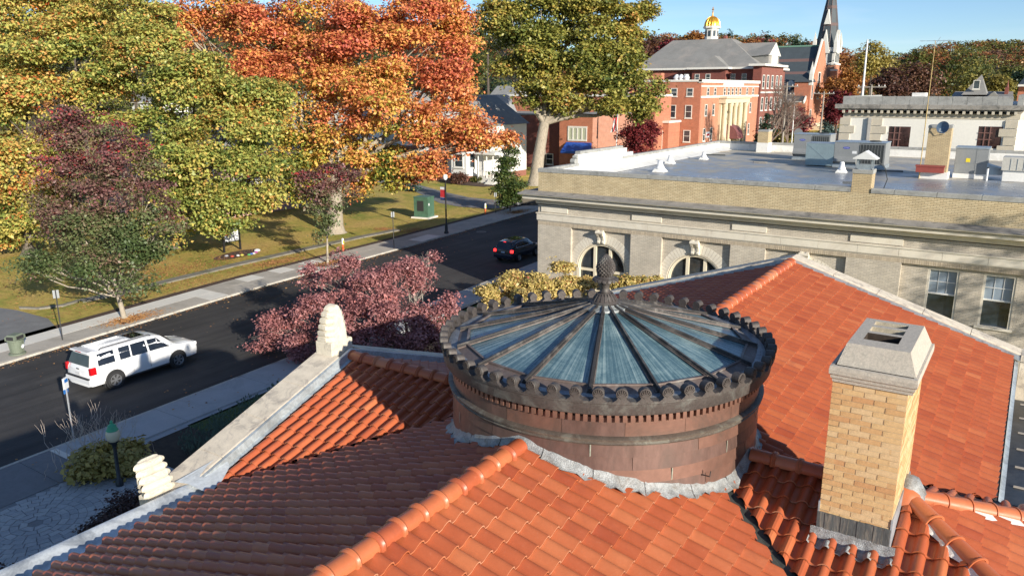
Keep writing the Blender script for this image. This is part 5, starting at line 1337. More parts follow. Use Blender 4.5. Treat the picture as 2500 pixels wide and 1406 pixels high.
# --- oak
b = G(1307, 452); dp = dep(b)
tree('oak_tree', 'huge old oak with olive green crown and pale forked trunk beside the brick buildings', 'oak tree', b,
     pxlobes([(1330, 30, 100, 3), (1450, 60, 95, 2), (1510, 150, 80, 0), (1420, 150, 95, 0), (1300, 130, 85, 0), (1260, 60, 70, 2), (1540, 220, 62, -2), (1480, 240, 65, -3), (1370, 230, 65, -2), (1290, 230, 52, -1), (1215, 90, 45, 2), (1225, 20, 50, 2), (1560, 30, 38, 1), (1330, -30, 80, 3), (1590, 215, 28, -2), (1540, 70, 50, 2), (1430, -30, 90, 3), (1235, 170, 40, 0), (1560, 260, 40, -3)], dp),
     135000, .46, 'oak', M_BARKP, .95, subl=6, clump=14, gaps=.5, split=.42, fan=4, cull=lambda C: .65*np.exp(-((pxu(C)[0]-1290)/60)**2-((pxu(C)[1]-235)/45)**2)+.5*np.exp(-((pxu(C)[0]-1215)/40)**2-((pxu(C)[1]-120)/60)**2), tint=.46, tvar=.17, spread=.65, tfun=lambda C: blobnoise(C, .3, 3)*.2)
# --- purple dogwood by the near side of the street
b = G(304, 780); dp = dep(b)
def tf_dw(C):
    u, v = pxu(C); return np.clip((520-v)/420, -.32, .25)+blobnoise(C, 1.1, 5)*.3
tree('dogwood_tree', 'street dogwood turning purple above and still green below by the white SUV', 'dogwood tree', b,
     pxlobes([(210, 330, 85, 1), (300, 380, 80, 0), (170, 420, 75, 1), (260, 480, 90, 0), (360, 500, 65, -1), (180, 560, 75, 0), (320, 590, 80, -1), (230, 660, 70, -1), (110, 650, 60, 0), (390, 590, 42, -1), (60, 660, 40, 0), (330, 690, 48, -2), (130, 330, 50, 1), (130, 500, 60, 1), (250, 560, 80, 0), (400, 540, 45, -1)], dp-1),
     52000, .17, 'dogwood', M_BARKP, .17, subl=6, split=.2, tint=.42, tvar=.12, spread=.34, shell=.35, gaps=.5, clump=14, tfun=tf_dw)
# --- young tree on the far pavement
b = G(800, 645); dp = dep(b)
tree('young_street_tree', 'slim young dogwood with red and green leaves on the far pavement', 'tree', b,
     pxlobes([(800, 430, 45, 0), (770, 480, 50, 0), (840, 470, 45, 0), (800, 520, 40, 0), (860, 430, 32, 0), (745, 440, 30, 0), (790, 575, 26, -.5)], dp),
     9000, .2, 'dogwood', M_BARKP, .09, subl=5, gaps=.5, split=.4, tint=.5, tvar=.15, spread=.26, tfun=lambda C: np.clip((470-pxu(C)[1])/200, -.3, .2))
b = G(1246, 519); dp = dep(b)
tree('young_street_tree', 'small green street tree in front of the white house porch', 'tree', b,
     pxlobes([(1243, 400, 24, 0), (1240, 435, 34, 0), (1262, 460, 30, 0), (1225, 470, 28, 0), (1250, 370, 16, 0), (1245, 488, 26, 0)], dp),
     12000, .24, 'green', M_BARKD, .09, subl=4, split=.3, tint=.55, tvar=.22, spread=.3)
# --- pink dogwood beside the library
b = np.array([-25.2, 29.8, 0]); dp = dep((b[0], b[1], 4))
tree('dogwood_tree', 'spreading dogwood with dusty pink leaves and bare grey twigs beside the library', 'dogwood tree', b,
     pxlobes([(820, 680, 60, 1), (920, 700, 75, 0), (1020, 680, 55, 1), (780, 760, 70, 0), (880, 790, 85, -1), (990, 790, 85, -1), (1080, 770, 55, -1), (1060, 830, 50, -1.5), (690, 800, 55, 1), (740, 850, 60, 0), (650, 830, 40, 1.5), (850, 850, 65, -1), (1000, 640, 32, 1.5), (1045, 625, 22, 1.5), (760, 680, 36, 2), (830, 630, 22, 2), (950, 850, 60, -2)], dp),
     70000, .13, 'pink', mat('ashen twigs', (.34, .3, .26), .9), .16, subl=5, split=.12, fan=16, tint=.48, tvar=.18, spread=.2, shell=.4, gaps=.5, flat=.6, tfun=lambda C: blobnoise(C, 1.2, 3)*.15)
# --- yellow shrubs against the brick hall
b = np.array([-21.5, 38.5, 0]); dp = dep((b[0], b[1], 3))
tree('flowering_shrub', 'tall shrub with pale yellow leaves in front of the first arched window', 'shrub', b,
     pxlobes([(1210, 715, 34, 0), (1255, 700, 38, 0), (1305, 690, 36, 0), (1350, 705, 36, 0), (1290, 735, 40, -1), (1400, 700, 32, 0), (1365, 650, 17, 0), (1345, 635, 10, 0), (1385, 655, 12, 0), (1430, 690, 22, .5), (1200, 745, 26, -.5)], dp),
     34000, .15, 'yellow', M_BARKP, .08, subl=4, split=.2, tint=.52, tvar=.2, spread=.17, shell=.4)
b = np.array([-16.8, 38.8, 0])
tree('flowering_shrub', 'lower yellow green shrub between the two arched windows', 'shrub', b,
     pxlobes([(1500, 690, 22, 0), (1530, 685, 20, 0), (1570, 685, 15, 0), (1600, 680, 8, 0), (1520, 720, 30, 0)], dep((b[0], b[1], 3))),
     7000, .14, 'yellow', M_BARKP, .06, subl=4, split=.2, tint=.45, tvar=.2, spread=.17, shell=.4)
# --- conifers and shrubs round the white house
def conifer(label, base, h, r_, n, size, pal='conifer', group=None, cat='fir tree', lean=0):
    o = thing('fir_tree', label, cat, tuple(base), group=group)
    mb = MB(); mb.tube([(0, 0, 0), (0, 0, h*.95)], [h*.022, .02], 6); mb.build('trunk', M_BARKD, o)
    lob = []
    k = int(max(7, h/1.1))
    for i in range(k):
        f = i/(k-1); z = h*(.1+.86*f); rr = r_*(1-f)**.8+.12
        for j in range(max(2, int(5*(1-f)))+1):
            a = random.uniform(0, 6.28); q = rr*.55; lob.append((q*math.cos(a), q*math.sin(a), z, rr*.5, rr*.5, h/k*.42))
    global CAMV
    CAMV = CAM_POS-np.array(base); crown('crown', lob, n, size, pal, o, clump=8, spread=size*.9, tint=.45, tvar=.25, droop=1.); CAMV = CAM_POS
    return o
conifer('small blue spruce on the lawn beside the side drive', G(1003, 468), 4.2, 1.5, 5000, .22, 'spruce', cat='spruce')
def bush(label, base, r_, pal, n=1500, size=.14, cat='bush', group=None, h=1., name='round_bush', tint=.5):
    global CAMV
    o = thing(name, label, cat, tuple(base), group=group)
    lob = [(0, 0, r_*.5*h, r_*.8, r_*.8, r_*.6*h)]+[(r_*.5*math.cos(a), r_*.5*math.sin(a), r_*.55*h, r_*.45, r_*.45, r_*.4*h) for a in (0.3, 1.9, 3.2, 4.8)]
    mb = MB(); 
    for a in range(5): mb.tube([(0, 0, -.05), (r_*.3*math.cos(a*1.3), r_*.3*math.sin(a*1.3), r_*.7*h)], [.03*r_+.01, .01], 5)
    mb.build('stems', M_BARKD, o)
    CAMV = CAM_POS-np.array(base); crown('leaves', lob, n, size, pal, o, clump=8, spread=size, tint=tint, tvar=.2, shell=.3); CAMV = CAM_POS
    return o
for i, (u, v, pal) in enumerate([(1163, 443, 'olive'), (1178, 444, 'olive'), (1194, 444, 'olive'), (1206, 443, 'rust'), (1217, 442, 'rust')]):
    bush(['first clipped round bush under the white bay window', 'second clipped round bush from the bay window', 'middle clipped round bush before the white porch', 'fourth clipped bush, tinged brown, before the porch', 'last small brown bush at the porch steps'][i], G(u, v+2), .75, pal, 1200, .2, h=1.1, group='clipped bushes along the white house')
bush('loose reddish bush at the left corner of the bay window', G(1118, 449), 1.5, 'brown', 2500, .25)
bush('reddish brown bush between bay window and porch', G(1185, 437), 1.6, 'brown', 2500, .25)
# hosta, lavender, dark barberry and hedge on the shaded side of the library
bush('yellowing hosta clump at the foot of the globe lamp', G(270, 1150, .05), 1.35, 'gold', 5200, .2, cat='hosta', name='hosta_plant', h=.6, tint=.95)
bush('dark red barberry mound beside the paved circle under the gable foot', (-21.2, 11.3, 0), 1.7, 'brown', 9000, .1, h=.9, name='barberry_bush', tint=.15)
bush('dark barberry mound at the bottom left corner of the forecourt', (-20.6, 6.3, 0), 1.9, 'brown', 9000, .1, h=.9, name='barberry_bush', tint=.15)
for k, (x, y, r_, lab) in enumerate([(-25.2, 16.6, .75, 'grey green lavender tuft just behind the hosta'), (-25.6, 18.2, .7, 'grey green lavender tuft, second from the hosta along the pavement'), (-26., 19.9, .7, 'third grey green lavender tuft along the shaded pavement'), (-26.4, 21.6, .6, 'last grey green lavender tuft before the dark hedge')]):
    o = thing('lavender_plant', lab, 'lavender', (x, y, .04), group='lavender tufts along the pavement')
    mb = MB()
    for _ in range(260):
        a = random.uniform(0, 6.28); q = r_*random.random()**.5; x0, y0 = q*math.cos(a), q*math.sin(a); h_ = random.uniform(.35, .8)
        lx, ly = x0+math.cos(a)*.2, y0+math.sin(a)*.2; w = .014
        mb.add([(x0-w, y0, 0), (x0+w, y0, 0), (lx, ly, h_)], [(0, 1, 2)]); mb.add([(lx, ly, h_), (lx+.03, ly+.02, h_-.12), (lx-.02, ly-.03, h_-.1)], [(0, 1, 2)])
    mb.build('stalks', mat('lavender stalk', (.1, .14, .1), .9, .3, 8), o)
o = thing('box_hedge', 'dark clipped hedge in deep shade along the library wall', 'hedge', (-20, 25, 0))
CAMV = CAM_POS-np.array([-20, 25, 0])
crown('leaves', [(x, y, .5, .8, .9, .7) for y in np.arange(-9, 13, 1.1) for x in (-1.5+.0*y, 0., 1.5)], 26000, .13, 'conifer', o, clump=8, spread=.2, tint=.4, tvar=.3, shell=.5); CAMV = CAM_POS
mb = MB()
for y in np.arange(-9, 13, 2.): mb.tube([(0, y, 0), (0, y+.1, .7)], .03, 5)
mb.build('stems', M_BARKD, o)
# dry bare stalks beside the blue sign
o = thing('dry_stalks', 'tangle of pale bare winter stalks by the pavement sign post', 'dry plant', tuple(G(235, 1120, .1)))
mb = MB()
for k in range(46):
    x0, y0 = random.gauss(0, .55), random.gauss(0, .8); a = random.uniform(0, 6.28); h_ = random.uniform(.5, 1.9); w = h_*.35
    limb(mb, (x0, y0, 0), (x0+w*math.cos(a), y0+w*math.sin(a), h_), .012, .006, 4, .08, 4)
    if h_ > 1.2:
        for _ in range(3): b2 = random.uniform(0, 6.28); limb(mb, (x0+w*.6*math.cos(a), y0+w*.6*math.sin(a), h_*.7), (x0+w*math.cos(a)+.25*math.cos(b2), y0+w*math.sin(a)+.25*math.sin(b2), h_+.1), .006, .003, 3, .1, 4)
mb.build('stalks', mat('pale dry stalk', (.5, .42, .36), .9), o)['kind'] = 'stuff'
# ---------------------------------------------------------------- distant trees
def ftree(label, u, vtop, wpx, depth, pal, n=5000, tint=.5, name='broadleaf_tree', group='trees on the far slopes', zb=0, size=None, cat='tree'):
    p = CAM_POS+ray(u, vtop)*depth; r_ = wpx*depth/F/2; H_ = p[2]-zb
    base = (p[0], p[1], zb); r_ = min(r_, H_*.55)
    lobes = [(p[0], p[1], zb+H_-r_*.75, r_*.7, r_*.7, r_*.75)]
    right = np.array([MM[0][0], MM[0][1], 0])
    for _ in range(7):
        q = random.uniform(-.62, .62); zz = random.uniform(.3, .78); dd = random.uniform(-.4, .3)
        c = p+right*q*r_-np.array([MM[2][0], MM[2][1], 0])*(-dd*r_)
        lobes.append((c[0], c[1], zb+H_-r_*2*(1-zz)*.8-r_*.25, r_*.42, r_*.42, r_*.4))
    global CAMV
    o = thing(name, label, cat, base, group=group)
    mb = MB(); mb.tube([(0, 0, 0), (0, 0, H_*.7)], [r_*.08, r_*.03], 6); mb.build('trunk', M_BARKD, o)
    CAMV = CAM_POS-np.array(base); s = size or max(.45, depth*.0032)
    crown('crown', rel(lobes, base), n, s, pal, o, clump=9, spread=s*1.2, tint=tint, tvar=.2, shell=.5, face=.95); CAMV = CAM_POS
    return o
# hills first: terrain sheets behind the town
def hill(name, pts, y_off, m):
    """pts: list of (u, v_top, depth); ridge line then falls towards the viewer"""
    mb = MB(); rows = [[], [], []]
    for u, v, d in pts:
        p = CAM_POS+ray(u, v)*d; p2 = CAM_POS+ray(u, v)*d*.62; p3 = CAM_POS+ray(u, v)*d*1.5
        rows[0].append((p2[0], p2[1], -1)); rows[1].append(tuple(p)); rows[2].append((p3[0], p3[1], -1))
    mb.grid(rows); o = mb.build(name, m, smooth=80); o['kind'] = 'structure'; return o
M_HILL = mat('wooded hillside', (.07, .06, .03), .95, .5, .02, world=True, fine=6, stain=(.1, .045, .03))
HP1 = [(1300, 190, 560), (1450, 130, 600), (1600, 108, 620), (1750, 110, 640), (1900, 108, 660), (2000, 118, 680), (2120, 150, 700)]
HP2 = [(2050, 190, 900), (2150, 165, 900), (2250, 140, 950), (2330, 124, 980), (2420, 122, 1000), (2520, 128, 1000), (2700, 150, 1000), (2900, 190, 1000)]
HP3 = [(-900, 170, 420), (-300, 120, 420), (200, 60, 420), (600, 40, 430), (1000, 60, 440), (1250, 95, 450), (1450, 160, 460)]
for nm, hp in (('hill', HP1), ('hill', HP2), ('hill', HP3)): hill(nm, hp, 0, M_HILL)
def wood(name, hp, n, pals, size, k0=.66, k1=1.02, du=6):
    us = [h[0] for h in hp]
    for pal, share, tn in pals:
        lob = []
        for _ in range(int(n*share)):
            u = random.uniform(us[0], us[-1]); v = np.interp(u, us, [h[1] for h in hp]); d = np.interp(u, us, [h[2] for h in hp]); k = random.uniform(0, 1)**.7
            dist = d*(k0+(k1-k0)*k); z = (CAM_POS+ray(u, v)*d)[2]*((k0+(k1-k0)*k-.62)/.38)
            p = CAM_POS+ray(u, v)*dist; r_ = random.uniform(.7, 1.2)*size*6
            lob.append((p[0], p[1], max(0, z), r_, r_, r_*.8))
        o = crown(name, lob, int(len(lob)*300), size, pal, None, clump=8, spread=size*1.1, tint=tn, tvar=.2, shell=.75, face=.97, gaps=.05, up=.3)
        o['kind'] = 'stuff'
wood('far_wood', HP1, 300, [('rust', .5, .65), ('olive', .35, .5), ('redtree', .08, .6), ('brown', .07, .7)], 1.5)
wood('far_wood', HP2, 300, [('rust', .3, .45), ('olive', .5, .55), ('gold', .1, .3), ('brown', .1, .8)], 2.2)
wood('near_hill_wood', HP3, 420, [('olive', .5, .4), ('rust', .2, .5), ('conifer', .3, .4)], 1.1)
# individual trees on and before the hills
FT = [('dark red tree on the ridge left of the golden dome', 1600, 88, 110, 330, 'brown', .7), ('purple crowned tree rising just above the grey slate roof left of the dome', 1640, 96, 70, 300, 'redtree', .4),
 ('bright orange tree close to the left of the golden dome', 1700, 80, 60, 380, 'rust', .85), ('orange tree just right of the golden dome', 1765, 92, 60, 380, 'rust', .9), ('low orange treetop over the church roof', 1835, 98, 55, 420, 'rust', .6),
 ('red orange tree right behind the church spire', 2040, 128, 85, 330, 'rust', .6), ('orange tree lower right of the church tower', 2045, 190, 90, 260, 'rust', .75), ('glowing orange tree left of the tall white flagpole', 2085, 170, 60, 280, 'rust', .95),
 ('tall golden green tree behind the white flagpole', 2135, 105, 105, 260, 'gold', .6), ('dark copper beech behind the stone hall parapet', 2175, 165, 100, 210, 'brown', .4), ('brown leaved tree behind the antenna mast', 2235, 152, 110, 220, 'brown', .7),
 ('small golden tree between the brown trees', 2215, 155, 60, 300, 'gold', .5), ('broad olive and orange tree crossed by the antenna mast', 2270, 114, 150, 380, 'rust', .35), ('green tree left of the pointed grey turret', 2240, 125, 120, 330, 'olive', .4),
 ('large yellow green tree behind the pointed grey turret', 2370, 145, 140, 270, 'olive', .75), ('broad dark green tree behind the yellow green one', 2350, 128, 160, 330, 'olive', .35), ('dark tree at the right edge above the slate roof', 2470, 160, 110, 300, 'olive', .45),
 ('golden tree in the gap before the right edge', 2440, 185, 70, 250, 'gold', .3), ('dark purple tree beside the church steps', 2050, 222, 90, 215, 'redtree', .15), ('dark green tree at the foot of the far ridge right', 2500, 175, 90, 260, 'conifer', .6)]
for lab, u, v, w, d, pal, tn in FT: ftree(lab, u, v, w, d, pal, 4500, tn, group='trees beyond the town roofs')
for i, (u, v, w, pal, tn) in enumerate([(20, -10, 130, 'olive', .3), (160, -30, 150, 'maple_orange', .3), (300, -20, 150, 'olive', .5), (520, 150, 160, 'olive', .2), (640, 60, 140, 'olive', .4), (760, 250, 120, 'conifer', .5), (880, 160, 130, 'olive', .3), (1010, 130, 130, 'conifer', .5), (1130, 110, 130, 'olive', .35), (1190, 20, 130, 'olive', .5), (420, 200, 140, 'conifer', .5)]):
    ftree(['dark tree behind the left maple at the top left corner', 'orange tinged tree high behind the left maple', 'olive tree behind the gap of the two green maples', 'dim tree deep behind the green maple', 'olive tree top behind the orange maple', 'dark evergreen behind the orange maple trunk', 'olive tree behind the middle of the orange maple', 'dark evergreen seen through the orange maple', 'olive tree left of the oak crown', 'dark evergreen behind the left limbs of the oak', 'dark evergreen behind the left maples'][i], u, v, w, 150+i*6, pal, 5000, tn, group='trees behind the big maples')
ftree('round dark red tree before the brick annex', 1562, 288, 120, 118, 'redtree', 9000, .6, group='red ornamental trees', size=.32)
ftree('dark red tree in front of the church porch', 1945, 262, 90, 190, 'redtree', 5000, .4, group='red ornamental trees', size=.5)
for i, (u, v, h) in enumerate([(1783, 72, 1.), (1800, 86, .8), (1875, 76, 1.), (1905, 84, 1.15), (1930, 84, 1.), (1945, 78, 1.1), (1968, 90, .9)]):
    p = CAM_POS+ray(u, v)*480
    conifer('dark fir on the skyline, number %s from the golden dome' % ['one', 'two', 'three', 'four', 'five', 'six', 'seven'][i], (p[0], p[1], 24.), p[2]-24., 5.*h, 3200, 1.1, group='firs on the skyline')
conifer('bushy green fir beside the mansion, behind the flat roof', tuple(CAM_POS+ray(1878, 285)*175*np.array([1, 1, 0])*1+np.array([0, 0, -13.4])), 9, 3.0, 4500, .5)
bush('yellow green shrub right of the bushy fir', tuple((CAM_POS+ray(1905, 330)*170)*np.array([1, 1, 0])), 4.2, 'gold', 3000, .45, tint=.2)
conifer('slim blue spruce beside the church tower', tuple((CAM_POS+ray(2033, 250)*230)*np.array([1, 1, 0])), 12, 2.6, 2500, .6, 'spruce')
# leafless tree in front of the mansion
def bare(label, u, v, depth, H_, spread):
    p = CAM_POS+ray(u, v)*depth; o = thing('leafless_tree', label, 'bare tree', (p[0], p[1], 0)); mb = MB()
    limb(mb, (0, 0, 0), (0, 0, H_*.35), .3, .22, 4, .02)
    def rec(a, d, L, r_, k):
        b_ = a+d*L; limb(mb, a, b_, r_, r_*.6, 3, .08, 4 if k < 3 else 6)
        if k > 0:
            for _ in range(4 if k > 1 else 3):
                nd = (d+Vector((random.gauss(0, .5), random.gauss(0, .5), random.gauss(.12, .3)))*spread).normalized(); rec(a.lerp(b_, random.uniform(.55, 1)), nd, L*.66, r_*.55, k-1)
    for _ in range(6): rec(Vector((0, 0, H_*random.uniform(.2, .36))), Vector((random.gauss(0, .6), random.gauss(0, .6), 1)).normalized(), H_*.26, .13, 4)
    mb.build('branches', mat('brownish grey twig', (.2, .15, .12), .95), o)
bare('leafless twiggy tree spreading before the mansion windows', 1885, 300, 150, 17, 1.)
bare('second bare brown tree right of the first, before the transformer poles', 1925, 300, 165, 12, 1.1)
# ================================================================ vehicles
M_TYRE = mat('tyre rubber', (.025, .025, .026), .85, .2, 8); M_RIM = mat('alloy wheel', (.55, .56, .58), .3, .05, 4, metal=.8, bumps=0)
M_TINT = mat_glass('tinted car glass', (.012, .014, .018), .03); M_CHR = mat('chrome', (.6, .6, .62), .15, .05, 2, metal=1, bumps=0)
M_PLAST = mat('black plastic trim', (.03, .03, .032), .6, .1, 8); M_RED = mat('red tail lamp', (.5, .008, .012), .2, .1, 3, bumps=0, coat=.6)
M_CLR = mat('clear lamp', (.65, .66, .68), .1, .05, 3, bumps=0)
def glow(name, col, s):
    m, t, b = nodes(name); b.inputs['Base Color'].default_value = (*col, 1); b.inputs['Emission Color'].default_value = (*col, 1); b.inputs['Emission Strength'].default_value = s; b.inputs['Roughness'].default_value = .3; return m
def paint(name, col, rough=.25):
    m, t, b = nodes(name); b.inputs['Base Color'].default_value = (*col, 1); b.inputs['Roughness'].default_value = rough; b.inputs['Coat Weight'].default_value = .6; b.inputs['Coat Roughness'].default_value = .05; return m
def car(name, label, cat, loc, rz, L, Wd, H_, st, pm, wheels, wr, belt, windows, lamp_on=False, roofrack=True, sunroof=True, rear_glass=True, seed=0):
    """st: stations (x, z_hood/roof_top, half_width_top, z_belt, half_w_belt); body grid from sill over the belt to the roof centre"""
    t = thing(name, label, cat, loc, rz); hw = Wd/2
    mb = MB(); rows = []
    zs = .32
    def secn(x, zt, wt, zb, wb, wsill=.97):
        pts = [(0, zs), (wb*wsill*.8, zs), (wb*wsill, zs+.06), (wb*1.0, zs+.32), (wb*1.0, (zs+zb)/2+.12), (wb*.985, zb-.05), (wb*.955, zb)]
        if zt > zb+.06:
            pts += [(wb*.945, zb+.03), (wb*.945*(1-.5)+wt*.5, zb+(zt-zb)*.5), (wt, zt-.1), (wt*.94, zt-.03), (wt*.75, zt), (0, zt+.025)]
        else:
            pts += [(wb*.93, zb+.01), (wb*.85, zb+(zt-zb)*.6+.01), (wb*.7, zt), (wb*.5, zt+.01), (wb*.25, zt+.015), (0, zt+.02)]
        return [(x, -y, z) for y, z in pts]+[(x, y, z) for y, z in reversed(pts[:-1])]
    for s_ in st: rows.append(secn(*s_))
    mb.grid(rows)
    mb.add(rows[0], [tuple(range(len(rows[0])))]); mb.add(rows[-1], [tuple(reversed(range(len(rows[-1]))))])
    o = mb.build('body', pm, t, smooth=38)
    def side(x, f):   # point on greenhouse side: f 0 at belt, 1 at roof
        for a, b in zip(st, st[1:]):
            if a[0] <= x <= b[0]:
                q = (x-a[0])/(b[0]-a[0]); zt, wt, zb, wb = [a[i]+(b[i]-a[i])*q for i in (1, 2, 3, 4)]; break
        z0, z1 = zb+.05, zt-.12; w0, w1 = wb*.945, wt
        return w0+(w1-w0)*f, z0+(z1-z0)*f
    for sd in (-1, 1):
        for (xa, xb, xa2, xb2) in windows:
            mb = MB(); n = 5; rws = []
            for f in (0.02, .5, .98):
                row = []
                for i in range(n+1):
                    x = (xa+(xb-xa)*i/n)*(1-f)+(xa2+(xb2-xa2)*i/n)*f; y, z = side(x, f); row.append((x, sd*(y+.012), z))
                rws.append(row)
            mb.grid(rws); mb.build('side_window', M_TINT, t)
    # wheel arches, wheels
    for xw in wheels:
        for sd in (-1, 1):
            mb = MB(); mb.lathe([(wr*1.16, 0), (wr*1.17, .03), (wr*1.06, .032), (wr*1.05, .02), (.02, .02)], 24, M=Matrix.Translation((xw, sd*(hw-.018 if sd > 0 else hw-.018), wr+.02))@Matrix.Rotation(R(-90*sd), 4, 'X')); mb.build('wheel_arch', M_PLAST, t)
            w = link('wheel', None, t); w.location = (xw, sd*(hw-.055), wr); w.rotation_euler = (0, 0, 0 if sd > 0 else math.pi)
            mb = MB(); RX = Matrix.Rotation(R(-90), 4, 'X')
            mb.lathe([(wr*.66, .1), (wr*.8, .135), (wr*.95, .12), (wr, .07), (wr, -.1), (wr*.9, -.13), (wr*.6, -.12)], 32, M=RX); mb.build('tyre', M_TYRE, w, smooth=45)
            mb = MB(); mb.lathe([(wr*.67, .1), (wr*.64, .12), (wr*.6, .09), (wr*.58, .05)], 32, M=RX); mb.lathe([(0, .1), (wr*.14, .1), (wr*.15, .06)], 16, M=RX)
            for k in range(6):
                a = 2*math.pi*k/6
                for da in (-.13, .13): mb.bar((wr*.1*math.cos(a), .085, wr*.1*math.sin(a)), (wr*.62*math.cos(a+da), .095, wr*.62*math.sin(a+da)), .045, .03, up=(0, 1, 0))
            mb.build('rim', M_RIM, w, smooth=40)
            mb = MB(); mb.lathe([(0, .045), (wr*.62, .045)], 24, M=RX); mb.build('brake_disc', M_PLAST, w)
    return t, side, hw
M_WHITEP = paint('white car paint', (.78, .79, .8)); M_NAVY = paint('midnight blue car paint', (.012, .018, .035), .2); M_TAN = paint('bronze car paint', (.13, .115, .09))
# big white SUV: x forward. wheelbase 3.3
wa = G(283, 948); wb = G(435, 897); dirv = wb-wa; rz = math.atan2(dirv[1], dirv[0])
Lc, Wc = 5.7, 2.04
st = [(-2.78, 1.0, .8, .98, .86), (-2.74, 1.1, .84, 1.02, .96), (-2.66, 1.3, .8, 1.12, .985), (-2.48, 1.86, .74, 1.18, 1.0), (-2.2, 1.9, .75, 1.19, 1.01), (-1.2, 1.92, .77, 1.19, 1.02), (0., 1.92, .77, 1.18, 1.02), (.7, 1.88, .75, 1.17, 1.02),
      (.98, 1.8, .73, 1.16, 1.02), (1.6, 1.3, .78, 1.14, 1.015), (1.72, 1.19, .86, 1.13, 1.01), (2.3, 1.15, .85, 1.08, .99), (2.72, 1.05, .8, .98, .94), (2.86, .9, .7, .84, .84)]
wins = [(-2.36, -1.55, -2.28, -1.5), (-1.3, -.78, -1.26, -.72), (-.7, .1, -.66, .1), (.2, 1.28, .2, .72)]
nrm = np.array([math.sin(rz), -math.cos(rz), 0])   # near side is -y local
mid = (wa+wb)/2; ctr = mid-nrm*(Wc/2-.02)*1.0+np.array([math.cos(rz), math.sin(rz), 0])*0
ctr = mid+np.array([-math.sin(rz), math.cos(rz), 0])*(Wc/2-.05)
ctr[2] = .03
suv, sidef, hw = car('suv_car', 'long white SUV with roof rails and open dark sunroof driving up the street', 'SUV', tuple(ctr+np.array([math.cos(rz), math.sin(rz), 0])*.05), rz, Lc, Wc, 1.92, st, M_WHITEP, (-1.68, 1.62), .41, 1.18, wins)
def addp(name, fn, m, par, **k): mb = MB(); fn(mb); return mb.build(name, m, par, **k)
addp('windscreen', lambda q: q.grid([[(1.02, y*.66, 1.77-.0*abs(y)) for y in (-1, -.5, 0, .5, 1)], [(1.6, y*.84, 1.26-.02*abs(y)) for y in (-1, -.5, 0, .5, 1)]]), M_TINT, suv).location = (.03, 0, .05)
addp('rear_window', lambda q: q.grid([[(-2.535, y*.68, 1.76) for y in (-1, 0, 1)], [(-2.7, y*.82, 1.27) for y in (-1, 0, 1)]]), M_TINT, suv).location = (-.03, 0, .0)
addp('spoiler', lambda q: q.box(-2.66, -2.36, -.7, .7, 1.86, 1.92, c=.03), M_WHITEP, suv)
addp('brake_light', lambda q: q.box(-2.675, -2.66, -.2, .2, 1.87, 1.9), M_RED, suv)
for sd in (-1, 1):
    addp('roof_rail', lambda q: (q.tube([(-2.1, sd*.68, 1.9), (-2., sd*.68, 1.97), (.4, sd*.68, 1.97), (.5, sd*.68, 1.9)], .022, 6)), M_PLAST, suv)
    addp('tail_lamp', lambda q: q.box(-2.79, -2.5, sd*.87, sd*1.0, .92, 1.26, c=.03), M_RED, suv)
    addp('headlamp', lambda q: q.box(2.55, 2.83, sd*.62, sd*.9, .86, 1.02, c=.03), M_CLR, suv)
    addp('mirror', lambda q: (q.box(1.18, 1.34, sd*1.02, sd*1.26, 1.16, 1.34, c=.04)), M_WHITEP, suv)
    addp('running_board', lambda q: q.box(-1.2, 1.12, sd*.93, sd*1.05, .33, .39, c=.02), M_PLAST, suv)
    for xx in (-.74, .15, 1.3): addp('door_seam', lambda q: q.box(xx-.006, xx+.006, sd*1.017, sd*1.026, .5, 1.13), M_PLAST, suv)
    for xx in (-.6, .3): addp('door_handle', lambda q: q.box(xx, xx+.2, sd*1.02, sd*1.05, 1.02, 1.06), M_WHITEP, suv)
    addp('mud_flap', lambda q: q.box(-2.2, -2.17, sd*.82, sd*1.01, .2, .5), M_PLAST, suv)
addp('bumper', lambda q: (q.box(-2.86, -2.6, -.95, .95, .5, .72, c=.05)), M_WHITEP, suv); addp('bumper_step', lambda q: q.box(-2.875, -2.62, -.88, .88, .7, .76, c=.02), M_PLAST, suv)
addp('number_plate', lambda q: q.box(-2.82, -2.8, -.17, .17, .82, .95), mat('plate white', (.6, .6, .6), .5), suv)
addp('badge', lambda q: q.box(-2.8, -2.77, -.1, .1, 1.08, 1.13), M_CHR, suv)
addp('sunroof', lambda q: q.box(-.35, .35, -.42, .42, 1.935, 1.955), M_TINT, suv)
addp('grille', lambda q: q.box(2.8, 2.88, -.5, .5, .68, .94), M_PLAST, suv); addp('lower_trim', lambda q: q.box(2.6, 2.86, -.85, .85, .34, .5), M_PLAST, suv)
for k in range(7): addp('roof_groove', lambda q: q.box(-2.2, -.45, -.52+k*.17, -.50+k*.17, 1.925, 1.945), M_WHITEP, suv)
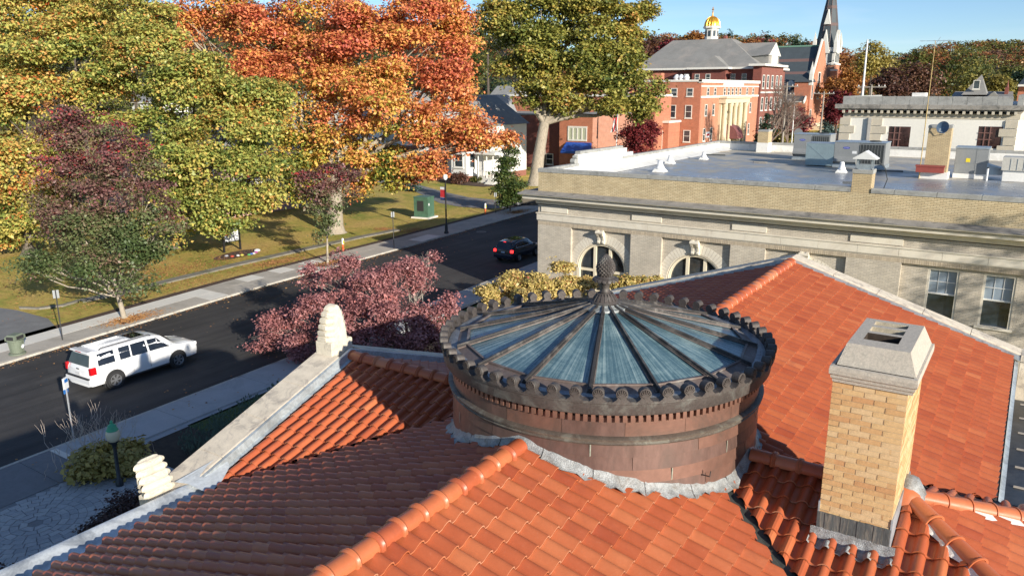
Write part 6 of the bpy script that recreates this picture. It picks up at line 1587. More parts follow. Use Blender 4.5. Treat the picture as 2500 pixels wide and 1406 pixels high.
# small dark SUV
st2 = [(-2.3, .95, .72, .95, .78), (-2.26, 1.1, .76, 1.0, .86), (-2.16, 1.3, .72, 1.06, .9), (-1.9, 1.62, .62, 1.1, .915), (-1.4, 1.68, .64, 1.11, .92), (-.4, 1.7, .65, 1.1, .92), (.3, 1.66, .64, 1.08, .92), (.6, 1.58, .62, 1.07, .92), (1.3, 1.14, .7, 1.03, .91), (1.45, 1.06, .76, 1.02, .9), (2., .98, .74, .94, .86), (2.3, .8, .6, .8, .74)]
w2 = G(1265, 640); r2z = R(92.5); d2 = np.array([math.cos(r2z), math.sin(r2z), 0]); pos = w2+np.array([-math.sin(r2z), math.cos(r2z), 0])*.87+d2*1.43; pos[2] = .03
s2, _, _ = car('suv_car', 'compact dark blue SUV with brake lights on, half hidden by the brick hall corner', 'SUV', tuple(pos), r2z, 4.6, 1.84, 1.7, st2, M_NAVY, (-1.4, 1.4), .36, 1.08, [(-1.75, -1.2, -1.6, -1.15), (-1.05, -.1, -1., -.1), (0, 1.0, 0, .45)])
addp('rear_window', lambda q: q.grid([[(-1.99, y*.56, 1.58) for y in (-1, 0, 1)], [(-2.2, y*.72, 1.17) for y in (-1, 0, 1)]]), M_TINT, s2).location = (-.03, 0, .01)
for sd in (-1, 1):
    o = addp('tail_lamp', lambda q: q.box(-2.33, -2.05, sd*.66, sd*.88, .84, 1.06, c=.03), glow('lit brake lamp', (1., .03, .03), 2.2) if 'lit' not in MATS else MATS['lit'], s2)
    addp('window_trim', lambda q: q.tube([(-1.75, sd*.885, 1.17), (.95, sd*.885, 1.14), (.45, sd*.7, 1.5), (-1., sd*.69, 1.58), (-1.7, sd*.72, 1.5)], .012, 4), M_CHR, s2)
    addp('mirror', lambda q: q.box(.85, 1.0, sd*.92, sd*1.1, 1.06, 1.2, c=.04), M_NAVY, s2)
addp('brake_light', lambda q: q.box(-2.06, -2.02, -.1, .1, 1.62, 1.65), MATS.get('lit') or glow('lit centre lamp', (1., .03, .03), 2.2), s2)
addp('number_plate', lambda q: q.box(-2.33, -2.31, -.17, .17, .78, .92), mat('plate blue white', (.4, .5, .6), .5), s2); addp('chrome_strip', lambda q: q.box(-2.31, -2.29, -.3, .3, .97, 1.0), M_CHR, s2); addp('bumper', lambda q: q.box(-2.4, -2.2, -.84, .84, .4, .68, c=.06), M_NAVY, s2)
addp('roof_glass', lambda q: q.box(-1.1, .2, -.45, .45, 1.71, 1.725), M_TINT, s2)
# bronze pickup parked in the side drive mouth
p3 = G(1262, 500); rz3 = R(38)
st3 = [(-2.9, .95, .8, .98, .9), (-2.8, 1.1, .85, 1.05, .95), (-1., 1.12, .85, 1.08, .97), (-.85, 1.7, .7, 1.1, .97), (.2, 1.78, .72, 1.12, .97), (.5, 1.72, .7, 1.12, .97), (1.1, 1.25, .8, 1.1, .97), (1.3, 1.16, .85, 1.08, .96), (2.4, 1.08, .82, 1.0, .93), (2.75, .85, .7, .85, .86)]
s3, _, _ = car('parked_pickup', 'bronze parked pickup behind the small green street tree', 'pickup truck', (p3[0]+1.9, p3[1]+.6, .03), rz3+math.pi, 5.6, 1.95, 1.78, st3, M_TAN, (-1.8, 1.75), .4, 1.1, [(-.7, .0, -.65, .0), (.08, .95, .08, .55)])
# ================================================================ street furniture
M_POSTD = mat('dark green post', (.035, .045, .04), .5, .2, 5); M_POSTB = mat('black street post', (.02, .02, .022), .45, .2, 5); M_STEEL = mat('galvanised post', (.5, .52, .54), .45, .15, 3, metal=.4)
M_SIGNW = mat('white sign face', (.75, .77, .78), .5, .05, 3, bumps=0); M_SIGNB = mat('blue sign face', (.02, .16, .5), .45, .05, 3, bumps=0); M_SIGNBK = mat('grey sign back', (.3, .32, .33), .5, .1, 3, metal=.3)
def signpost(lab, base, top_px, bw, bh, zoff=0, m=M_POSTB, face=M_SIGNBK, rz=0, name='sign_post', group=None, plate_low=0):
    zt = S(*top_px, base[0])[2]; h = zt-base[2]
    o = thing(name, lab, 'sign post', tuple(base), rz, group)
    mb = MB(); mb.box(-.03, .03, -.018, .018, -.1, h, c=.0); mb.build('post', m, o)
    mb = MB(); mb.box(-bw/2, bw/2, .02, .03, h-bh-.02, h-.02); mb.build('plate', face, o)
    return o, h
q = G(180, 1070, KZ); o, h = signpost('leaning white and blue pavement sign seen edge on beside the SUV', q, (157, 921), .3, .45, m=M_STEEL, face=M_SIGNW, rz=R(125), name='parking_sign')
h2 = h
mb = MB(); mb.box(-.15, .15, .031, .034, h-.62, h-.48); mb.build('blue_plate', M_SIGNB, o); mb = MB(); mb.box(-.15, .15, .012, .03, h-.64, h-.47); mb.build('lower_plate', M_SIGNB, o)
mb = MB(); mb.box(-.15, .15, -.036, -.022, h-.46, h-.02); mb.build('plate', M_SIGNW, o); mb = MB(); mb.box(-.12, .12, -.04, -.036, h-.2, h-.06); mb.build('blue_print', M_SIGNB, o)
for lab, bp, tp, pw, ph in [('dark sign post by the green litter bin', (153, 830), (133, 708), .3, .45), ('sign post on the far pavement behind the pink dogwood', (962, 607), (959, 517), .3, .45), ('sign post before the small green street tree', (1210, 520), (1211, 470), .3, .45)]:
    signpost(lab, G(*bp, KZ), tp, pw, ph, group='dark sign posts on the far pavement', rz=R(60))
# litter bin
q = G(43, 864, KZ); o = thing('litter_bin', 'olive green ribbed litter bin with hooded openings on the far pavement', 'litter bin', tuple(q), R(115))
M_BIN = mat('olive bin plastic', (.16, .19, .14), .6, .12, 3); hb = 1.12
mb = MB(); mb.lathe([(.36, 0), (.4, .02), (.4, .08), (.33, .1)], 24); mb.build('base', M_BIN, o, smooth=40)
mb = MB(); mb.lathe([(.29, .1), (.36, .72), (.4, .74), (.4, .8), (.36, .8)], 24)
for k in range(16): a = 2*math.pi*k/16; mb.bar((.29*math.cos(a), .29*math.sin(a), .12), (.36*math.cos(a), .36*math.sin(a), .7), .03, .02)
mb.build('barrel', M_BIN, o, smooth=40)
mb = MB(); mb.box(-.36, .36, -.3, .3, .8, 1.08, c=.1); mb.build('hood', M_BIN, o)
for sd in (-1, 1): mb = MB(); mb.box(-.24, .24, sd*.29, sd*.305, .84, 1.02); mb.build('opening', M_PLAST, o)
mb = MB(); mb.lathe([(0, 0), (.11, 0)], 20, M=Matrix.Translation((0, -.375, .45))@Matrix.Rotation(R(96), 4, 'X')); mb.build('round_sticker', M_SIGNW, o)
mb = MB(); mb.box(-.37, -.36, -.2, .2, .84, 1.02); mb.build('side_opening', M_PLAST, o)
# green transformer cabinet
q = G(1038, 540); o = thing('utility_cabinet', 'green metal utility cabinet on a pale concrete pad on the lawn', 'utility cabinet', (-54.4, 64.9, 0), R(10))
M_GRN = mat('green cabinet paint', (.07, .15, .1), .55, .15, 2, stain=(.05, .1, .07)); 
mb = MB(); mb.box(-1.1, 1.15, -.95, 1.0, 0, .16, c=.03); mb.build('pad', M_CONCN, o)
mb = MB(); mb.box(-.85, .85, -.7, .7, .16, 2.2); mb.build('body', M_GRN, o); mb = MB(); mb.box(-.9, .9, -.75, .75, 2.2, 2.32, c=.05); mb.build('lid', M_GRN, o)
for a, b_ in ((-.67, -.02), (.02, .67)): mb = MB(); mb.box(.85, .875, a, b_, .5, 2.1, c=0); mb.build('door', M_GRN, o)
mb = MB(); mb.box(-.45, .35, -.72, -.7, .8, 1.9); mb.build('vent_panel', M_PLAST, o); mb = MB(); mb.box(.876, .88, -.55, -.35, 1.4, 1.65); mb.build('notice', M_SIGNW, o)
# marker posts
def marker(lab, u, v, h, lean=0):
    q = G(u, v); o = thing('marker_post', lab, 'marker post', tuple(q), group='orange and white marker posts'); mo = mat('orange plastic', (.75, .13, .03), .5); mw = mat('white plastic', (.78, .78, .75), .5)
    mb = MB(); mb.lathe([(.1, 0), (.09, .02), (.09, h*.6)], 12); mb.build('orange_tube', mo, o); mb = MB(); mb.lathe([(.1, h*.55), (.1, h*.95), (.05, h), (0, h)], 12); mb.build('white_sleeve', mw, o)
    mb = MB(); mb.box(.085, .105, -.06, .06, h*.6, h*.85); mb.build('label', mat('yellow label', (.75, .6, .03)), o)
marker('orange marker post with pale sleeve by the lawn edge near the young tree', 838, 614, 1.15); marker('orange marker post with white sleeve right of the street lamp', 1185, 524, 1.25)
# globe lamp near, green cap
q = G(293, 1188, .06); o = thing('globe_lamp', 'dark lamp post with cream globe and green finial cap beside the hosta', 'lamp post', tuple(q)); ht = S(276, 1023, q[0])[2]-q[2]
mb = MB(); mb.lathe([(.13, 0), (.12, .3), (.07, .35), (.055, ht*.72), (.06, ht-1.0), (.1, ht-.86), (.15, ht-.82), (.16, ht-.78), (0, ht-.77)], 12); mb.build('post', mat('navy post', (.015, .022, .03), .4, .2, 4), o, smooth=45)
mb = MB(); mb.lathe([(.12, ht-.79), (.2, ht-.7), (.235, ht-.58), (.22, ht-.44), (.17, ht-.36)], 24); mb.build('globe', mat('cream glass', (.62, .58, .42), .3, .05, 2, bumps=0), o, smooth=60)
mb = MB(); mb.lathe([(.18, ht-.4), (.2, ht-.36), (.16, ht-.3), (.13, ht-.22), (.14, ht-.21), (.08, ht-.16), (.04, ht-.12), (.055, ht-.07), (.03, ht-.03), (0, ht)], 20); mb.build('cap', mat('verdigris green', (.06, .36, .2), .55, .15, 5), o, smooth=40)
# far street lamp with banner
q = G(1090, 570, KZ); o = thing('street_lamp', 'tall black street lamp with round globe and small red white and blue banner', 'street lamp', tuple(q)); ht = 5.6
mb = MB(); mb.lathe([(.24, 0), (.22, .15), (.15, .25), (.14, .8), (.1, .95), (.075, 1.1), (.065, ht-.7), (.1, ht-.6), (.14, ht-.52), (0, ht-.5)], 12); mb.build('post', M_POSTB, o, smooth=45)
mb = MB(); mb.lathe([(.1, ht-.52), (.22, ht-.35), (.2, ht-.1), (.1, ht)], 20); mb.build('globe', M_SIGNW, o, smooth=60)
mb = MB(); mb.box(-.62, -.1, -.012, .012, 3.2, 4.4); mb.build('banner', M_SIGNW, o)
mb = MB(); mb.box(-.621, -.099, -.016, .016, 3.42, 4.15); mb.build('banner_red', mat('banner red', (.5, .03, .04), .7), o); mb = MB(); mb.box(-.622, -.098, -.017, .017, 3.2, 3.4); mb.build('banner_blue', mat('banner navy', (.02, .04, .16), .7), o)
mb = MB(); mb.bar((-.65, 0, 4.42), (0, 0, 4.42), .03, .03); mb.bar((-.65, 0, 3.18), (0, 0, 3.18), .03, .03); mb.build('banner_arm', M_POSTB, o)
# lawn notice board
qa, qb = G(548, 617), G(587, 609); c_ = (qa+qb)/2; dv2 = qb-qa; rzb = math.atan2(dv2[1], dv2[0]); wbd = np.hypot(dv2[0], dv2[1])
o = thing('notice_board', 'black framed white lettered notice board on two posts on the lawn', 'notice board', (c_[0], c_[1], 0), rzb); zt_ = S(545, 556, qa[0])[2]
for sd in (-1, 1): mb = MB(); mb.box(sd*wbd/2-.07, sd*wbd/2+.07, -.07, .07, 0, zt_); mb.lathe([(.06, zt_), (.04, zt_+.05), (.08, zt_+.12), (0, zt_+.2)], 8, (sd*wbd/2, 0, 0)); mb.build('post', M_POSTB, o)
zb_ = zt_-1.25
mb = MB(); mb.box(-wbd/2+.07, wbd/2-.07, -.05, .05, zb_-.08, zt_-.04); mb.build('frame', M_POSTB, o); mb = MB(); mb.box(-wbd/2+.14, wbd/2-.14, -.06, -.05, zb_, zt_-.12); f_ = mb.build('panel', M_SIGNW, o)
tm = mat('black lettering', (.02, .02, .02), .6)
for k, (s_, z_, sz) in enumerate([('FIRST CHURCH', zt_-.27, .13), ('WELCOMES', zt_-.45, .11), ('ALL  FALL', zt_-.61, .1), ('SUNDAY 10 30', zt_-.78, .11), ('TO SIGN UP', zt_-.95, .1)]):
    text_mesh('lettering', s_, sz, f_, Matrix(((1, 0, 0, 0), (0, 0, -1, -.064), (0, 1, 0, z_), (0, 0, 0, 1))), tm)
# oval flower bed edging and painted stones
bc = G(580, 622); mb = MB(); ov = []
for rr in (1., .93): ov.append([(bc[0]+2.3*rr*math.cos(a)*.45-1.0*rr*math.sin(a)*.3, bc[1]+2.4*rr*math.sin(a), .07) for a in np.linspace(0, 2*math.pi, 40, endpoint=False)])
sheet('flower_bed', [(p[0], p[1]) for p in ov[0]], .03, M_MULCH)
mb.grid(ov, close=True); o = mb.build('bed_edging', mat('brick edging', (.2, .1, .07), .9)); o['category'] = 'bed edging'; o['label'] = 'oval dark brick edging round the bed under the notice board'
cols = [(.35, .35, .38), (.5, .08, .05), (.6, .6, .6), (.55, .5, .1), (.1, .35, .12), (.08, .15, .45), (.6, .6, .62), (.4, .1, .3), (.65, .65, .65)]
names_ = ['grey', 'red', 'white', 'yellow', 'green', 'blue', 'pale', 'purple', 'large white']
for k, (u, v) in enumerate([(553, 626), (567, 627), (581, 625), (591, 624), (608, 623), (614, 621), (619, 620), (625, 617), (628, 613)]):
    q = G(u, v, .05); mb = MB(); r_ = .16 if k < 8 else .24
    mb.lathe([(0, 0), (r_, .01), (r_*1.05, r_*.35), (r_*.6, r_*.75), (0, r_*.85)], 9); o = mb.build('painted_stone', mat('painted stone %d' % k, cols[k], .7, .2, 9), None, smooth=50); o.location = tuple(q); o.scale = (1, .8+random.random()*.4, 1)
    o['category'] = 'stone'; o['label'] = '%s painted stone in the bed under the notice board' % names_[k]; o['group'] = 'painted stones round the notice board'
# ================================================================ buildings of the town
M_RB = mat_brick('orange red brick', (.6, .21, .11), (.52, .165, .085), (.5, .3, .22), .3, .1, .012)
M_RBY = mat_brick('orange red brick side', (.66, .25, .13), (.58, .2, .1), (.52, .34, .25), .3, .1, .012, axis='y')
M_RBD = mat_brick('dark red brick', (.27, .07, .05), (.22, .055, .04), (.25, .16, .13), .3, .1, .012)
M_RBDY = mat_brick('dark red brick side', (.3, .08, .055), (.25, .065, .045), (.27, .17, .14), .3, .1, .012, axis='y')
M_TRIM = mat('white painted trim', (.72, .7, .64), .7, .08, 1.); M_WALLW = mat('white stucco', (.78, .76, .7), .9, .06, .6)
M_QUOIN = mat('buff quoin stone', (.52, .47, .38), .9, .12, 1.2); M_GRSLATE = mat('grey slate', (.24, .235, .22), .85, .2, .35, fine=14, stain=(.32, .29, .26), bumps=.4)
M_DSLATE = mat('dark blue slate', (.06, .075, .085), .7, .2, .4, fine=12, bumps=.3); M_SLSTRIPE = mat('reddish slate band', (.17, .1, .09), .8)
M_WG = mat_glass('far window glass', (.03, .04, .05), .1); M_GOLD = mat('gilded dome', (.95, .48, .06), .3, .12, 1.5, metal=.75, bumps=0); M_DKW = mat('brown window frame', (.12, .06, .05), .7)
def win(par, x, y, z, w, h, face, m_fr=None, sash=True, dep=.12, sill=True, glass=None):
    """window on a face: 'f' faces -Y, 'r' faces +X. frame, pane and sash bar are sub-parts"""
    m_fr = m_fr or M_TRIM; t = link('window', None, par); fr = MB(); pn = MB(); e = max(.09, w*.09)
    def bx(mb, u0, u1, z0, z1, d0, d1):
        if face == 'f': mb.box(x+u0, x+u1, y-d1, y-d0, z+z0, z+z1)
        else: mb.box(x+d0, x+d1, y+u0, y+u1, z+z0, z+z1)
    bx(fr, -w/2, -w/2+e, 0, h, 0, .09); bx(fr, w/2-e, w/2, 0, h, 0, .09); bx(fr, -w/2+e, w/2-e, h-e, h, 0, .09); bx(fr, -w/2+e, w/2-e, 0, e, 0, .09)
    if sill: bx(fr, -w/2-.1, w/2+.1, -.14, 0, 0, .16)
    if sash: bx(fr, -w/2+e, w/2-e, h*.48, h*.48+.09, .0, .07)
    fr.build('frame', m_fr, t); bx(pn, -w/2+e, w/2-e, e, h-e, .005, .03); pn.build('pane', glass or M_WG, t)
    return t
# ---------------- white stone hall with dentils behind the brick hall
TW2 = 92.
wx0, wx1 = T(2050, 300, TW2)[0], T(2620, 300, TW2)[0]
zz = lambda v, u=2250: T(u, v, TW2)[2]
zpt, zpb, zcb, zdb, zfb = zz(236), zz(256), zz(267), zz(277), zz(290)
wh = thing('stone_hall', 'pale stucco hall with quoins, dentil cornice and long stone parapet', 'building')
xr = T(2486, 300, TW2)[0]; xs_ = T(2127, 300, TW2)[0]
mb = MB(); mb.box(wx0+.25, xr, TW2+.25, TW2+22, 0, zfb); mb.box(xr, xr+8, TW2+1.5, TW2+22, 0, zfb); mb.build('wall', M_WALLW, wh)
mb = MB(); mb.box(wx0+.25, xr+.1, TW2+.2, TW2+22, zfb, zdb+.0); mb.build('frieze', M_QUOIN, wh)
mb = MB(); mb.box(wx0-.55, xr+.5, TW2-.45, TW2+22.5, zcb, zpb, c=.05); mb.box(wx0-.3, xr+.3, TW2-.2, TW2+22.3, zcb-.16, zcb); mb.build('cornice', M_LIMED, wh)
x = wx0+.2; i = 0; w_ = (xr-wx0)/26.
while x < xr: mb = MB(); mb.box(x, x+w_*.38, TW2-.28, TW2+.2, zdb-.05, zcb-.16); mb.build('dentil', M_QUOIN, wh); x += w_
x = wx0+.1
for k in range(16):
    e = x+(xr-wx0)/12.6
    if e > xr+.3: break
    mb = MB(); mb.box(x+.01, e-.01, TW2+.1, TW2+.5, zpb, zpt, c=.04); mb.build('parapet_stone', M_COP, wh); x = e
mb = MB(); mb.box(wx0+.1, wx0+.5, TW2+.5, TW2+22, zpb, zpt); mb.box(xr-.3, xr+.2, TW2+.1, TW2+22, zpb, zpt+.15); mb.build('parapet_return', M_COP, wh)
mb = MB(); mb.box(wx0+.5, xr-.3, TW2+.5, TW2+22, zpb, zpb+.1); mb.build('roof', M_WPAR, wh)
mb = MB(); mb.box(T(2230, 230, TW2+4)[0], T(2262, 230, TW2+4)[0], TW2+3, TW2+5, zpb, zpt+.35); mb.build('roof_hatch', M_WPAR, wh)
qh = (zfb-2)/10
for k in range(11):
    z1 = zfb-k*.82; z0 = z1-.8
    for (xa, sgn, wa_) in ((wx0, 1, 1.5), (xs_, 1, 1.5), (xr, -1, 1.5)):
        wq = wa_ if k % 2 else 1.05
        mb = MB(); x1 = xa+sgn*wq; mb.box(min(xa, x1), max(xa, x1), TW2+.12+(0 if xa != xs_ else -.0), TW2+.4, z0, z1-.05, c=.03); mb.build('quoin', M_QUOIN, wh)
mb = MB(); mb.box(xs_-.32, xs_-.02, TW2-.0, TW2+.2, 2, zfb); mb.build('downpipe_recess', mat('grey pilaster', (.45, .43, .4), .9), wh)  # narrow strip in a greyer tone than the stucco wall
for (ua, ub) in ((2168, 2221), (2387, 2446)):
    xa, xb = T(ua, 330, TW2)[0], T(ub, 330, TW2)[0]; zt_, zb_ = zz(309, ua), zz(362, ua)
    w = link('window', None, wh)
    mb = MB(); mb.box(xa, xb, TW2+.24, TW2+.27, zb_, zt_); mb.build('pane', mat_glass('brown tinted glass', (.05, .025, .022), .15), w)
    mb = MB(); W_ = xb-xa
    for q in (.27, .5): mb.box(xa+W_*q-.05, xa+W_*q+.05, TW2+.17, TW2+.23, zb_, zt_)
    for q in (.08, .4, .7): mb.box(xa, xa+W_*.6, TW2+.18, TW2+.22, zb_+(zt_-zb_)*q-.04, zb_+(zt_-zb_)*q+.04)
    mb.build('glazing_bars', mat('brown glazing bars', (.2, .1, .085), .7), w)
# ---------------- brick annex with columned portico
SA = -58.; ta = 156.4; tb = 195.2
an = thing('brick_annex', 'three storey orange brick block with tall cream columned portico', 'building')
mb = MB(); mb.box(-86, SA-.02, ta, ta+.6, 0, 14.9); mb.build('front_wall', M_RB, an)
mb = MB(); mb.box(-86, SA, ta+.6, tb, 0, 14.9); mb.build('street_wall', M_RBY, an)
mb = MB(); mb.box(-86.2, SA+.15, ta-.15, ta+.5, 14.9, 15.3); mb.box(SA-.5, SA+.3, ta-.15, tb+.2, 14.7, 15.35); mb.box(SA, SA+.1, ta, tb, 13.9, 14.15); mb.box(SA, SA+.18, ta, tb, 11.7, 12.1); mb.build('cornice_band', M_TRIM, an)
mb = MB(); mb.box(SA, SA+.14, 169.5, 183.3, 13.9, 15.2); mb.build('attic_panel', M_TRIM, an)
for x in (-63.7, -60.3): win(an, x, ta, 12.0, 1.4, 1.65, 'f')
for x in (-67.2, -63.85, -60.4): win(an, x, ta, 7.7, 1.45, 2.6, 'f')
win(an, -60.5, ta, 2.9, 1.5, 2.4, 'f'); win(an, -70.7, ta, 7.7, 1.45, 2.6, 'f'); win(an, -70.7, ta, 12., 1.4, 1.65, 'f'); win(an, -74.5, ta, 7.7, 1.45, 2.6, 'f'); win(an, -78, ta, 7.7, 1.45, 2.6, 'f'); win(an, -74.5, ta, 12., 1.4, 1.65, 'f')
for y in (160.4, 164.6, 170.6, 173.3, 175.9, 178.4, 181.2, 186.2, 190.8): win(an, SA, y, 12.1, 1.3, 1.6, 'r')
for y in (159.8, 164.2, 184.8, 189.5): win(an, SA, y, 8.1, 1.3, 2.3, 'r')
for y in (159.4, 163.6, 184.5, 189.2): win(an, SA, y, 3., 1.3, 2.6, 'r')
M_CREST = mat('cream stone', (.62, .54, .38), .8, .08, 1.)
mb = MB(); mb.box(SA, SA+.5, 167.6, 184., 0, 10.6); mb.build('portico_back', M_CREST, an)
mb = MB(); mb.box(SA, SA+1.5, 167.4, 184.2, 10.5, 11.9); mb.box(SA, SA+1.8, 167.2, 184.4, 11.5, 11.95); mb.build('entablature', M_CREST, an)
for y in (168.6, 172.4, 175.7, 178.9, 182.9):
    mb = MB(); mb.lathe([(.62, 0), (.62, .4), (.5, .6), (.44, 9.6), (.5, 9.8), (.6, 10.1), (.6, 10.5)], 16, (SA+1.0, y, 0)); mb.build('column', M_CREST, an, smooth=40)
mb = MB(); aw = mat('maroon awning', (.2, .07, .07), .8)
mb.grid([[(SA+.5+r_*math.cos(a), 172+.0, 2.9+r_*1.15*math.sin(a)) for r_ in (0, 2.6)] for a in np.linspace(0, math.pi/2, 6)])
mb.grid([[(SA+.5+2.6*math.cos(a), y, 2.9+2.99*math.sin(a)) for y in (172., 176.)] for a in np.linspace(0, math.pi/2, 8)]); mb.build('door_awning', aw, an)
mb = MB(); mb.box(SA+.02, SA+.1, 160.6, 162.8, 3.6, 4.8); mb.build('banner', M_SIGNW, an); mb = MB(); mb.box(SA+.1, SA+.12, 160.9, 162.5, 4.0, 4.4); mb.build('banner_red', mat('banner red', (.5, .03, .04)), an)
# low extension
mb = MB(); mb.box(-76, -62., 150.2, 156.2, 0, 6.9); mb.build('low_extension', M_RB, an); mb = MB(); mb.box(-76.2, -61.8, 150., 156.3, 6.9, 7.3); mb.build('extension_coping', M_TRIM, an); mb = MB(); mb.box(-64.6, -63.2, 150.1, 150.22, 1.6, 5.4); mb.build('white_door', M_TRIM, an)
mb = MB(); mb.box(-68.9, -67.1, ta+1, ta+2.6, 15.2, 16.7); mb.build('roof_chimney', M_RB, an)
for k, (u, w_) in enumerate(((1652, 9), (1663, 8), (1676, 14))):
    p = T(u, 190, 162); mb = MB(); mb.lathe([(.6, 0), (.6, .8), (.75, .85), (.3, 1.5), (0, 1.6)], 12, (p[0], 162, 14.9)); mb.build('roof_fan', M_WHM, an)
# ---------------- mansion with hipped slate roof and gilded dome
mn = thing('domed_mansion', 'red brick institution with grey slate hip roof and white cupola under a golden dome', 'building')
Y0, Y1 = 212., 238.; X0, X1 = T(1560, 165, Y0)[0], -63.5; ZE = T(1700, 166, Y0-1)[2]
mb = MB(); mb.box(X0, X1, Y0, Y1, 0, ZE-.3); mb.build('wall', M_RBDY, mn)
mb = MB(); ov = 1.; mb.box(X0-ov, X1+ov, Y0-ov, Y1+ov, ZE-.5, ZE); mb.box(T(1683, 165, 209)[0]-.5, T(1776, 165, 209)[0]+.5, Y0-3.6, Y0-ov, ZE-.5, ZE); mb.build('eaves', M_TRIM, mn)
rx = (X0+X1)/2; zr_ = T(1720, 98, 225)[2]; rxa, rxb = T(1649, 98, 225)[0], T(1790, 98, 225)[0]
mb = MB(); mb.add([(X0-ov, Y0-ov, ZE), (X1+ov, Y0-ov, ZE), (X1+ov, Y1+ov, ZE), (X0-ov, Y1+ov, ZE), (rxa, 223., zr_), (rxb, 223., zr_), (rxb, 227, zr_), (rxa, 227, zr_)], [(0, 1, 5, 4), (1, 2, 6, 5), (2, 3, 7, 6), (3, 0, 4, 7), (4, 5, 6, 7)]); mb.build('roof', M_GRSLATE, mn)
mb = MB(); ga, gb, gc = T(1683, 165, Y0-3)[0], T(1776, 162, Y0-3)[0], T(1746, 140, Y0)[0]; zg = T(1746, 137, Y0)[2]; mb.add([(ga, Y0-3, ZE), (gb, Y0-3, ZE), (gc, Y0-.5, zg), (gc, Y0+9, zg), (ga, Y0+8, ZE), (gb, Y0+8, ZE)], [(0, 1, 2), (1, 5, 3, 2), (0, 2, 3, 4)]); mb.build('dormer_roof', M_GRSLATE, mn)
mb = MB(); mb.box(ga+.6, gb-.6, Y0-2.4, Y0, 0, ZE-.3); mb.build('dormer_bay', M_RBD, mn)
# street pavilion with pediment
PX = X1; mb = MB(); mb.box(PX, PX+2.2, 208., 228, 0, ZE+.1); mb.build('street_pavilion', M_RBDY, mn)
mb = MB(); mb.box(PX-1, PX+3.2, 207., 229, ZE+.1, ZE+.65); mb.box(PX+2.2, PX+2.4, 208, 228, 12.4, 12.8); mb.build('pavilion_cornice', M_TRIM, mn)
mb = MB(); mb.add([(PX-12, 216, ZE+2.), (PX+1.5, 216, ZE+3.2), (PX+1.5, 227, ZE+3.2), (PX-12, 227, ZE+2), (PX+1.5, 221.5, ZE+6.5), (PX-14, 221.5, ZE+6.5)], [(0, 1, 4, 5), (2, 3, 5, 4)]); mb.box(PX-12, PX+1.2, 216.6, 226.4, ZE, ZE+3.2); mb.build('gable_roof', M_GRSLATE, mn)
mb = MB(); mb.prism([(216, ZE+3), (227, ZE+3), (221.5, ZE+6.4)], Matrix(((0, 0, 1, PX+1.25), (1, 0, 0, 0), (0, 1, 0, 0), (0, 0, 0, 1))), .3); mb.box(PX+1.2, PX+1.5, 219, 224, ZE+.7, ZE+3); mb.build('pediment', M_TRIM, mn)
for y in (210., 213.8, 218., 222.2, 226.):
    for z in (13.6, 8., 3.): win(mn, PX+2.2, y, z, 1.9, 3.4, 'r')
for x in (-70, -67): win(mn, x, Y0, 15.4, 1.3, 2., 'f', sill=False)
for x in (-82, -79, -76): win(mn, x, Y0-2.4, 15.4, 1.3, 2., 'f', sill=False)
# cupola
du, dd = 1737, dep((rx, (Y0+Y1)/2, 20)); cp = T(1737, 90, 225.)
cxx, cyy = cp[0], 225.; s_ = dep((cxx, cyy, 28))/F; zt = lambda v: T(1737, v, cyy)[2]
mb = MB(); r8 = lambda k: k*s_
mb.lathe([(r8(22), zt(128)), (r8(17), zt(104))], 8, (cxx, cyy, 0), R(22.5), R(382.5)); mb.build('cupola_base', M_GRSLATE, mn)
mb = MB(); mb.lathe([(r8(17.5), zt(104)), (r8(17.5), zt(98)), (r8(16), zt(97)), (r8(16), zt(72)), (r8(21), zt(70)), (r8(21), zt(66)), (r8(19), zt(65))], 8, (cxx, cyy, 0), R(22.5), R(382.5)); mb.build('cupola_drum', M_TRIM, mn)
for k in range(8):
    a = R(45*k); rr = r8(14.9); M_ = Matrix.Translation((cxx+rr*math.cos(a), cyy+rr*math.sin(a), (zt(76)+zt(90))/2))@Matrix.Rotation(a, 4, 'Z'); mb = MB(); mb.obox(M_, .06, r8(3.2), (zt(76)-zt(90))/2); mb.build('cupola_window', M_WG, mn)
dome = [(r8(18.6*math.cos(a)**.9 if a < 1.5 else 1), zt(67)+(zt(41)-zt(67))*math.sin(a)) for a in np.linspace(0, 1.5, 12)]
mb = MB(); mb.lathe(dome, 32, (cxx, cyy, 0)); 
for k in range(16): a = 2*math.pi*k/16; mb.tube([(cxx+r_*1.01*math.cos(a), cyy+r_*1.01*math.sin(a), z) for r_, z in dome], r8(.5), 4)
mb.build('golden_dome', M_GOLD, mn, smooth=50)
mb = MB(); mb.lathe([(r8(4), zt(42)), (r8(2.2), zt(38)), (r8(1.6), zt(32)), (r8(2), zt(30)), (r8(.9), zt(29))], 10, (cxx, cyy, 0)); mb.box(cxx-r8(.9), cxx+r8(.9), cyy-r8(.8), cyy+r8(.8), zt(30), zt(18)); mb.box(cxx-r8(3), cxx+r8(3), cyy-r8(.8), cyy+r8(.8), zt(25.5), zt(23)); mb.build('cross', mat('gilded cross', (.7, .4, .15), .5, metal=.5), mn)
mb = MB(); mb.box(T(1766, 100, 225)[0], T(1772, 100, 225)[0], 225, 226.5, 24, T(1769, 88, 225)[2]); mb.build('chimney', M_RBD, mn)
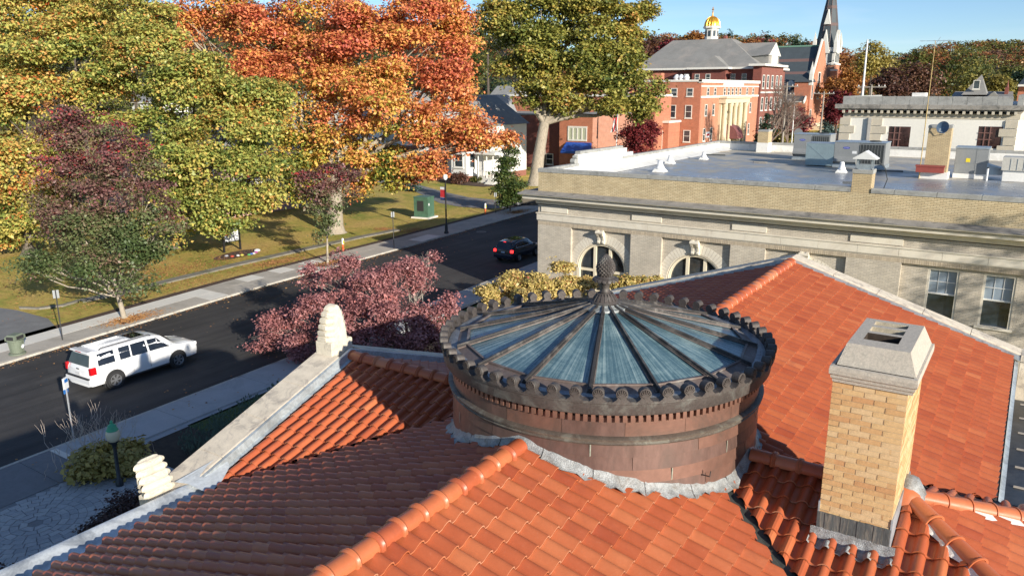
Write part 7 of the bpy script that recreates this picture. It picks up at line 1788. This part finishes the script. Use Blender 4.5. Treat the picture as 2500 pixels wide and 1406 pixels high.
# ---------------- church with slate roof, tower, pinnacles and spire
ch = thing('brick_church', 'tall brick church with banded dark slate roof, white pinnacles and steep slate spire', 'church')
SX = -66.; XB = -120.; YR_ = 289.; ZR_ = S(2003, 113, SX)[2]; YE = 278.5; cz = lambda v, y: T(1950, v, y)[2]
ZE_ = cz(200, YE); ZC = cz(216, YE-.3); ZAr = cz(246, 270.)
mb = MB(); mb.box(XB, SX, YE, 2*YR_-YE, 0, ZE_); mb.build('nave_wall', M_DSLATE, ch)
def roofband(f0, f1, m, nm='roof_slates'):
    mb = MB(); y0, y1 = YE-.6+(YR_-YE+.6)*f0, YE-.6+(YR_-YE+.6)*f1; z0, z1 = ZE_-.5+(ZR_-ZE_+.5)*f0, ZE_-.5+(ZR_-ZE_+.5)*f1
    mb.add([(XB, y0, z0), (SX, y0, z0), (SX, y1, z1), (XB, y1, z1)], [(0, 1, 2, 3)]); mb.build(nm, m, ch)
roofband(0, .24, M_DSLATE); roofband(.24, .31, M_SLSTRIPE, 'slate_band'); roofband(.31, .58, M_DSLATE); roofband(.58, .66, M_SLSTRIPE, 'slate_band'); roofband(.66, 1, M_DSLATE)
mb = MB(); mb.add([(XB, YR_, ZR_), (SX, YR_, ZR_), (SX, 2*YR_-YE, ZE_), (XB, 2*YR_-YE, ZE_)], [(0, 1, 2, 3)]); mb.build('back_roof', M_DSLATE, ch)
mb = MB(); mb.bar((XB, YR_, ZR_+.15), (SX, YR_, ZR_+.15), .5, .5); mb.build('copper_ridge', mat('green copper ridge', (.16, .3, .22), .7), ch)
mb = MB(); mb.box(XB, SX+.0, 270.4, YE, 0, ZAr-.2); mb.build('aisle_wall', M_RB, ch)
mb = MB(); mb.add([(XB, 269.8, ZAr-.3), (SX, 269.8, ZAr-.3), (SX, YE, ZC+.6), (XB, YE, ZC+.6)], [(0, 1, 2, 3)]); mb.build('aisle_roof', M_DSLATE, ch)
mb = MB(); mb.bar((XB, YE-.4, ZE_-.6), (SX, YE-.4, ZE_-.6), .3, .35); mb.bar((XB, 269.8, ZAr-.4), (SX, 269.8, ZAr-.4), .3, .3); mb.build('eaves', M_TRIM, ch)
for u in (1932, 1952):
    x = T(u, 210, YE)[0]; z0 = ZC-1.6; hh_ = ZE_-.4-z0+.6
    M_ = Matrix(((1, 0, 0, x), (0, 0, 1, YE-2.), (0, 1, 0, z0), (0, 0, 0, 1)))
    mb = MB(); mb.prism([(-2.6, 0), (2.6, 0), (2.4, hh_*.4), (1.2, hh_*.8), (0, hh_*1.05), (-1.2, hh_*.8), (-2.4, hh_*.4)], M_, 2.2); mb.build('dormer_window', M_TRIM, ch)
    for q in (-.9, .9): mb = MB(); mb.prism([(q-.6, hh_*.12), (q+.6, hh_*.12), (q+.5, hh_*.45), (q, hh_*.7), (q-.5, hh_*.45)], M_@Matrix.Translation((0, 0, -.06)), .08); mb.build('dormer_pane', M_WG, ch)
# front gable wall facing the street, steep white verges
wh_ = 12.
mb = MB(); mb.prism([(YR_-wh_-6, 0), (YR_+wh_, 0), (YR_+wh_, ZE_-4), (YR_, ZR_+1.6), (YE-1.2, ZE_-1.5), (YE-1.2, ZAr+3), (YR_-wh_-6.5, ZAr-1.2)], Matrix(((0, 0, 1, SX-.2), (1, 0, 0, 0), (0, 1, 0, 0), (0, 0, 0, 1))), 1.4); mb.build('front_gable', M_RBY, ch)
mb = MB(); mb.bar((SX+.5, YE-1.4, ZE_-1.6), (SX+.5, YR_, ZR_+1.8), 1.6, .45, up=(1, 0, 0)); mb.bar((SX+.5, YR_-wh_-6.4, ZAr-1.), (SX+.5, YE-1.3, ZAr+3.2), 1.6, .4, up=(1, 0, 0)); mb.build('gable_coping', M_TRIM, ch)
def pinnacle(x, y, z0, h, r_, par=ch): mb = MB(); mb.box(x-r_, x+r_, y-r_, y+r_, z0, z0+h*.45); mb.lathe([(r_*1.5, z0+h*.45), (0, z0+h)], 4, (x, y, 0), R(45), R(405)); mb.build('pinnacle', M_TRIM, par)
# stair turret at the corner of the facade
mb = MB(); mb.box(SX-3.4, SX+1.8, YE-5.5, YE-1, 0, cz(201, 274)); mb.build('corner_turret', M_RB, ch)
zt0 = cz(201, 274); mb = MB(); mb.add([(SX-3.8, YE-6, zt0), (SX+2.2, YE-6, zt0), (SX+2.2, YE-.6, zt0), (SX-3.8, YE-.6, zt0), (SX+.2, YE-3, cz(172, 274))], [(0, 1, 4), (1, 2, 4), (2, 3, 4), (3, 0, 4)]); mb.build('turret_roof', M_DSLATE, ch)
pinnacle(SX+1.6, YE-5, zt0-1, cz(150, 274)-zt0+1, .55)
win(ch, SX+1.8, YE-3.2, cz(243, 274), 1.8, cz(203, 274)-cz(243, 274), 'r', sash=False, sill=False); win(ch, SX+1.2, YR_-3, 10, 3.4, 9., 'r', sash=False, sill=False); win(ch, SX+1.8, YE-3.2, 1, 1.8, 6, 'r', sash=False, sill=False)
for k in range(5): mb = MB(); mb.box(SX+1.2+k*.9, SX+2.1+k*.9, YR_-8, YR_+10, 0, 2.2-k*.42); mb.build('front_step', M_CREST, ch)
# main tower and spire
pt = T(2012, 200, 306); tx, ty = pt[0], 306.; k_ = dep((tx, ty, 20))/F; zz3 = lambda v: T(2010, v, ty)[2]
hw_ = 3.9
mb = MB(); mb.box(tx-hw_, tx+hw_, ty-hw_, ty+hw_, 0, zz3(158)); mb.build('tower', M_RBY, ch)
for sx in (-1, 1):
    for z0, z1, e in ((0, 10, 1.5), (10, 20, 1.)): mb = MB(); mb.box(tx+sx*hw_-1.1, tx+sx*hw_+1.1, ty-hw_-e, ty-hw_+1, z0, z1); mb.box(tx+hw_-1, tx+hw_+e, ty+sx*(hw_-1.1)-1.1, ty+sx*(hw_-1.1)+1.1, z0, z1); mb.build('buttress', M_RBY, ch)
    mb = MB(); mb.box(tx+sx*hw_-1.15, tx+sx*hw_+1.15, ty-hw_-1.6, ty-hw_, 9.6, 10.2); mb.box(tx+sx*hw_-1.15, tx+sx*hw_+1.15, ty-hw_-1.1, ty-hw_, 19.6, 20.2); mb.build('buttress_cap', M_TRIM, ch)
mb = MB(); mb.box(tx-hw_+.3, tx+hw_-.3, ty-hw_+.3, ty+hw_-.3, zz3(158), zz3(118)); mb.box(tx-hw_-.3, tx+hw_+.3, ty-hw_-.3, ty+hw_+.3, zz3(160), zz3(156)); mb.build('belfry', M_TRIM, ch)
for q in (-2.1, 0, 2.1):
    for zb2, h2 in ((zz3(154), zz3(128)-zz3(154)),):
        mb = MB(); mb.box(tx+q-.6, tx+q+.6, ty-hw_+.15, ty-hw_+.35, zb2, zb2+h2); mb.build('louvre', M_DSLATE, ch); mb = MB(); mb.box(tx+hw_-.35, tx+hw_-.2, ty+q-.6, ty+q+.6, zb2, zb2+h2); mb.build('louvre', M_DSLATE, ch)
for sx in (-1, 1):
    for sy in (-1, 1): pinnacle(tx+sx*(hw_-.3), ty+sy*(hw_-.3), zz3(130), zz3(78)-zz3(130), .55)
for q in ((0, -1), (1, 0)):
    mb = MB(); z0 = zz3(118)
    if q[0] == 0: mb.prism([(-1.7, 0), (1.7, 0), (0, 8)], Matrix(((1, 0, 0, tx), (0, 0, 1, ty-hw_-.2), (0, 1, 0, z0-2), (0, 0, 0, 1))), 1.)
    else: mb.prism([(-1.7, 0), (1.7, 0), (0, 8)], Matrix(((0, 0, 1, tx+hw_-1), (1, 0, 0, ty), (0, 1, 0, z0-2), (0, 0, 0, 1))), 1.)
    mb.build('belfry_gable', M_TRIM, ch)
sh = zz3(118)
mb = MB(); mb.lathe([(hw_*1.02, sh-1), (hw_*.74, zz3(60)), (hw_*.4, zz3(0)), (0.05, zz3(-80))], 8, (tx, ty, 0), R(22.5), R(382.5)); mb.build('spire', M_DSLATE, ch)
mb = MB()
for k in range(8): a = R(22.5+45*k); mb.tube([(tx+r_*math.cos(a), ty+r_*math.sin(a), z) for r_, z in ((hw_*1.02, sh-1), (hw_*.74, zz3(60)), (hw_*.4, zz3(0)), (.05, zz3(-80)))], .1, 4)
for v in (62, 20): r_ = np.interp(v, (0, 60, 118), (hw_*.4, hw_*.74, hw_*1.02))+.06; mb.lathe([(r_+.05, zz3(v)-.5), (r_, zz3(v)+.5)], 8, (tx, ty, 0), R(22.5), R(382.5))
mb.build('spire_ribs', mat('pinkish slate band', (.13, .09, .085), .8), ch)
mb = MB(); mb.prism([(-1.1, 0), (1.1, 0), (0, 5)], Matrix(((1, 0, 0, tx), (0, 0, 1, ty-hw_*.86), (0, 1, 0, zz3(62)), (0, 0, 0, 1))), 2.); mb.build('spire_lucarne', M_TRIM, ch)
# ---------------- low brick building with blue awning, dark bulk left of the oak trunk
lb = thing('brick_store', 'low two storey brick building with white ribbon window and bright blue awning', 'building')
tl = 118.; xl = T(1200, 300, tl)[0]; xc = T(1447, 300, tl)[0]
zt_ = T(1420, 283, tl)[2]; zb_ = 0
xm = T(1366, 300, tl)[0]
mb = MB(); mb.box(xm, xc, tl, tl+16, 0, zt_); mb.build('front_wall', M_RB, lb); mb = MB(); mb.box(xl-6, xm, tl+1.2, tl+16, 0, zt_-.1); mb.build('side_wall', M_RBD, lb)
mb = MB(); mb.box(xm-.1, xc+.1, tl-.12, tl+16, zt_, zt_+.25); mb.box(xl-6, xm-.1, tl+1.1, tl+16, zt_-.1, zt_+.1); mb.build('coping', M_LIMED, lb)
a0, a1 = T(1388, 330, tl)[0], T(1432, 330, tl)[0]; z0, z1 = T(1410, 341, tl)[2], T(1410, 313, tl)[2]
w = link('window', None, lb); mb = MB(); mb.box(a0, a1, tl-.04, tl+.02, z0, z1); mb.build('pane', mat('pale blind', (.45, .48, .35), .6), w); mb = MB(); mb.box(a0-.12, a1+.12, tl-.1, tl-.02, z1, z1+.3); mb.box(a0-.1, a1+.1, tl-.12, tl-.02, z0-.25, z0)
for k in range(5): x = a0+(a1-a0)*k/4; mb.box(x-.12, x+.12, tl-.1, tl-.03, z0, z1)
mb.build('frame', M_TRIM, w)
b0, b1 = T(1383, 360, tl)[0], T(1444, 360, tl)[0]; zA, zB_ = T(1410, 348, tl)[2], T(1410, 376, tl-1.8)[2]
mb = MB(); mb.add([(b0, tl-.02, zA), (b1, tl-.02, zA), (b1, tl-2., zB_+.35), (b0, tl-2., zB_+.35), (b1, tl-2., zB_), (b0, tl-2., zB_), (b0, tl-.02, zB_), (b1, tl-.02, zB_)], [(0, 3, 2, 1), (3, 5, 4, 2), (0, 6, 5, 3), (1, 2, 4, 7)]); mb.build('awning', mat('bright blue awning', (.02, .09, .42), .6), lb)
win(lb, T(1342, 390, tl+1.2)[0], tl+1.2, T(1342, 402, tl+1.2)[2], 1.5, 1.9, 'f')
mb = MB(); mb.box(T(1328, 390, tl+1)[0]-.2, T(1328, 390, tl+1)[0]+.2, tl+.7, tl+1.2, 0, zt_*.6); mb.build('pilaster', M_LIMED, lb)
# brick block farther back with white windows, seen under the oak
bb = thing('brick_block', 'three storey brick block with white windows seen beneath the oak crown', 'building'); tbk = 146.
xa, xb = T(1240, 250, tbk)[0], T(1600, 250, tbk)[0]; ztb = T(1450, 236, tbk)[2]
mb = MB(); mb.box(xa, xb-.0, tbk, tbk+8, 0, ztb); mb.build('wall', M_RB, bb); mb = MB(); mb.box(xa-.2, xb+.2, tbk-.2, tbk+8, ztb, ztb+.4); mb.build('coping', M_TRIM, bb)
for u in (1405, 1432, 1459, 1486, 1513): win(bb, T(u, 270, tbk)[0], tbk, T(u, 281, tbk)[2], 1.3, 1.9, 'f')
mb = MB(); q0, q1 = T(1447, 300, 134.)[0], T(1498, 300, 134)[0]; zq = T(1470, 318, 134)[2]; mb.box(q0, q1, 134, 146, 0, zq); mb.build('link_wall', M_RBD, bb)
mb = MB(); mb.box(q0-.2, q1+.2, 133.8, 134., zq, zq+1.1); mb.box(T(1449, 340, 133.9)[0], T(1462, 340, 133.9)[0], 133.88, 133.98, T(1455, 338, 134)[2], T(1455, 321, 134)[2]); mb.build('link_trim', M_WPAR, bb)
# ---------------- white houses
M_SID = mat('white clapboard', (.74, .73, .69), .8, .05, 1.); M_ROOFG = mat('grey shingle', (.27, .27, .265), .9, .2, 1., fine=10); M_FBR = mat('foundation brick', (.26, .11, .08), .9)
def house(label, x0, x1, y0, d, zw, zr__, roof_axis='x', wins=(), roofm=None, wall=None, porch=None):
    t = thing('white_house', label, 'house')
    mb = MB(); mb.box(x0, x1, y0, y0+d, .9, zw); mb.build('wall', wall or M_SID, t); mb = MB(); mb.box(x0+.02, x1-.02, y0+.02, y0+d, 0, .9); mb.build('foundation', M_FBR, t)
    mb = MB(); o_ = .4
    if roof_axis == 'x':
        ym = y0+d/2; mb.add([(x0-o_, y0-o_, zw), (x1+o_, y0-o_, zw), (x1+o_, y0+d+o_, zw), (x0-o_, y0+d+o_, zw), (x0-o_, ym, zr__), (x1+o_, ym, zr__)], [(0, 1, 5, 4), (2, 3, 4, 5), (0, 4, 3), (1, 2, 5)])
    else:
        xm_ = (x0+x1)/2; mb.add([(x0-o_, y0-o_, zw), (x1+o_, y0-o_, zw), (x1+o_, y0+d+o_, zw), (x0-o_, y0+d+o_, zw), (xm_, y0-o_, zr__), (xm_, y0+d+o_, zr__)], [(1, 2, 5, 4), (3, 0, 4, 5)])
        g_ = MB(); g_.prism([(x0, zw), (x1, zw), (xm_, zr__-.2)], Matrix(((1, 0, 0, 0), (0, 0, 1, y0+.0), (0, 1, 0, 0), (0, 0, 0, 1))), d); g_.build('gable', wall or M_SID, t)
    mb.build('roof', roofm or M_ROOFG, t)
    mb = MB(); e = .06
    if roof_axis == 'x': mb.box(x0-o_, x1+o_, y0-o_-.05, y0-o_, zw-.25, zw)
    else: mb.bar((x0-o_, y0-o_, zw-.1), ((x0+x1)/2, y0-o_, zr__-.1), .1, .3); mb.bar((x1+o_, y0-o_, zw-.1), ((x0+x1)/2, y0-o_, zr__-.1), .1, .3)
    mb.build('fascia', M_TRIM, t)
    for (wx, wz, ww, wh_) in wins: win(t, wx, y0, wz, ww, wh_, 'f')
    return t
hb = G(1130, 441); th = hb[1]; hx0, hx1 = T(1062, 440, th)[0], T(1218, 440, th)[0]
h1 = house('white clapboard house with bay window and open front porch beyond the lawn', hx0-3, T(1180, 440, th)[0], th, 12, 8.2, 12.5, 'y', [(T(1050, 420, th)[0], 2.2, 1.3, 2.1), (T(1075, 420, th)[0], 5.4, 1.2, 1.8)])
bay = MB(); c0, c1 = T(1102, 440, th)[0], T(1168, 440, th)[0]; bw = c1-c0
bay.prism([(c0, th+.0), (c0+bw*.22, th-1.4), (c1-bw*.22, th-1.4), (c1, th)], Matrix.Translation((0, 0, .9)), 4.0); bay.build('bay', M_SID, h1)
bay = MB(); bay.prism([(c0-.15, th), (c0+bw*.2, th-1.6), (c1-bw*.2, th-1.6), (c1+.15, th)], Matrix.Translation((0, 0, 4.9)), .3); bay.build('bay_roof', M_ROOFG, h1)
bay = MB(); bay.prism([(c0+.05, th), (c0+bw*.22, th-1.35), (c1-bw*.22, th-1.35), (c1-.05, th)], Matrix.Translation((0, 0, 0)), .9); bay.build('bay_foundation', M_FBR, h1)
win(h1, (c0+c1)/2, th-1.4, 2.1, 1.7, 2.1, 'f')
for sx in (-1, 1):
    wnx = (c0+bw*.11) if sx < 0 else (c1-bw*.11); w_ = win(h1, 0, 0, 2.1, .9, 2.1, 'f'); w_.location = (wnx, th-.72, 0); w_.rotation_euler = (0, 0, -sx*-.0+(-math.atan2(1.4, bw*.22) if sx < 0 else math.atan2(1.4, bw*.22)))
# porch
pr = MB(); px0, px1 = T(1176, 440, th)[0], T(1214, 440, th)[0]
pr.box(px0, px1+.3, th-1.2, th+3, .0, .8); pr.box(px0-.2, px1+.6, th-1.5, th+3, 4.2, 4.55); pr.build('porch_deck', M_TRIM, h1)
for x in (px0+.2, (px0+px1)/2+.3, px1): pr = MB(); pr.lathe([(.14, .8), (.1, 1.2), (.1, 3.9), (.16, 4.2)], 10, (x, th-1.1, 0)); pr.build('porch_column', M_TRIM, h1)
pr = MB(); pr.box(px0, px1, th-1.15, th-1.05, 1.7, 1.8)
for k in range(14): x = px0+(px1-px0)*k/13; pr.box(x-.03, x+.03, th-1.13, th-1.07, .8, 1.7)
pr.build('porch_railing', M_TRIM, h1); pr = MB()
for k in range(4): pr.box(px1-.6, px1+.9, th-1.5-.35*k, th-1.2-.35*k, 0, .65-.18*k)
pr.build('porch_steps', M_TRIM, h1)
mb = MB(); mb.box(T(1086, 440, th)[0]-.4, T(1086, 440, th)[0]+.5, th-.3, th+.2, 0, 9.5); mb.build('brick_chimney', M_FBR, h1)
# other houses half hidden behind the trees
house('tall white gabled house behind the orange maple right side', T(1150, 300, 120)[0], T(1200, 300, 120)[0], 120, 9, T(1180, 300, 120)[2], T(1175, 232, 120)[2], 'y', [(T(1176, 320, 120)[0], 6, 1.1, 1.6)])
house('white house with grey roof high behind between orange maple and oak', T(1190, 240, 165)[0], T(1250, 240, 165)[0], 165, 10, T(1200, 245, 165)[2], T(1200, 210, 165)[2], 'x', [(T(1215, 262, 165)[0], 9, 1.2, 1.6), (T(1240, 262, 165)[0], 9, 1.2, 1.6)])
house('second white house with grey roof seen through the left limbs of the oak', T(1262, 280, 175)[0], T(1345, 280, 175)[0], 175, 10, T(1300, 262, 175)[2], T(1300, 238, 175)[2], 'x', [(T(1300, 275, 175)[0], 9, 1.5, 1.6)])
M_PINK = mat('pink shingle wall', (.5, .3, .29), .9, .1, 2)
ph = thing('pink_house', 'pinkish shingled house with white porch band glimpsed behind the green maple', 'house'); yp = 49.; 
mb = MB(); mb.box(-88, -74.5, yp, yp+18, 0, 6.5); mb.build('wall', M_PINK, ph)
mb = MB(); mb.add([(-88.5, yp-.5, 6.5), (-74, yp-.5, 6.5), (-74, yp+18.5, 6.5), (-88.5, yp+18.5, 6.5), (-81, yp, 11), (-81, yp+18, 11)], [(1, 2, 5, 4), (3, 0, 4, 5), (0, 1, 4), (2, 3, 5)]); mb.build('roof', M_ROOFG, ph)
mb = MB(); mb.box(-74.5, -71.8, yp+1, yp+17, 0, 1.1); mb.build('porch_wall', M_PINK, ph); mb = MB(); mb.box(-74.5, -71.6, yp+.8, yp+17.2, 1.1, 1.5); mb.box(-74.5, -71.5, yp+.6, yp+17.4, 3.3, 3.9); mb.build('porch_band', M_TRIM, ph)
for y in (1.2, 6.5, 11.8, 16.8): mb = MB(); mb.box(-72.1, -71.8, yp+y-.15, yp+y+.15, 1.5, 3.3); mb.build('porch_post', M_TRIM, ph)
for y in (4, 9, 14): win(ph, -74.5, yp+y, 4.1, 1.1, 1.5, 'r'); win(ph, -74.5, yp+y, 1.7, 1.1, 1.5, 'r')
for i, (u, v, w_, d) in enumerate([(700, 250, 150, 135), (830, 290, 120, 128), (560, 215, 150, 150), (960, 250, 110, 140), (350, 240, 160, 120)]):
    zt_ = T(u, v, d)[2]; x0 = T(u, v, d)[0]
    house(['white house behind the gap between green and orange maples', 'white house behind the middle of the orange maple', 'pale house far behind the green maple', 'white house behind the right half of the orange maple', 'white house deep behind the left maple'][i], x0-w_*d/F/2*1.1, x0+w_*d/F/2*1.1, d, 10, max(4, zt_-1), max(7, zt_+2.5), 'y' if i % 2 else 'x', [(x0-2, max(2, zt_-3.5), 1.1, 1.7), (x0+2, max(2, zt_-3.5), 1.1, 1.7)])
# ---------------- grey turreted house and roofs beyond the stone hall
gt = thing('turret_house', 'grey shingled house with pointed turret and dormer beyond the stone parapet', 'house'); td = 175.
z0 = T(2380, 236, td)[2]; X = lambda u: T(u, 230, td)[0]; Z = lambda v: T(2380, v, td)[2]
mb = MB(); mb.box(X(2322), X(2470), td+1, td+12, 0, Z(240)); mb.build('wall', M_ROOFG, gt)
mb = MB(); mb.add([(X(2322), td, Z(238)), (X(2475), td, Z(238)), (X(2470), td+6, Z(224)), (X(2324), td+6, Z(224))], [(0, 1, 2, 3)]); mb.build('roof', M_GRSLATE, gt)
mb = MB(); mb.add([(X(2348), td-1, Z(232)), (X(2410), td-1, Z(232)), (X(2410), td+5, Z(232)), (X(2348), td+5, Z(232)), (X(2389), td+2, Z(182))], [(0, 1, 4), (1, 2, 4), (2, 3, 4), (3, 0, 4)]); mb.build('turret', M_GRSLATE, gt)
win(gt, X(2382), td-.9, Z(218), 1.1, 1.6, 'f', sash=False)
mb = MB(); mb.add([(X(2412), td-.5, Z(236)), (X(2440), td-.5, Z(236)), (X(2426), td-.5, Z(224)), (X(2426), td+4, Z(224))], [(0, 1, 2), (1, 3, 2), (0, 2, 3)]); mb.build('gablet', M_GRSLATE, gt)
rc = thing('corner_brick_house', 'dark roofed brick house with chimney at the right edge of the skyline', 'house')
mb = MB(); mb.box(X(2482), X(2600), 181, 190, 0, Z(208)); mb.build('wall', M_RB, rc); mb = MB(); mb.add([(X(2478), 180, Z(210)), (X(2620), 180, Z(210)), (X(2600), 186, Z(165)), (X(2500), 186, Z(176))], [(0, 1, 2, 3)]); mb.build('roof', M_DSLATE, rc); mb = MB(); mb.box(X(2480), X(2620), 179.8, 180.4, Z(212), Z(207)); mb.build('eaves', M_TRIM, rc)
mb = MB(); mb.box(X(2450), X(2459), 178, 180, Z(238), Z(214)); mb.lathe([(.25, Z(214)), (.12, Z(205)), (.05, Z(196))], 8, (X(2455), 179, 0)); mb.build('chimney', M_RBD, rc)
# ---------------- poles and flags
def pole(label, u0, v0, u1, v1, t_, r_, m, name='flag_pole', cat='flagpole', base0=True):
    a, b = T(u0, v0, t_), T(u1, v1, t_); o = thing(name, label, cat, (a[0], t_, 0)); d = b-a
    mb = MB(); mb.tube([(-(d[0]/max(.1, d[2]))*a[2], 0, 0), (0, 0, a[2]), tuple(np.array([0, 0, a[2]])+d)], [r_, r_*.9, r_*.6], 8); mb.lathe([(0, -.15), (.16, 0), (0, .15)], 8, (d[0], d[1], a[2]+d[2]+.1)); mb.build('pole', m, o); return o, a, b
M_PW = mat('white pole paint', (.75, .76, .76), .4, .04, 2)
pole('tall white flagpole rising left of the stone hall parapet', 2105, 235, 2118, 100, 150, .22, M_PW)
o, a, b = pole('white flagpole by the low brick building with a drooping striped flag', 1505, 350, 1509.5, 256, 118, .09, M_PW)
fw = MB(); rows = []
for i in range(14):
    f = i/13; z = b[2]-.6-f*3.6; w_ = .35+.9*f*(1-.25*f)
    rows.append([(-w_*q+(.08*math.sin(q*9+i*.6)), .1*math.sin(q*11+i*.4), z-.25*q) for q in np.linspace(0, 1, 7)])
fl = thing('hanging_flag', 'limp red white and blue striped flag hanging from the white flagpole', 'flag', (o.location[0]+(b[0]-a[0])*.5-.1, o.location[1], 0))
fw.grid(rows); n_ = len(fw.f)
mi = []
for i in range(13):
    for j in range(6): mi.append(2 if i < 5 and j < 3 else (0 if (j % 2 == 0) else 1))
fw.mi = mi; fw.build('cloth', [mat('flag red', (.5, .03, .05), .8), mat('flag white', (.75, .75, .75), .8), mat('flag blue', (.03, .05, .2), .8)], fl, smooth=80)
pole('slim white pole before the church porch', 1934, 332, 1941, 240, 160, .12, M_PW)
M_WOODP = mat('grey utility pole wood', (.3, .27, .23), .9, .2, 1)
def utility(label, u0, v0, u1, v1, t_, cross, cans):
    o, a, b = pole(label, u0, v0, u1, v1, t_, .28, M_WOODP, 'utility_pole', 'utility pole'); k = t_/F*1.1
    top = Vector(b-np.array([a[0], t_, 0])); mb = MB()
    for dz, w_ in cross: mb.bar(top+Vector((-w_, 0, -dz)), top+Vector((w_, 0, -dz)), .18, .22)
    mb.build('crossarm', M_WOODP, o)
    for dx, dz in cans: mb = MB(); mb.lathe([(0, 0), (.45, .05), (.45, 1.4), (.3, 1.6), (0, 1.65)], 12, (top.x+dx, top.y-.5, top.z-dz)); mb.build('transformer', mat('grey transformer', (.5, .51, .5), .5), o)
    mb = MB()
    for dz, w_ in cross:
        for q in (-.9, -.5, .5, .9): mb.lathe([(.08, 0), (.1, .15), (0, .3)], 6, (top.x+w_*q, top.y, top.z-dz+.1))
    mb.build('insulator', M_PW, o)
utility('utility pole with two grey transformer cans before the mansion', 1910, 345, 1922, 204, 165, [(.6, 2.2), (2.2, 1.6)], [(-.9, 4.6), (.9, 4.6)])
utility('short topped utility pole head with crossarm beside the tall white flagpole', 2120, 300, 2128, 210, 150, [(.2, 2.3), (2.2, 1.2)], [])
utility('thin brown utility pole in front of the church tower', 2003, 320, 2012, 225, 210, [(.4, 2.5)], [])
q = T(1949, 325, 150); o = thing('street_sign', 'round pale street sign seen over the rear parapet', 'sign', (q[0], 150, 0)); mb = MB(); mb.tube([(0, 0, 0), (0, 0, q[2])], .06, 6); mb.build('post', M_STEEL, o); mb = MB(); mb.lathe([(0, 0), (.8, 0), (.8, .03), (0, .03)], 20, M=Matrix.Translation((0, 0, q[2]))@Matrix.Rotation(R(90), 4, 'X')); mb.build('face', M_SIGNBK, o)
o = thing('globe_street_lamp', 'small lamp with white globe by the round red tree', 'street lamp', tuple(T(1541, 380, 112)*np.array([1, 1, 0]))); zl = T(1541, 348, 112)[2]
mb = MB(); mb.tube([(0, 0, 0), (0, 0, zl)], .07, 8); mb.build('post', M_POSTB, o); mb = MB(); mb.lathe([(0, -.1), (.22, .05), (.22, .3), (0, .5)], 12, (0, 0, zl)); mb.build('globe', M_SIGNW, o)
# ---------------- tree outside the right edge that dapples the brick hall
tree('maple_tree', 'thin leaved maple right of the view that shades the brick hall end', 'maple tree', np.array([20.5, 32., 0]),
     [(18.5, 32, 9, 3., 3., 2.4), (20.5, 34, 12, 3, 3, 2.5), (22.5, 31, 10, 3, 3, 2.5), (17.5, 34, 7.5, 1.8, 1.8, 1.5)], 5000, .2, 'oak', M_BARK, .25, subl=4)
# ================================================================ end
